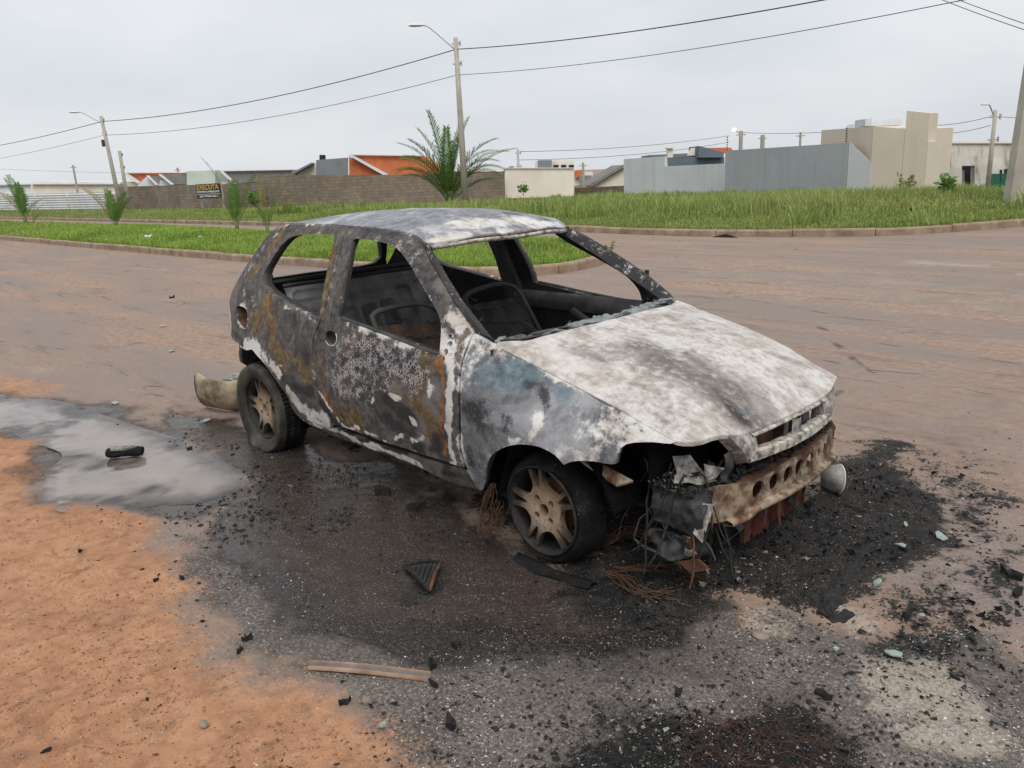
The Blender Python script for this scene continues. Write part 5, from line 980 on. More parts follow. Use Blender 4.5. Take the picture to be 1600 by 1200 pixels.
tuft = np.c_[RNG.uniform(-34, 6, 420), RNG.uniform(13.4, 36, 420)]; tuft = tuft[inside(tuft, far_poly) & (fbm(tuft, .12, 3) > -.05)]
Pt = (tuft[:, None]+RNG.normal(size=(len(tuft), 34, 2))*.16).reshape(-1, 2); Pt = Pt[inside(Pt, far_poly)]; dt = np.linalg.norm(Pt-CAM_POS[:2], axis=1)
grass('verge_tufts', Pt, far_z(Pt), np.repeat(RNG.uniform(.35, .62, 999), 34)[:len(Pt)] if len(Pt) < 33000 else .5, .005+.0004*dt, 'grass_tall', 'taller seeding grass tufts standing out of the far verge', 13, .8)
# ------------------------------------------------------------------ walls and houses
def wall_mat(name, c1, c2, scale=.8, stain=0.0, blocks=None):
    t = NT(name); n = t.noise(scale, 6, .6); c = t.ramp(n, [(.3, c1), (.7, c2)]); v = t.noise(1.0, 5, .65, t.mapping((2.5, 2.5, .25)))
    if stain: c = t.mix(t.math('MULTIPLY', t.step(v, .5, .72), stain), c, (.06, .055, .05))
    if blocks:
        b = t.n.new('ShaderNodeTexBrick'); sx = t.n.new('ShaderNodeSeparateXYZ'); t.l.new(t.obj, sx.inputs[0]); cx = t.n.new('ShaderNodeCombineXYZ'); t.l.new(t.math('ADD', sx.outputs[0], sx.outputs[1]), cx.inputs[0]); t.l.new(sx.outputs[2], cx.inputs[1])
        t.l.new(cx.outputs[0], b.inputs['Vector']); b.inputs['Scale'].default_value = 1.0; b.inputs['Brick Width'].default_value = .4; b.inputs['Row Height'].default_value = .2; b.inputs['Mortar Size'].default_value = .012
        b.inputs['Color1'].default_value = (1, 1, 1, 1); b.inputs['Color2'].default_value = (.78, .76, .74, 1); b.inputs['Mortar'].default_value = (.62, .6, .58, 1); c = t.mix(1.0, c, b.outputs['Color'], 'MULTIPLY')
    t.bump(t.noise(12, 4, .6), .2, .02); return t.done(c, .9, 0, .2)
wall_mat('block_wall', (.230, .182, .144), (.345, .282, .230), .5, .25, True)
wall_mat('grey_plaster', (.446, .466, .486), (.540, .560, .581), .4, .12); wall_mat('grey_plaster_dark', (.358, .378, .398), (.425, .446, .466), .4, .12)
wall_mat('grey_light', (.550, .575, .594), (.650, .675, .688), .4, .12)
wall_mat('beige_plaster', (.650, .569, .463), (.750, .663, .550), .5, .10); wall_mat('beige_pink', (.598, .501, .416), (.689, .585, .494), .5, .08)
wall_mat('cream_plaster', (.672, .600, .504), (.768, .696, .600), .5, .08); wall_mat('raw_render', (.425, .400, .356), (.650, .613, .550), .9, .6)
wall_mat('blue_grey', (.10, .13, .16), (.14, .17, .20), .5, .1); wall_mat('dark_grey', (.16, .17, .18), (.22, .23, .24), .5, .1)
wall_mat('white_sheet', (.648, .659, .670), (.778, .788, .799), .6, .1); wall_mat('pale_green', (.440, .506, .418), (.550, .605, .517), .6, .1)
wall_mat('orange_tile', (.46, .125, .055), (.60, .19, .085), 1.5, .12); wall_mat('grey_tile', (.17, .155, .145), (.25, .235, .22), 1.2, .2)
wall_mat('window_dark', (.015, .017, .02), (.04, .043, .05), 2); wall_mat('green_sheet', (.02, .085, .055), (.035, .115, .075), 1, .1)
wall_mat('grey_window', (.17, .17, .17), (.24, .24, .235), 2); wall_mat('verge_board', (.62, .62, .61), (.72, .72, .70), 2)
simple('pole_concrete', (.34, .31, .26), (.52, .48, .41), 1.5, .9, .3, 12); simple('galvanised', (.30, .30, .30), (.48, .48, .47), 4, .5, .1, 20, metal=.4)
simple('black_wire', (.035, .035, .04), (.06, .06, .065), 4, .7, 0); simple('lamp_white', (.70, .69, .66), (.80, .79, .76), 4, .5, 0)

def ground_pt(px, py): return on_z(px, py, 0.0)
def wall_face(name, mat, pts, thick, parent=None, back=None):
    """wall standing on the ground: pts = [(px, base row, top row), ...] left to right; extruded away from the camera"""
    B = [ground_pt(p[0], p[1]) for p in pts]; T = [np.array([b[0], b[1], z_above(b, p[2])]) for b, p in zip(B, pts)]
    for b in B: b[2] = -.9
    dv = np.array([B[-1][1]-B[0][1], -(B[-1][0]-B[0][0]), 0.]); dv /= np.linalg.norm(dv)+1e-9
    if dv@(B[0]-CAM_POS) < 0: dv = -dv
    n = len(B); rows = [B, T, [p+dv*thick for p in T], [p+dv*thick for p in B], B]; m = MB(); m.grid(np.array(rows)); m.f += [(0, n, 2*n, 3*n), (n-1, 4*n-1, 3*n-1, 2*n-1)]
    return m.build(name, mat, parent), B, T, dv
def quad_face(name, mat, px, depth, thick, parent=None):
    """flat-fronted block: pixel outline at one depth, pushed away from the camera by its real thickness"""
    P = [at(x, y, depth) for x, y in px]; d = np.array([C_F[0], C_F[1], 0]); d /= np.linalg.norm(d)
    m = MB(); m.prism(P, [p+d*thick for p in P]); return m.build(name, mat, parent)
def house(name, label, cat='house', group=None):
    return tag(empty(name, (0, 0, 0)), label, cat, group)
def facing(o, pts, mat, name, parent, proud=.04, thick=.06):
    """opening set on the front of a wall: pixel corners on the wall plane"""
    return None
# white corrugated site fence
fe_ = house('sheet_metal_fence', 'white corrugated metal fence at the far left beyond the median', 'fence')
A0, A1 = ground_pt(-120, 334), ground_pt(168, 330); zt = z_above(A0, 307), z_above(A1, 300)
nseg = 14
for k in range(nseg):
    a, b = A0+(A1-A0)*(k/nseg), A0+(A1-A0)*((k+1)/nseg-.002); za, zb = [zt[0]+(zt[1]-zt[0])*u for u in (k/nseg, (k+1)/nseg)]
    rows = []
    nn = np.array([(A1-A0)[1], -(A1-A0)[0], 0]); nn /= np.linalg.norm(nn)
    for i in range(33): v = i/32; rows.append([np.array([p[0], p[1], z*v])+nn*(.055*math.sin(v*8*2*math.pi)+.02*(k % 2)) for p, z in ((a, za), (b, zb))])
    m = MB(); m.grid(np.array(rows)); m.build('sheet_panel', 'white_sheet', fe_)
w_, *_ = wall_face('block_wall', 'block_wall', [(186, 331, 292), (300, 329, 289), (408, 327, 286.5)], .2); tag(w_, 'low brown block wall behind the yellow-lettered signboard', 'wall')
w_, *_ = wall_face('block_wall', 'block_wall', [(408, 326, 273.5), (440, 325, 274), (600, 318, 273), (789, 309, 271.5)], .2); tag(w_, 'long brown block wall below the large orange roof, behind the big palm', 'wall')
# left background houses
h_ = house('warehouse', 'long pale shed with flat white roof behind the corrugated fence'); quad_face('wall', 'white_sheet', [(-80, 305), (60, 302), (60, 288), (-80, 292)], 120, 8, h_); quad_face('roof', 'grey_light', [(-80, 292), (60, 288), (58, 286.5), (-80, 290)], 119.5, 9, h_)
h_ = house('warehouse', 'cream low shed to the left of the orange-roofed house at left'); quad_face('wall', 'cream_plaster', [(48, 302), (188, 300), (188, 288), (48, 288)], 112, 6, h_); quad_face('parapet', 'white_sheet', [(48, 288), (188, 288), (188, 284.5), (50, 283.5)], 111.5, 6.5, h_)
def gable(name, label, mats, wall, roof, depth, wd=6.0, extra=()):
    h_ = house(name, label)
    if wall: quad_face('wall', mats[0], wall, depth, wd, h_)
    for r in roof: quad_face('roof', mats[1], r, depth-.4, wd+.8, h_)
    for e in extra: quad_face(e[0], e[1], e[2], depth-.7-.1*random.random(), .25, h_)
    return h_
gable('house', 'small orange tiled roof house behind the leaning left pole', ('cream_plaster', 'orange_tile'), [(196, 296), (292, 294), (292, 282), (196, 284)], [[(192, 270), (290, 270), (292, 283), (217, 286), (205, 281)]], 92, 6, [('verge_board', 'verge_board', [(191, 271), (196, 269), (219, 285), (215, 287)]), ('ridge', 'verge_board', [(192, 270.5), (290, 270), (290, 268.8), (192, 269.3)])])
gable('house', 'grey-roofed gable left of the pale green box', ('grey_light', 'grey_tile'), [(214, 294), (255, 292), (255, 283), (230, 275), (216, 288)], [[(229, 275), (252, 275), (256, 289), (244, 289)]], 86, 5, [('verge_board', 'verge_board', [(228, 274), (231, 274), (247, 289), (243, 289)])])
gable('house', 'grey tiled roof touching the pale green box', ('grey_light', 'grey_tile'), [(248, 292), (293, 292), (293, 286), (250, 282)], [[(248, 273), (292, 271.5), (293, 288), (268, 288)]], 84, 5, [('verge_board', 'verge_board', [(247, 272.5), (250, 272), (271, 288), (267, 288.5)])])
h_ = house('house', 'pale green boxy upper storey above the signboard'); quad_face('wall', 'pale_green', [(292, 292), (336, 290), (336, 266), (292, 267.5)], 82, 5, h_)
gable('house', 'long grey tiled roof right above the signboard palm', ('grey_light', 'grey_tile'), [(330, 292), (408, 290), (408, 284), (345, 284)], [[(345, 267.5), (455, 265), (470, 278), (366, 287)]], 80, 5, [('verge_board', 'verge_board', [(343, 267), (347, 266.5), (369, 287), (364, 287.5)]), ('ridge', 'verge_board', [(344, 267.5), (455, 265.5), (455, 264.3), (344, 266.3)])])
h_ = house('house', 'white gable wall with thin dark roof left of the grey cube'); quad_face('wall', 'cream_plaster', [(462, 278), (495, 278), (495, 255), (486, 255), (466, 270)], 78, 5, h_); quad_face('roof', 'dark_grey', [(452, 272), (486, 254), (488, 256), (457, 273)], 77, 6, h_)
h_ = house('house', 'dark grey cube with black water tank beside the large orange roof'); quad_face('wall', 'dark_grey', [(494, 280), (546, 280), (546, 246), (494, 250)], 76, 6, h_); quad_face('water_tank', 'window_dark', [(499, 250), (505.5, 250), (505.5, 242), (499, 242)], 79, 1, h_)
gable('house', 'house with the largest orange tiled roof behind the long block wall', ('orange_tile', 'orange_tile'), [(545, 282), (600, 282), (600, 270), (547, 246)], [[(549, 242), (658, 243.5), (700, 276), (606, 276)]], 74, 8, [('verge_board', 'grey_light', [(544.5, 243), (549, 241), (607, 273), (598, 273)]), ('ridge', 'verge_board', [(548, 242.2), (658, 243.8), (658, 242.4), (548, 240.8)]), ('corner_trim', 'verge_board', [(544, 280), (545.5, 280), (545.5, 244), (544, 244)])])
h_ = house('house', 'long white-roofed house hidden behind the big palm fronds'); quad_face('wall', 'cream_plaster', [(690, 282), (795, 282), (795, 268), (690, 268)], 80, 6, h_); quad_face('roof', 'white_sheet', [(690, 268), (795, 268), (790, 260), (700, 258)], 79.5, 6.5, h_)
w_ = house('house', 'cream house with three small dark windows and a flat roof'); quad_face('wall', 'cream_plaster', [(789, 310), (897, 308), (897, 262.5), (789, 262.5)], 52, 7, w_)
quad_face('wall', 'cream_plaster', [(841, 263), (897, 263), (897, 250.5), (841, 251)], 52.5, 5, w_); quad_face('wall', 'dark_grey', [(840.5, 262), (862, 262), (862, 250), (840.5, 250.5)], 52.3, .18, w_)
for x in (865, 877, 889): quad_face('window', 'window_dark', [(x, 261), (x+8, 261), (x+8, 257.5), (x, 257.5)], 52.35, .12, w_)
quad_face('coping', 'verge_board', [(789, 263.2), (897, 263.2), (897, 262), (789, 262)], 51.9, 7.2, w_)
quad_face('roof', 'grey_tile', [(782, 270), (803, 262), (803, 259.5), (797, 259.5)], 53, 3, w_)
gable('house', 'tiny house with a patch of orange roof beside the cream house', ('cream_plaster', 'orange_tile'), [(897, 295), (926, 295), (926, 268), (897, 268)], [[(898, 267), (911, 265), (912, 274), (899, 279)]], 95, 5, [('window', 'grey_window', [(905, 285), (925, 285), (925, 274), (905, 274)])])
gable('house', 'white gabled house with sloping dark verge left of the grey wall', ('cream_plaster', 'grey_tile'), [(926, 300), (976, 300), (976, 262), (930, 289)], [[(918, 290), (974, 257.5), (977, 260), (926, 291)]], 62, 6)
w_, *_ = wall_face('block_wall', 'block_wall', [(898, 299, 294), (975, 299, 290)], .2); tag(w_, 'low block wall under the white gabled house', 'wall')
gw, *_ = wall_face('wall', 'grey_light', [(975, 300, 248.5), (1038, 299, 244.5), (1038.4, 299, 260), (1131, 298, 255.5)], .25); tag(gw, 'light grey boundary wall with a step down in its top', 'wall')
w_ = house('house', 'dark blue-grey house with sloped roof behind the stepped grey wall')
quad_face('parapet', 'blue_grey', [(1037, 266), (1132, 262), (1132, 246), (1102, 244), (1038, 246.5)], 55, 4, w_); quad_face('side_wall', 'blue_grey', [(1091, 246), (1131, 246), (1131, 238), (1092, 228)], 54.5, 3, w_)
quad_face('roof', 'dark_grey', [(1016, 247), (1090, 244), (1084, 239), (1017, 242)], 58, 4, w_); quad_face('chimney', 'cream_plaster', [(1043.5, 246), (1051.5, 246), (1051.5, 232), (1043.5, 232)], 56, .5, w_); quad_face('chimney_cap', 'cream_plaster', [(1042.5, 232), (1052.5, 232), (1052.5, 230.5), (1042.5, 230.5)], 55.8, .9, w_)
quad_face('water_tank', 'cream_plaster', [(1078, 243), (1089.5, 243), (1089.5, 231), (1084, 231)], 55.5, 1, w_); quad_face('roof', 'orange_tile', [(1104, 231), (1142, 230.5), (1148, 238), (1128, 240)], 60, 4, w_)
gw, *_ = wall_face('wall', 'grey_plaster_dark', [(1132, 299, 235.5), (1322, 300, 223)], .3); tag(gw, 'long dark grey boundary wall left of the beige house', 'wall')
gw, *_ = wall_face('wall', 'grey_plaster', [(1322.6, 300, 223), (1358, 299, 252.5)], .2); tag(gw, 'grey wall return with slanting top against the beige house', 'wall')
bh_ = house('house', 'tall beige house with stepped tower parapet in the right background')
wall_face('wall', 'beige_plaster', [(1358, 299, 197.5), (1407, 298.5, 201)], 4.0, bh_)
wall_face('tower', 'beige_plaster', [(1407.5, 298.5, 173), (1443, 298, 176.5)], .8, bh_); wall_face('wall', 'beige_plaster', [(1443.5, 298, 221.5), (1467, 297, 222.5)], .6, bh_)
o, *_ = wall_face('side_wall', 'beige_pink', [(1279, 297, 203.5), (1357.6, 298.8, 197.5)], .3, bh_)
quad_face('roof_tank', 'grey_light', [(1352, 197), (1362, 196.5), (1362, 185), (1352, 186)], 40, 1.2, bh_); quad_face('roof_sheet', 'white_sheet', [(1360, 197), (1408, 196), (1408, 184), (1362, 190)], 41, 3, bh_)
uh = house('house', 'unfinished stained house with an empty doorway at the right')
D0 = 37.5
def blockwin(x0, x1, y0, y1, mat, nm, dep, th=.3): return quad_face(nm, mat, [(x0, y1), (x1, y1), (x1, y0), (x0, y0)], dep, th, uh)
for x0, x1, y0, y1 in ((1467, 1503, 224, 236), (1486, 1503, 236, 298), (1467, 1486, 260, 298), (1503, 1523, 224, 259), (1523, 1640, 222, 298), (1503, 1523, 292.5, 298)): blockwin(x0, x1, y0, y1, 'raw_render', 'wall', D0, .35)
blockwin(1466, 1640, 221, 224, 'cream_plaster', 'coping', D0-.1, .6); blockwin(1464, 1490, 234.5, 236.5, 'cream_plaster', 'window_hood', D0-.25, .3)
blockwin(1466, 1487, 235, 260.5, 'grey_window', 'window', D0+.25, .1); blockwin(1466, 1486, 257.5, 260.5, 'rusted_steel', 'window_sill', D0-.1, .3)
blockwin(1500, 1526, 257, 293, 'window_dark', 'doorway', D0+1.8, .1); blockwin(1503, 1507, 266, 292, 'cream_plaster', 'inner_post', D0+.9, .2); quad_face('floor_back', 'raw_render', [(1466, 298), (1640, 298), (1640, 226), (1466, 226)], D0+3.5, .2, uh)
blockwin(1563, 1566, 265, 272, 'window_dark', 'vent_opening', D0-.05, .1); blockwin(1570, 1574.5, 264, 272, 'window_dark', 'vent_opening', D0-.05, .1)
gg = house('sheet_metal_gate', 'dark green sheet metal gate by the right-hand pole', 'gate')
for k in range(10): quad_face('gate_panel', 'green_sheet', [(1546+k*9.2, 296), (1554.6+k*9.2, 296), (1554.6+k*9.2, 271.5-.15*k), (1546+k*9.2, 271.7-.15*k)], 34.5+.05*(k % 2), .05, gg)

# ------------------------------------------------------------------ poles, wires
def pole(name, label, px, pyb, top, r0=.13, r1=.08, lean=(0, 0), arm=None, square=False):
    b = ground_pt(px, pyb); z1 = top if top < 40 else 0
    t = tag(empty(name, (b[0], b[1], 0)), label, 'pole'); k = 4 if square else 8; m = MB()
    pts = [(0, 0, -.2), (lean[0]*.5, lean[1]*.5, z1*.5), (lean[0], lean[1], z1)]
    m.tube(pts, [r0, (r0+r1)/2, r1], k); m.build('shaft', 'pole_concrete', t, not square)
    if arm:
        dx, dz, z0 = arm; d = C_R*1.0; d = np.array([d[0], d[1], 0]); d /= np.linalg.norm(d); P = [np.array([lean[0], lean[1], z0])]
        P += [np.array([lean[0], lean[1], z0])+d*dx*u+np.array([0, 0, dz*v]) for u, v in ((.25, .3), (.6, .72), (.78, .92), (.88, 1.0), (1.0, 1.04))]
        m = MB(); m.tube(P, .025, 6); m.build('lamp_arm', 'galvanised', t, True)
        hs_ = .45 if abs(dx) < .5 else 1.0; e = P[-1]; m = MB(); q = d*(1 if dx > 0 else -1); G = []
        for u, w, hh in ((-.05, .05, .03), (.10, .13, .06), (.45, .15, .07), (.62, .08, .04)):
            u, w, hh = (u*hs_, w*hs_, hh*hs_); c = e+q*u+np.array([0, 0, .03*u]); s = np.array([-q[1], q[0], 0]); G.append([c+s*w*math.cos(a)+np.array([0, 0, hh*math.sin(a)]) for a in np.linspace(0, 2*math.pi, 11)])
        m.grid(np.array(G)); m.build('lamp_head', 'lamp_white', t, True)
    for z in (z1-.25, z1-1.1):
        m = MB(); m.tube([(lean[0]-.16, lean[1]-.1, z), (lean[0]+.16, lean[1]+.1, z)], .03, 5); m.tube([(lean[0]+.16, lean[1]+.1, z-.1), (lean[0]+.16, lean[1]+.1, z+.1)], .04, 6); m.build('insulator_bracket', 'galvanised', t)
    return t, b, z1
b0 = ground_pt(728, 326); zc = z_above(b0, 59)
pC, bC, zC = pole('utility_pole', 'concrete street-light pole standing behind the big palm', 728, 326, zc, .17, .10, (0, 0), (-1.45, 1.1, zc-.55))
b1 = ground_pt(191, 335); zl = z_above(b1, 181)
pL, bL, zL = pole('utility_pole', 'leaning concrete street-light pole at the left by the median', 191, 335, zl, .17, .11, (-.25, -.22), (-1.5, .8, zl-.5))
m = MB(); m.box((-.45, -.42, zl-2.0), (-.2, -.2, zl-1.55)); m.build('junction_box', 'black_wire', pL)
pR, bR, zR = pole('utility_pole', 'thick concrete pole rising at the right edge of the view', 1578, 338, 7.4, .21, .15, (.22, .23), None, True)
def far_pole(label, px, pyb, pyt, w=.10, arm=None):
    b = ground_pt(px, pyb); z = z_above(b, pyt); arm = (arm[0], arm[1], z-.3) if arm else None; return pole('utility_pole', label, px, pyb, z, w, w*.75, (0, 0), arm)
far_pole('short pole right behind the leaning left pole', 203, 334, 236, .15)
far_pole('thin pole in front of the cream house', 812, 306, 233, .10)
far_pole('thin pole with lamp in front of the stained unfinished house', 1543, 296, 172, .095, (-.3, .5, 6.0))
def deep_pole(label, px, py0, py1, depth, w=.1):
    a, b = at(px, py0, depth), at(px, py1, depth); t = tag(empty('utility_pole', a), label, 'pole'); m = MB(); m.tube([(0, 0, -3), (0, 0, b[2]-a[2])], [w*1.2, w], 6); m.build('shaft', 'pole_concrete', t); m = MB(); m.tube([(-.3, -.3, b[2]-a[2]-.3), (.3, .3, b[2]-a[2]-.3)], .05, 5); m.build('crossarm', 'galvanised', t); return b
dp1 = deep_pole('pole with lit lamp behind the long dark grey wall', 1157, 240, 205, 70, .16); deep_pole('short pole just right of the lit lamp pole', 1191, 236, 211, 78, .2); deep_pole('thin pole left of the beige house', 1250, 230, 207, 75, .10)
deep_pole('distant pole between the cream house and white gable', 912, 298, 254, 85, .13); deep_pole('distant pole above the sheds at far left', 120, 292, 258, 110, .13); deep_pole('distant pole above the pale green box', 279, 275, 262, 105, .13)
# the lit lamp
lp = at(1147, 203, 69); t = tag(empty('street_lamp', lp), 'lit street lamp glowing pale orange above the grey wall', 'lamp')
m = MB(); m.lathe([(.01, .16), (.15, .12), (.20, 0), (.15, -.10), (.01, -.14)], 14, 'z'); lm = NT('lamp_glow'); lm.done((.9, .75, .55), .5); lm.put(lm.b.inputs['Emission Color'], (1.0, .66, .36)); lm.put(lm.b.inputs['Emission Strength'], 1.6); m.build('lamp_globe', 'lamp_glow', t, True)
m = MB(); m.tube([(0, 0, .1), (.3, .3, -.3), (at(1157, 212, 69)-lp)], .035, 5); m.build('lamp_arm', 'galvanised', t)
def wire(label, P0, P1, sag, r=.012):
    P0, P1 = np.array(P0, float), np.array(P1, float); pts = [P0+(P1-P0)*u-np.array([0, 0, sag*4*u*(1-u)]) for u in np.linspace(0, 1, 28)]
    m = MB(); m.tube(pts, r, 5); o = m.build('overhead_wire', 'black_wire', None, True); return tag(o, label, 'wire')
topC, topL, topR = np.array([bC[0], bC[1], zC]), np.array([bL[0]-.25, bL[1]-.22, zL]), np.array([bR[0], bR[1], 8.6])
def px_at_pole(b, py): return np.array([b[0], b[1], z_above(b, py)])
cH = px_at_pole(bC, 77); cL = px_at_pole(bC, 117); lH = topL+np.array([0, 0, -.35]); lL = topL+np.array([0, 0, -1.25])
wire('thick upper wire between the left pole and the middle pole', lH, cH, .55, .022); wire('thin lower wire between the left pole and the middle pole', lL, cL, .55, .014)
wire('thick upper wire rising from the middle pole to the upper right', cH, at(1900, -130, 17), .45, .020); wire('thin lower wire rising from the middle pole to the upper right', cL, at(1900, -85, 17), .45, .012)
wire('upper wire running off the left edge from the left pole', lH, at(-160, 245, 85), .5, .022); wire('lower wire running off the left edge from the left pole', lL, at(-160, 268, 85), .4, .012)
wire('upper wire in the top right corner', at(1400, -40, 26), at(1800, 100, 16), .1, .010); wire('lower wire in the top right corner', at(1380, -40, 26), at(1760, 96, 16), .12, .010)
p812 = at(811, 237, 50); wire('low wire from the thin pole past the grey walls', p812, at(1140, 212, 66), .25, .015); wire('lowest wire from the thin pole past the grey walls', p812+np.array([0, 0, -.5]), at(1140, 222, 66), .3, .015)
wire('wire between the lit lamp pole and the beige house', dp1+np.array([0, 0, -.1]), at(1300, 206, 60), .1, .018); wire('wire from the beige tower to the right-hand lamp pole', at(1430, 194, 50), at(1548, 182, 39), .2, .014); wire('lower wire from the beige tower to the right-hand lamp pole', at(1430, 208, 50), at(1548, 196, 39), .2, .014); wire('wire from the right-hand lamp pole to the thick pole', at(1548, 180, 39), at(1640, 181, 34), .1, .012)
wire('faint far wire over the sheds at left', at(-40, 262, 110), at(400, 268, 110), .4, .015)
for x, y0, y1 in ((1322, 223, 199), (1136, 236, 213)):
    fd = 36 if x > 1200 else 46; a, b = at(x, y0, fd), at(x, y1, fd); t = tag(empty('fence_post', a), 'electric fence post with insulators on the %s' % ('right end of the long dark grey wall' if x > 1200 else 'left end of the long dark grey wall'), 'post')
    m = MB(); m.tube([(0, 0, -.1), (0, 0, b[2]-a[2])], .012, 5); m.build('rod', 'galvanised', t); m = MB()
    for k in range(6): z = (k+.5)/6*(b[2]-a[2]); m.tube([(0, 0, z-.03), (0, 0, z+.03)], .035, 6)
    m.build('insulators', 'black_wire', t)

# ------------------------------------------------------------------ signboard
sa, sb = ground_pt(315, 331), ground_pt(347.5, 331); dirs = sb-sa; wid = np.linalg.norm(dirs); dirs /= wid; up = np.array([0, 0, 1.]); nrm = np.cross(dirs, up)
if nrm@(CAM_POS-sa) < 0: nrm = -nrm
sgn = tag(empty('signboard', sa), 'black signboard with yellow and white lettering by the block wall', 'sign')
zt_, zb_ = z_above(sa, 288), z_above(sa, 310.5)
simple('sign_black', (.010, .010, .011), (.02, .02, .02), 3, .5, 0); simple('sign_yellow', (.62, .36, .03), (.72, .44, .05), 3, .5, 0); simple('sign_white', (.72, .72, .70), (.8, .8, .78), 3, .5, 0); simple('post_wood', (.34, .30, .24), (.5, .45, .38), 3, .9, .2, 20)
e0, e1 = -.32, wid+.12
m = MB(); P = [dirs*e0+up*zb_, dirs*e1+up*zb_, dirs*e1+up*zt_, dirs*e0+up*zt_]; m.prism(P, [p-nrm*.05 for p in P]); m.build('board', 'sign_black', sgn)
for s, nm in ((.0, 'post'), (wid*1.03, 'post')):
    m = MB(); P = [dirs*(s-.05), dirs*(s+.05), dirs*(s+.05)+up*(zb_ if s == 0 else zt_+.05), dirs*(s-.05)+up*(zb_ if s == 0 else zt_+.05)]; m.prism([p-nrm*.06 for p in P], [p-nrm*.15 for p in P]); m.build(nm, 'post_wood', sgn)
def letters(txt, mat, z, h, width, nm, x0=None):
    cu = bpy.data.curves.new('lettering', 'FONT'); cu.body = txt; cu.size = 1.0; cu.extrude = .012; cu.offset = .018; cu.align_x = 'LEFT'
    tmp = bpy.data.objects.new('tmp', cu); COL.objects.link(tmp); dg = bpy.context.evaluated_depsgraph_get(); dg.update(); me = bpy.data.meshes.new_from_object(tmp.evaluated_get(dg)); bpy.data.objects.remove(tmp, do_unlink=True)
    co = np.array([v.co[:] for v in me.vertices]); mn, mx = co.min(0), co.max(0); sc = np.array([width/(mx[0]-mn[0]), h/(mx[1]-mn[1]), 1]); co = (co-mn)*sc
    o0 = e0+((e1-e0)-width)/2 if x0 is None else x0
    for v, c in zip(me.vertices, co): v.co = tuple(dirs*(o0+c[0])+up*(z+c[1])+nrm*(.004+c[2]*.8))
    link(nm, me, sgn, mat)
hb = zt_-zb_; wb = e1-e0
letters('EXECUTA', 'sign_yellow', zb_+hb*.60, hb*.34, wb*.90, 'lettering'); letters('MÓVEIS PLANEJADOS', 'sign_white', zb_+hb*.37, hb*.19, wb*.92, 'lettering'); letters('(66) 99606-6267', 'sign_white', zb_+hb*.06, hb*.17, wb*.76, 'lettering')
m = MB(); P = [dirs*(e0+.05)+up*(zb_+hb*.29), dirs*(e1-.05)+up*(zb_+hb*.29), dirs*(e1-.05)+up*(zb_+hb*.32), dirs*(e0+.05)+up*(zb_+hb*.32)]; m.prism([p+nrm*.012 for p in P], [p+nrm*.002 for p in P]); m.build('divider_line', 'sign_white', sgn)

# ------------------------------------------------------------------ palms and plants
grass_mat('palm_green', (.055, .115, .026), (.125, .235, .052), (.24, .36, .095)); grass_mat('palm_dry', (.16, .14, .04), (.28, .24, .08), (.38, .33, .14)); simple('palm_stem', (.10, .11, .04), (.24, .20, .10), 6, .8, .3, 20)
def palm(label, px, pyb, scale, fronds, seed, zb=0.0):
    """fronds: (tilt to the right -1..1, elevation deg, length, droop, dry)"""
    rs = random.Random(seed); dens = 3 if scale > .9 else 2; b = on_z(px, pyb, zb); t = tag(empty('palm', b), label, 'palm')
    r = np.array([C_R[0], C_R[1], 0]); r /= np.linalg.norm(r); f = np.array([C_F[0], C_F[1], 0]); f /= np.linalg.norm(f); up = np.array([0, 0, 1.])
    m = MB(); m.tube([(0, 0, -.15), (0, 0, .25*scale), (0, 0, .55*scale)], [.13*scale, .12*scale, .05*scale], 8); m.build('trunk', 'palm_stem', t, True)
    for (lr, el, ln, droop, dry) in fronds:
        fb = rs.uniform(-.5, .5); h = r*lr+f*fb; h = h/(np.linalg.norm(h)+1e-6); el_ = math.radians(el); L = ln*scale; pts = []; p = up*.15*scale; ang = el_; n = 22
        for i in range(n+1):
            pts.append(p.copy()); ang = el_-droop*(i/n)**1.6; p = p+(h*math.cos(ang)+up*math.sin(ang))*L/n
        pts = np.array(pts); fr = MB(); fr.tube(pts, np.linspace(.022, .004, n+1)*scale, 5); T = np.gradient(pts, axis=0); T /= np.linalg.norm(T, axis=1)[:, None]
        for i in range(int(n*.22), n+1):
            for q in range(dens):
                u = (i+q/dens)/n
                if u > 1: continue
                c = np.array([np.interp(u*n, np.arange(n+1), pts[:, k]) for k in range(3)]); tt = T[min(i, n)]; sd = np.cross(tt, up); sd /= np.linalg.norm(sd)+1e-6; nn = np.cross(sd, tt)
                for s in (-1, 1):
                    ll = .58*scale*(.35+.9*math.sin(math.pi*min(1, max(0, (u-.12)/.95))**.75))*rs.uniform(.8, 1.15); d = sd*s*.75+tt*(.55+.5*u)+nn*(.30+rs.uniform(-.15, .15)); d /= np.linalg.norm(d); w = (.023 if scale > .9 else .021)*scale*rs.uniform(.8, 1.2)
                    mid = c+d*ll*.5; tip = c+d*ll-up*ll*.22; wv = np.cross(d, nn); wv /= np.linalg.norm(wv)+1e-6; fr.add([c-wv*w*.4, c+wv*w*.4, mid+wv*w, mid-wv*w, tip], [(0, 1, 2), (0, 2, 3), (3, 2, 4)])
        o = fr.build('frond', 'palm_dry' if dry else 'palm_green', t)
        a = o.data.attributes.new('ga', 'FLOAT_COLOR', 'POINT'); a.data.foreach_set('color', np.tile(np.array([0, .35, 0, 1], np.float32), len(o.data.vertices)))
    return t
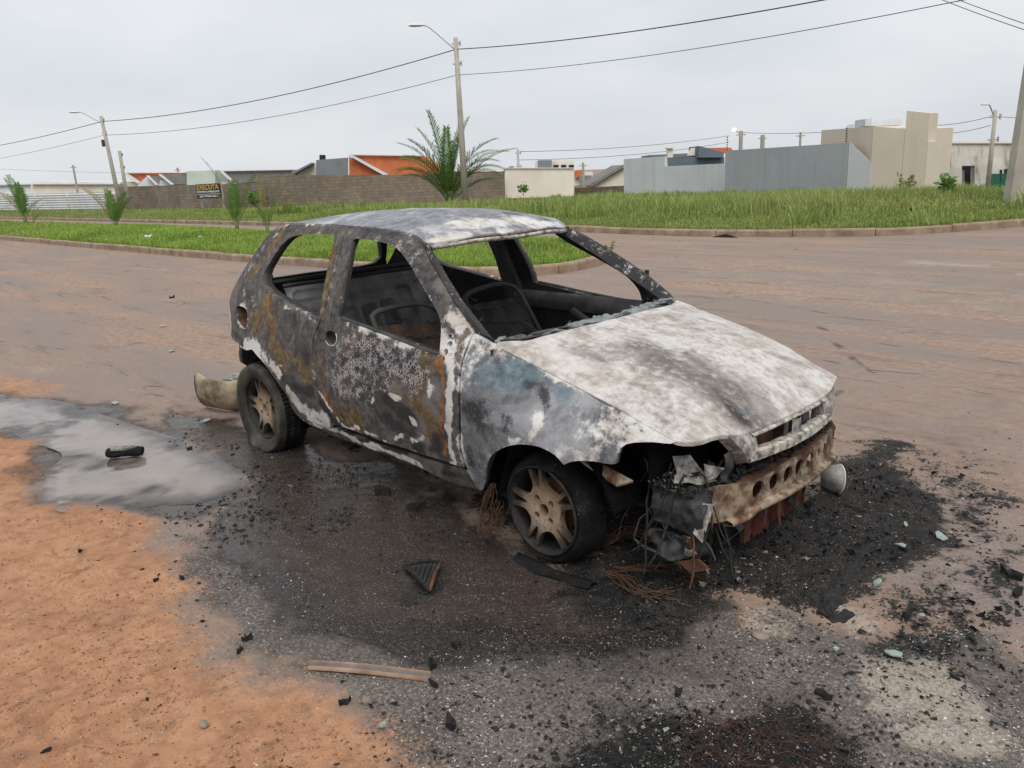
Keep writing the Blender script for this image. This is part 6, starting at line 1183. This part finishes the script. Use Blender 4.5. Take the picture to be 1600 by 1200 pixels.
palm('largest palm with spreading feathery fronds behind the car roof', 703, 326, 1.0, [(-.35, 84, 4.4, .30, 0), (.1, 88, 3.6, .3, 0), (.45, 80, 4.2, .35, 0), (.3, 84, 3.5, .5, 0), (-.8, 68, 3.6, 1.2, 0), (-.9, 70, 3.3, 1.7, 0), (1, 66, 4.2, 1.35, 0), (1, 56, 4.4, .95, 0), (.9, 66, 3.3, 1.9, 0), (-1, 58, 2.9, 1.2, 0), (.6, 76, 3.5, 1.3, 0), (-.5, 78, 3.7, .9, 0), (.8, 70, 3.6, 1.6, 0), (-.7, 74, 3.6, 1.4, 0), (1, 44, 2.6, .8, 0), (-.3, 82, 3.9, .6, 0), (.25, 86, 4.0, .4, 0), (-.6, 76, 3.9, 1.1, 0), (.7, 72, 4.1, 1.1, 0), (-1, 62, 3.6, 1.5, 0), (1, 60, 3.8, 1.6, 0)], 21)
palm('small palm farthest left on the median', 40, 348, .72, [(-.5, 72, 3.6, .5, 0), (-.3, 80, 3.0, .3, 0), (.1, 86, 2.6, .3, 0), (.3, 78, 2.4, .5, 0), (-.7, 60, 3.2, .9, 1), (.6, 62, 2.0, .8, 0)], 22, .25)
palm('yellowing young palm shoot beside the far-left palm', 53, 350, .40, [(.5, 70, 2.6, .7, 1), (.2, 82, 2.4, .4, 1), (.7, 55, 2.2, .9, 1)], 23, .25)
palm('small palm on the median before the leaning pole', 182, 360, .50, [(-.7, 66, 3.6, .7, 1), (-.3, 78, 2.8, .3, 0), (.1, 85, 2.5, .2, 0), (.6, 66, 3.0, .6, 0), (.9, 58, 3.2, .8, 0), (.3, 76, 2.6, .4, 0)], 24, .25)
palm('tall thin palm on the median below the signboard', 371, 358, .50, [(-.6, 80, 4.6, .5, 1), (-.15, 86, 2.8, .2, 0), (.5, 70, 3.6, .5, 0), (.7, 62, 3.4, .8, 0), (.2, 80, 2.9, .3, 0), (-.4, 70, 2.4, .4, 0)], 25, .25)
palm('sparse young palm on the median just left of the car roof', 418, 367, .36, [(-.15, 86, 4.2, .1, 1), (.4, 68, 4.0, .3, 0), (.3, 76, 3.0, .3, 0), (-.3, 78, 2.6, .3, 0)], 26, .25)
def bush(label, px, py, h, w, n, leaf, seed, mat='palm_green', name='weed'):
    b = on_z(px, py, .15); rs = np.random.default_rng(seed); t = tag(empty(name, b), label, 'plant'); m = MB(); s = MB()
    for k in range(n):
        a = rs.random()*6.28; e = rs.uniform(.3, 1); top = np.array([math.cos(a)*w*e*.6, math.sin(a)*w*e*.6, h*rs.uniform(.5, 1)]); s.tube([(0, 0, 0), top*.5+np.array([0, 0, .05*h]), top], [.012*h, .008*h, .004*h], 4)
        for q in range(9):
            c = top*rs.uniform(.35, 1.02); d = rs.normal(size=3); d[2] = abs(d[2])*.6; d /= np.linalg.norm(d); v = np.cross(d, rs.normal(size=3)); v /= np.linalg.norm(v); l = leaf*rs.uniform(.6, 1.2); m.add([c, c+d*l*.5+v*l*.28, c+d*l, c+d*l*.5-v*l*.28], [(0, 1, 2, 3)])
    o = m.build('leaves', mat, t); a = o.data.attributes.new('ga', 'FLOAT_COLOR', 'POINT'); a.data.foreach_set('color', np.tile(np.array([0, .4, 0, 1], np.float32), len(o.data.vertices))); s.build('stems', 'palm_stem', t)
bush('broad-leaved weed in the lot left of the thick pole', 1478, 322, .85, .55, 8, .24, 31); bush('dry brown weed clump before the beige house', 1412, 305, .7, .8, 12, .16, 32, 'palm_dry'); bush('brown dead weed patch in the lot near the kerb', 1418, 336, .35, 1.0, 12, .2, 33, 'palm_dry')
bush('leafy weed at the foot of the thin pole by the cream house', 818, 306, .8, .8, 8, .25, 34); bush('flowering thin weed on the tip of the median', 880, 392, .42, .3, 6, .06, 35); bush('small weed at the median nose beside the windscreen pillar', 955, 398, .25, .15, 4, .06, 36); bush('green shrub left of the long block wall', 402, 326, 1.0, 1.2, 14, .3, 37)
for px, py, s, lab in ((232, 371, .15, 'white litter scrap lying on the median grass'), (313, 372, .09, 'small white litter scrap on the median grass nearer the car')):
    P = on_z(px, py, .42); m = MB(); ring = [(s*math.cos(a)*random.uniform(.5, 1), s*.6*math.sin(a)*random.uniform(.5, 1), .05*random.random()) for a in np.linspace(0, 5.5, 8)]; m.prism(ring, [(x, y, z+.02) for x, y, z in ring]); o = m.build('litter', 'sign_white'); o.location = P; tag(o, lab, 'litter')

# ------------------------------------------------------------------ debris on the ground
def rock_mesh(s, seed, flat=.5, mat='char_crust', name='chunk', k=2):
    rs = np.random.default_rng(seed); nu, nv_ = 10, 6; G = []; off = rs.random(3)*20
    for i in range(nv_+1):
        th = math.pi*i/nv_; row = []
        for j in range(nu+1):
            ph = 2*math.pi*(j % nu)/nu; d = np.array([math.sin(th)*math.cos(ph), math.sin(th)*math.sin(ph), math.cos(th)]); row.append(d*np.array([s, s*.7, s*flat])*(1+.9*float(fbm((d*1.4+off)[None], 1.0, 3)[0])))
        G.append(row)
    m = MB(); m.grid(np.array(G)); return m
def flake_mesh(s, seed):
    rs = random.Random(seed); n = 11; a0 = rs.random()*6; el = rs.uniform(.35, .8)
    ring = [(s*math.cos(a0+k*6.283/n)*rs.uniform(.35, 1.1), el*s*math.sin(a0+k*6.283/n)*rs.uniform(.35, 1.1)) for k in range(n)]; m = MB()
    top = [(x, y, s*(.25+.35*rs.random()+.5*abs(x)/s*rs.random())) for x, y in ring]; bot = [(x*.9, y*.9, -.002) for x, y in ring]; b0 = len(m.v)
    m.add(bot+top+[(0, 0, s*rs.uniform(.1, .35))], [(k, (k+1) % n, n+(k+1) % n, n+k) for k in range(n)]+[(n+k, n+(k+1) % n, 2*n) for k in range(n)]); return m
def chunk(name, label, cat, px, py, s, seed, flat=.5, mat='char_crust', rz=0.0, smooth=False):
    P = on_z(px, py, 0); m = rock_mesh(s, seed, flat) if cat == 'stone' else flake_mesh(s*.85, seed); o = m.build(name, mat, None, smooth); o.location = (P[0], P[1], gz(P[0], P[1])+(s*flat*.45 if cat == 'stone' else .001)); o.rotation_euler = (0, 0, rz); return tag(o, label, cat)
chunk('stone', 'pale round pebble beside the charred scrap below the metal strip', 'stone', 573, 1097, .020, 1, .8, 'pebble', smooth=True); chunk('stone', 'brown flat stone near the pale sand patch in front of the car', 'stone', 1188, 996, .033, 2, .35, 'pebble', smooth=True); chunk('stone', 'brown stone on the orange dirt at lower left', 'stone', 320, 1141, .016, 3, .7, 'pebble', smooth=True)
for k, (px, py, s, lab) in enumerate(((540, 1099, .026, 'charred scrap next to the pale pebble'), (705, 1135, .045, 'charred lump below the right end of the metal strip'), (655, 797, .085, 'charred slab on the wet asphalt below the door'), (598, 772, .07, 'charred slab nearest the sill below the door handle'), (675, 1043, .045, 'charred rag lying above the right end of the metal strip'), (385, 1000, .035, 'bent charred strip at the dirt edge'), (375, 1018, .028, 'black charred flake at the foot of the bent strip'), (712, 1010, .03, 'charred flake above and right of the metal strip'), (1580, 903, .06, 'largest black clod at the right edge'), (1590, 930, .045, 'black clod under the largest clod at the right edge'), (244, 908, .02, 'small dark clod on the dirt edge nearest the puddle'), (285, 907, .022, 'dark rounded clod at the dirt boundary'), (268, 466, .06, 'small black clod on the road left of the car rear'), (296, 700, .03, 'dark clod in the puddle near the rear wheel'), (1060, 1085, .03, 'black clod in the grey gravel at bottom centre'), (795, 1058, .018, 'rusty lump on the grey gravel right of the metal strip'), (1285, 1090, .04, 'charred fragment above the wire tangle'), (125, 861, .02, 'dark clod on the upper orange dirt'), (70, 1170, .022, 'thin dark sliver at the bottom left dirt'))):
    chunk('charred_fragment', lab, 'debris', px, py, s, 40+k, .30, 'rusted_steel' if 'rusty' in lab else 'char_crust', random.random()*3)
def shard(px, py, s, lab, seed):
    P = on_z(px, py, 0); rs = random.Random(seed); a0 = rs.random()*6; ring = [(s*math.cos(a0+a)*rs.uniform(.55, 1.1), s*.6*math.sin(a0+a)*rs.uniform(.55, 1.1), .004+.01*rs.random()) for a in (0, 1.1, 2.0, 3.2, 4.4, 5.3)]
    m = MB(); m.prism(ring, [(x, y, z+.005) for x, y, z in ring]); o = m.build('glass_shard', 'green_glass'); o.location = (P[0], P[1], gz(P[0], P[1])+.004); o.rotation_euler = (rs.uniform(-.15, .15), rs.uniform(-.15, .15), rs.random()*3); tag(o, lab, 'glass')
for k, (px, py, s, lab) in enumerate(((1468, 843, .042, 'largest pale green glass shard right of the burn patch'), (1372, 917, .030, 'green glass shard at the centre of the burn patch'), (1394, 1027, .034, 'grey-green glass shard below the sandy spots'), (1406, 860, .026, 'pale green glass shard in the ash nearest the beam'), (1415, 825, .022, 'small glass shard above the pale green cluster'), (1305, 1020, .014, 'white glass chip on the grey gravel'), (600, 1142, .020, 'white flake on the ash at bottom centre left'), (1050, 662, .02, 'unused'))):
    if lab != 'unused': shard(px, py, s, lab, k)
for k, (px, py, s, lab) in enumerate(((255, 511, .05, 'white scrap on the road above the rear bumper shell'), (180, 632, .05, 'white scrap at the far rim of the puddle'), (322, 660, .05, 'small white sliver near the rear wheel'), (268, 550, .05, 'thin pale sliver on the road left of the car rear'))): shard(px, py, s, lab, 60+k)
# fallen mirror in the puddle
P = on_z(197, 713, 0); t = tag(empty('wing_mirror', (P[0], P[1], .0)), 'black car wing mirror with scorched white face lying in the puddle', 'mirror'); t.rotation_euler = (0, 0, math.radians(47))
G = []
for u in np.linspace(0, 1, 9):
    w = .055*(.55+.45*math.sin(math.pi*min(1, u*1.15+.12))); G.append([(-.105+.21*u, w*math.cos(a)*(1.0), .030+.030*math.sin(a)*(.6+.5*math.sin(math.pi*u))+.008*math.sin(7*u+a)) for a in np.linspace(0, 2*math.pi, 13)])
m = MB(); m.grid(np.array(G)); n9 = 9*13; m.f += [tuple(range(12))[::-1], tuple(range(8*13, 8*13+12))]; m.build('housing', 'burnt_rubber', t, False)
m = MB(); ring = [(-.012+.078*math.cos(a)*(1+.14*math.sin(3*a+1)), -.010+.034*math.sin(a)*(1+.2*math.sin(2*a)), .0615-.05*(-.010+.034*math.sin(a))) for a in np.linspace(0, 2*math.pi, 16, endpoint=False)]; m.prism([(x, y, z-.012) for x, y, z in ring], ring); m.build('mirror_face', 'grey_slag', t)
simple('trim_rust', (.20, .11, .065), (.42, .28, .20), 12, .8, .3, 60); simple('trim_grey', (.09, .09, .09), (.20, .20, .20), 12, .6, .3, 60)
# metal trim strip: channel with rusty edges
A, B = on_z(486, 1044, 0), on_z(672, 1062, 0); t = tag(empty('trim_strip', (A[0], A[1], .006)), 'long metal channel strip with rusty edges on the ground', 'metal strip'); d = B-A; L = np.linalg.norm(d); t.rotation_euler = (0, 0, math.atan2(d[1], d[0]))
for nm, mt, prof in (('channel', 'trim_grey', [(-.016, .006), (-.012, .003), (.012, .003), (.016, .006)]), ('edge', 'trim_rust', [(-.022, .0), (-.021, .017), (-.016, .017), (-.016, .003)]), ('edge', 'trim_rust', [(.016, .003), (.016, .017), (.021, .017), (.022, .0)])):
    m = MB(); m.grid(np.array([[(x, y*.85+.006*math.sin(x/L*3.1), z*.8+.001*math.sin(x*12)) for y, z in prof] for x in np.linspace(0, L, 20)])); m.build(nm, mt, t, True)
chunk('charred_fragment', 'black charred blob stuck at the right end of the metal strip', 'debris', 678, 1072, .030, 90, .6)
# triangular grille piece
P = on_z(660, 905, 0); t = tag(empty('speaker_grille', (P[0], P[1], .005)), 'triangular charred grille piece with ribs on the wet asphalt', 'grille'); tri = [on_z(632, 893, 0)-P, on_z(690, 887, 0)-P, on_z(672, 932, 0)-P]
for k in range(3):
    a, b = tri[k], tri[(k+1) % 3]; m = MB(); m.tube([(*a[:2], .02), (*((a+b)/2)[:2], .035), (*b[:2], .02)], .008, 6); m.build('rim', 'rusted_steel' if k == 1 else 'char_crust', t, True)
m = MB()
for k in range(6):
    u = (k+1)/7; a = tri[0]*(1-u)+tri[1]*u; b = tri[0]*(1-u)*.9+tri[2]*(.1+.9*u); m.tube([(*a[:2], .024), (*b[:2], .016)], .0035, 4)
m.build('ribs', 'charred_grey', t); m = MB(); m.add([(*p[:2], .006) for p in tri], [(0, 1, 2)]); m.build('backing', 'charred_steel', t)
# curved scorched rear bumper shell behind the rear wheel
A = on_z(316, 641, 0); t = tag(empty('bumper_shell', (-3.30, -.56, 0)), 'curved cream scorched bumper shell lying behind the rear wheel', 'bumper'); G = []
c0, c1 = on_z(319, 641, 0.0), on_z(395, 647, 0.0); dv = (c1-c0)[:2]; L = np.linalg.norm(dv); ax = np.array([dv[0]/L, dv[1]/L, 0]); pr = np.array([-ax[1], ax[0], 0])
for i, u in enumerate(np.linspace(-.06, 1.25, 20)):
    row = []; sag = .040*math.sin(math.pi*min(1, max(0, u)/1.1))
    for a in np.linspace(-1.30, .62, 14):
        off = pr*(.10-.125*math.cos(a)-.06*math.sin(math.pi*u/1.25)+.02*u); z = .170+.170*math.sin(a)-sag*(a > -.6)*(a+.6)/1.2+.01
        row.append(c0+ax*u*L+np.array([off[0], off[1], z+.012*float(fbm(np.array([[u*3, a]]), 2, 2)[0])]))
    G.append(row)
G = np.array(G)-np.array([-3.30, -.56, 0]); m = MB(); m.grid(G); m.build('shell', 'cream_shell', t, True); mo = t.children[0].modifiers.new('thick', 'SOLIDIFY'); mo.thickness = .008
m = MB(); m.tube(G[0][::2], .012, 5); m.build('torn_edge', 'char_crust', t)
o = plate('x', [(0, 0, 0), (.3, .05, .0), (.32, .16, .03), (.02, .12, .02)], 'grey_slag', .006, .02); o.parent = None; o.name = 'metal_sheet'; P = on_z(345, 597, 0); o.location = (P[0], P[1], .03); tag(o, 'bent grey metal sheet behind the bumper shell', 'metal sheet')
simple('lamp_metal', (.10, .095, .085), (.42, .40, .36), 14, .5, .3, 50)
# lamp bowl by the front left corner
t = tag(empty('lamp_bowl', (.585, .645, .0)), 'round grey lamp bowl on the ground beyond the front beam', 'lamp'); m = MB(); m.lathe([(.005, .07), (.045, .06), (.066, .02), (.070, -.01), (.064, -.012), (.05, .02)], 20, 'y', (0, 0, .085)); o = m.build('bowl', 'lamp_metal', t, True); m = MB(); m.tube([(.069*math.cos(q), -.011, .085+.069*math.sin(q)) for q in np.linspace(0, 2*math.pi, 22)], .005, 6, False); m.build('rim', 'ash_white', t, True); t.rotation_euler = (.15, .1, math.radians(136))
# wire bundles
def wires(name, label, starts, n, r, mat, seed, parent=None):
    rs = np.random.default_rng(seed); m = MB()
    for k in range(n):
        P = np.array(starts, float); P = P+rs.normal(size=P.shape)*np.array([.022, .022, .010])*np.linspace(.5, 1.6, len(P))[:, None]; P[:, 2] = np.maximum(P[:, 2], .006); m.tube(resample(P, .02, False), r, 3, False)
    o = m.build(name, mat, parent)
    if parent is None: tag(o, label, 'burnt wire')
    else: o['kind'] = 'stuff'
    return o
cw = [(-.235, -.80, .31), (-.26, -.82, .25), (-.27, -.84, .17), (-.24, -.85, .11), (-.20, -.84, .15), (-.21, -.82, .24)]
wires('tyre_wire_tuft', '', cw, 22, .0011, 'copper_wire', 1, car)
g = lambda l: [tuple(on_z(x, y, .02)) for x, y in l]
wires('wire_bundle', 'loose coppery wire bundle under the right front corner of the car', [(*on_z(945, 850, .06)[:2], .05), (*on_z(985, 836, .08)[:2], .10), (*on_z(1030, 838, .1)[:2], .09), (*on_z(1060, 860, .05)[:2], .03)], 18, .0016, 'copper_wire', 2)
wires('wire_bundle', 'fan of burnt wires spreading on the ground before the front wheel', g([(950, 895), (975, 905), (1000, 925), (1040, 930)]), 16, .0016, 'copper_wire', 3)
wires('wire_bundle', 'thin burnt wires lying in the black patch by the corner plate', g([(960, 890), (1010, 885), (1060, 890), (1110, 910)]), 14, .0014, 'copper_wire', 4)
def tangle(name, label, box, n, seed, mat='copper_wire'):
    rs = np.random.default_rng(seed); m = MB()
    for k in range(n):
        p = on_z(rs.uniform(box[0], box[2]), rs.uniform(box[1], box[3]), 0); a = rs.random()*6.28; P = [p+np.array([0, 0, .012])]
        for q in range(rs.integers(5, 12)): a += rs.normal()*.5; P.append(P[-1]+np.array([math.cos(a)*.022, math.sin(a)*.022, 0])); P[-1][2] = .010+.022*rs.random()
        m.tube(np.array(P), .0009, 3, False)
    return tag(m.build(name, mat), label, 'burnt wire')
tangle('wire_tangle', 'rusty wire tangle on the black crust at the bottom of the picture', (1030, 1120, 1320, 1230), 90, 5); tangle('wire_tangle', 'dark fine wire tangle at the bottom centre edge', (880, 1160, 1080, 1260), 90, 6, 'char_crust')
# melted crust ridges in the burn patch
for k, (pl, lab) in enumerate((([(1285, 965), (1300, 930), (1330, 890), (1370, 840), (1400, 800)], 'long melted ridge of char crossing the burn patch'), ([(1255, 765), (1320, 790), (1370, 810)], 'melted char ridge running out from the front beam'), ([(1290, 945), (1305, 968), (1330, 960)], 'short melted tongue of char at the burn patch tip'))):
    P = np.array([on_z(x, y, .0) for x, y in pl]); P = resample(P, .015, False); nrm2 = np.gradient(P, axis=0); nrm2 = np.c_[-nrm2[:, 1], nrm2[:, 0], 0*nrm2[:, 0]]; nrm2 /= np.linalg.norm(nrm2, axis=1)[:, None]; wdt = (.035, .02, .04)[k]
    G = np.array([[p+n_*w*wdt*(1+.7*float(fbm(p[None], 14, 2)[0]))+np.array([0, 0, max(-.004, .012*(1-w*w)+.014*float(fbm((p+n_*w*.1)[None], 30, 3)[0]))]) for w in np.linspace(-1.2, 1.2, 9)] for p, n_ in zip(P, nrm2)]); m = MB(); m.grid(G); tag(m.build('char_ridge', 'char_crust', None, False), lab, 'debris')
# loose chips: too many to count
def chips(name, label, n, box, size, mat, seed, weight, flat=.4):
    rs = np.random.default_rng(seed); px = rs.uniform(box[0], box[2], n); py = rs.uniform(box[1], box[3], n); P = np.array([on_z(x, y, 0)[:2] for x, y in zip(px, py)])
    i = np.clip(np.searchsorted(GX, P[:, 0]), 1, NI-1); j = np.clip(np.searchsorted(GY, P[:, 1]), 1, NJ-1); idx = i*NJ+j; w = weight(idx, P); k = rs.random(n) < w; P, idx = P[k], idx[k]; n = len(P)
    s = size[0]*np.exp(rs.random(n)**2.2*math.log(size[1]/size[0])); V = rs.normal(size=(n, 5, 3)); V /= np.linalg.norm(V, axis=2)[..., None]; V *= s[:, None, None]*np.array([1, 1, flat]); V[..., 0] += P[:, 0:1]; V[..., 1] += P[:, 1:2]; V[..., 2] += (H[idx]+s*flat*.5)[:, None]
    b = np.arange(n)*5; F = np.vstack([np.c_[b+x, b+y, b+z] for x, y, z in ((0, 1, 2), (0, 2, 3), (0, 3, 1), (1, 3, 2), (4, 1, 2), (4, 2, 3))]); o = mesh(name, V.reshape(-1, 3), F, mat, None, False); return tag(o, label, 'debris', kind='stuff')
mk = masks
simple('dirt_clod', (.20, .095, .05), (.46, .25, .14), 30, .95, .4, 80)
chips('dirt_grit', 'small clods and grit on the orange dirt', 42000, (-200, 660, 760, 1300), (.0016, .0085), 'dirt_clod', 11, lambda i, P: np.clip(mk['dirt'][i]*.8*np.clip(.2+1.7*(fbm(P, 2.2, 4, .6)+.15), .04, 1), 0, 1)*(1-pud[i]), .6)
chips('pale_grit', 'pale sand grains on the orange dirt', 20000, (-200, 660, 760, 1300), (.0012, .0045), 'pebble', 12, lambda i, P: np.clip(mk['dirt'][i]*.6*np.clip(.2+1.7*(fbm(P+4, 2.6, 4, .6)+.1), .03, 1), 0, 1)*(1-pud[i]), .6)
zone_w = lambda i, P: np.clip(.75*mk['grey'][i]*(1-.6*mk['wet'][i])+.20*mk['char'][i]+.10*mk['wet'][i]*(1-pud[i])+.06*mk['dirt'][i]+.015, 0, 1)*(1-.55*np.clip(mk['wet'][i], 0, 1))
simple('ash_beige', (.26, .22, .17), (.50, .44, .36), 20, .9, .2, 90); simple('ash_grey', (.14, .135, .13), (.32, .31, .30), 20, .9, .2, 90)
chips('ash_chips', 'white ash flecks strewn over the grey ground round the car', 60000, (150, 700, 1700, 1300), (.0010, .0058), 'ash_white', 1, lambda i, P: zone_w(i, P)*np.clip(.12+2.6*fbm(P, 3.1, 4, .65), .03, 1))
chips('sand_chips', 'beige grit strewn over the grey ground round the car', 50000, (150, 700, 1700, 1300), (.0012, .0060), 'ash_beige', 21, lambda i, P: zone_w(i, P)*np.clip(.25+2.2*fbm(P+7, 2.4, 4, .65), .05, 1))
chips('gravel_chips', 'grey gravel grains over the scorched ground', 60000, (150, 700, 1700, 1300), (.0014, .0085), 'ash_grey', 22, lambda i, P: zone_w(i, P)*np.clip(.3+2.0*fbm(P+3, 2.0, 4, .65), .08, 1))
chips('charred_flakes', 'black charred flakes scattered round the burn patch', 60000, (150, 640, 1750, 1300), (.002, .014), 'char_crust', 2, lambda i, P: np.clip(.5*mk['char'][i]+.28*mk['grey'][i]+.2*mk['wet'][i]*(1-pud[i])+.03*mk['dirt'][i]+.012, 0, 1)*np.clip(.2+1.8*(fbm(P, 2.0, 4, .6)+.2), .03, 1), .5)
chips('char_lumps', 'lumpy black cinders heaped in the burn patch before the car', 26000, (850, 680, 1700, 1300), (.004, .026), 'char_crust', 7, lambda i, P: np.clip(mk['char'][i]-.25, 0, 1)*np.clip(.15+2.2*fbm(P, 5, 3), 0, 1), .7)
chips('ash_lumps', 'grey ash crumbs lying in the burn patch', 9000, (850, 680, 1700, 1300), (.003, .018), 'grey_slag', 8, lambda i, P: np.clip(mk['char'][i]-.2, 0, 1)*np.clip(2.2*fbm(P+9, 4, 3), 0, .8), .5)
chips('road_grit', 'small stones and grit on the red road', 9000, (-100, 420, 1800, 760), (.003, .014), 'pebble', 3, lambda i, P: np.clip(.12+.6*fbm(P, .8, 3), .02, .6)*(1-pud[i]))
chips('wet_clods', 'small dark clods along the puddle edge and under the rear wheel', 9000, (150, 640, 560, 860), (.004, .020), 'char_crust', 4, lambda i, P: np.clip(mk['wet'][i]*.5*np.clip(.3+2*fbm(P, 3, 3), 0, 1), 0, 1)*np.where(pud[i] > .6, .06, 1))
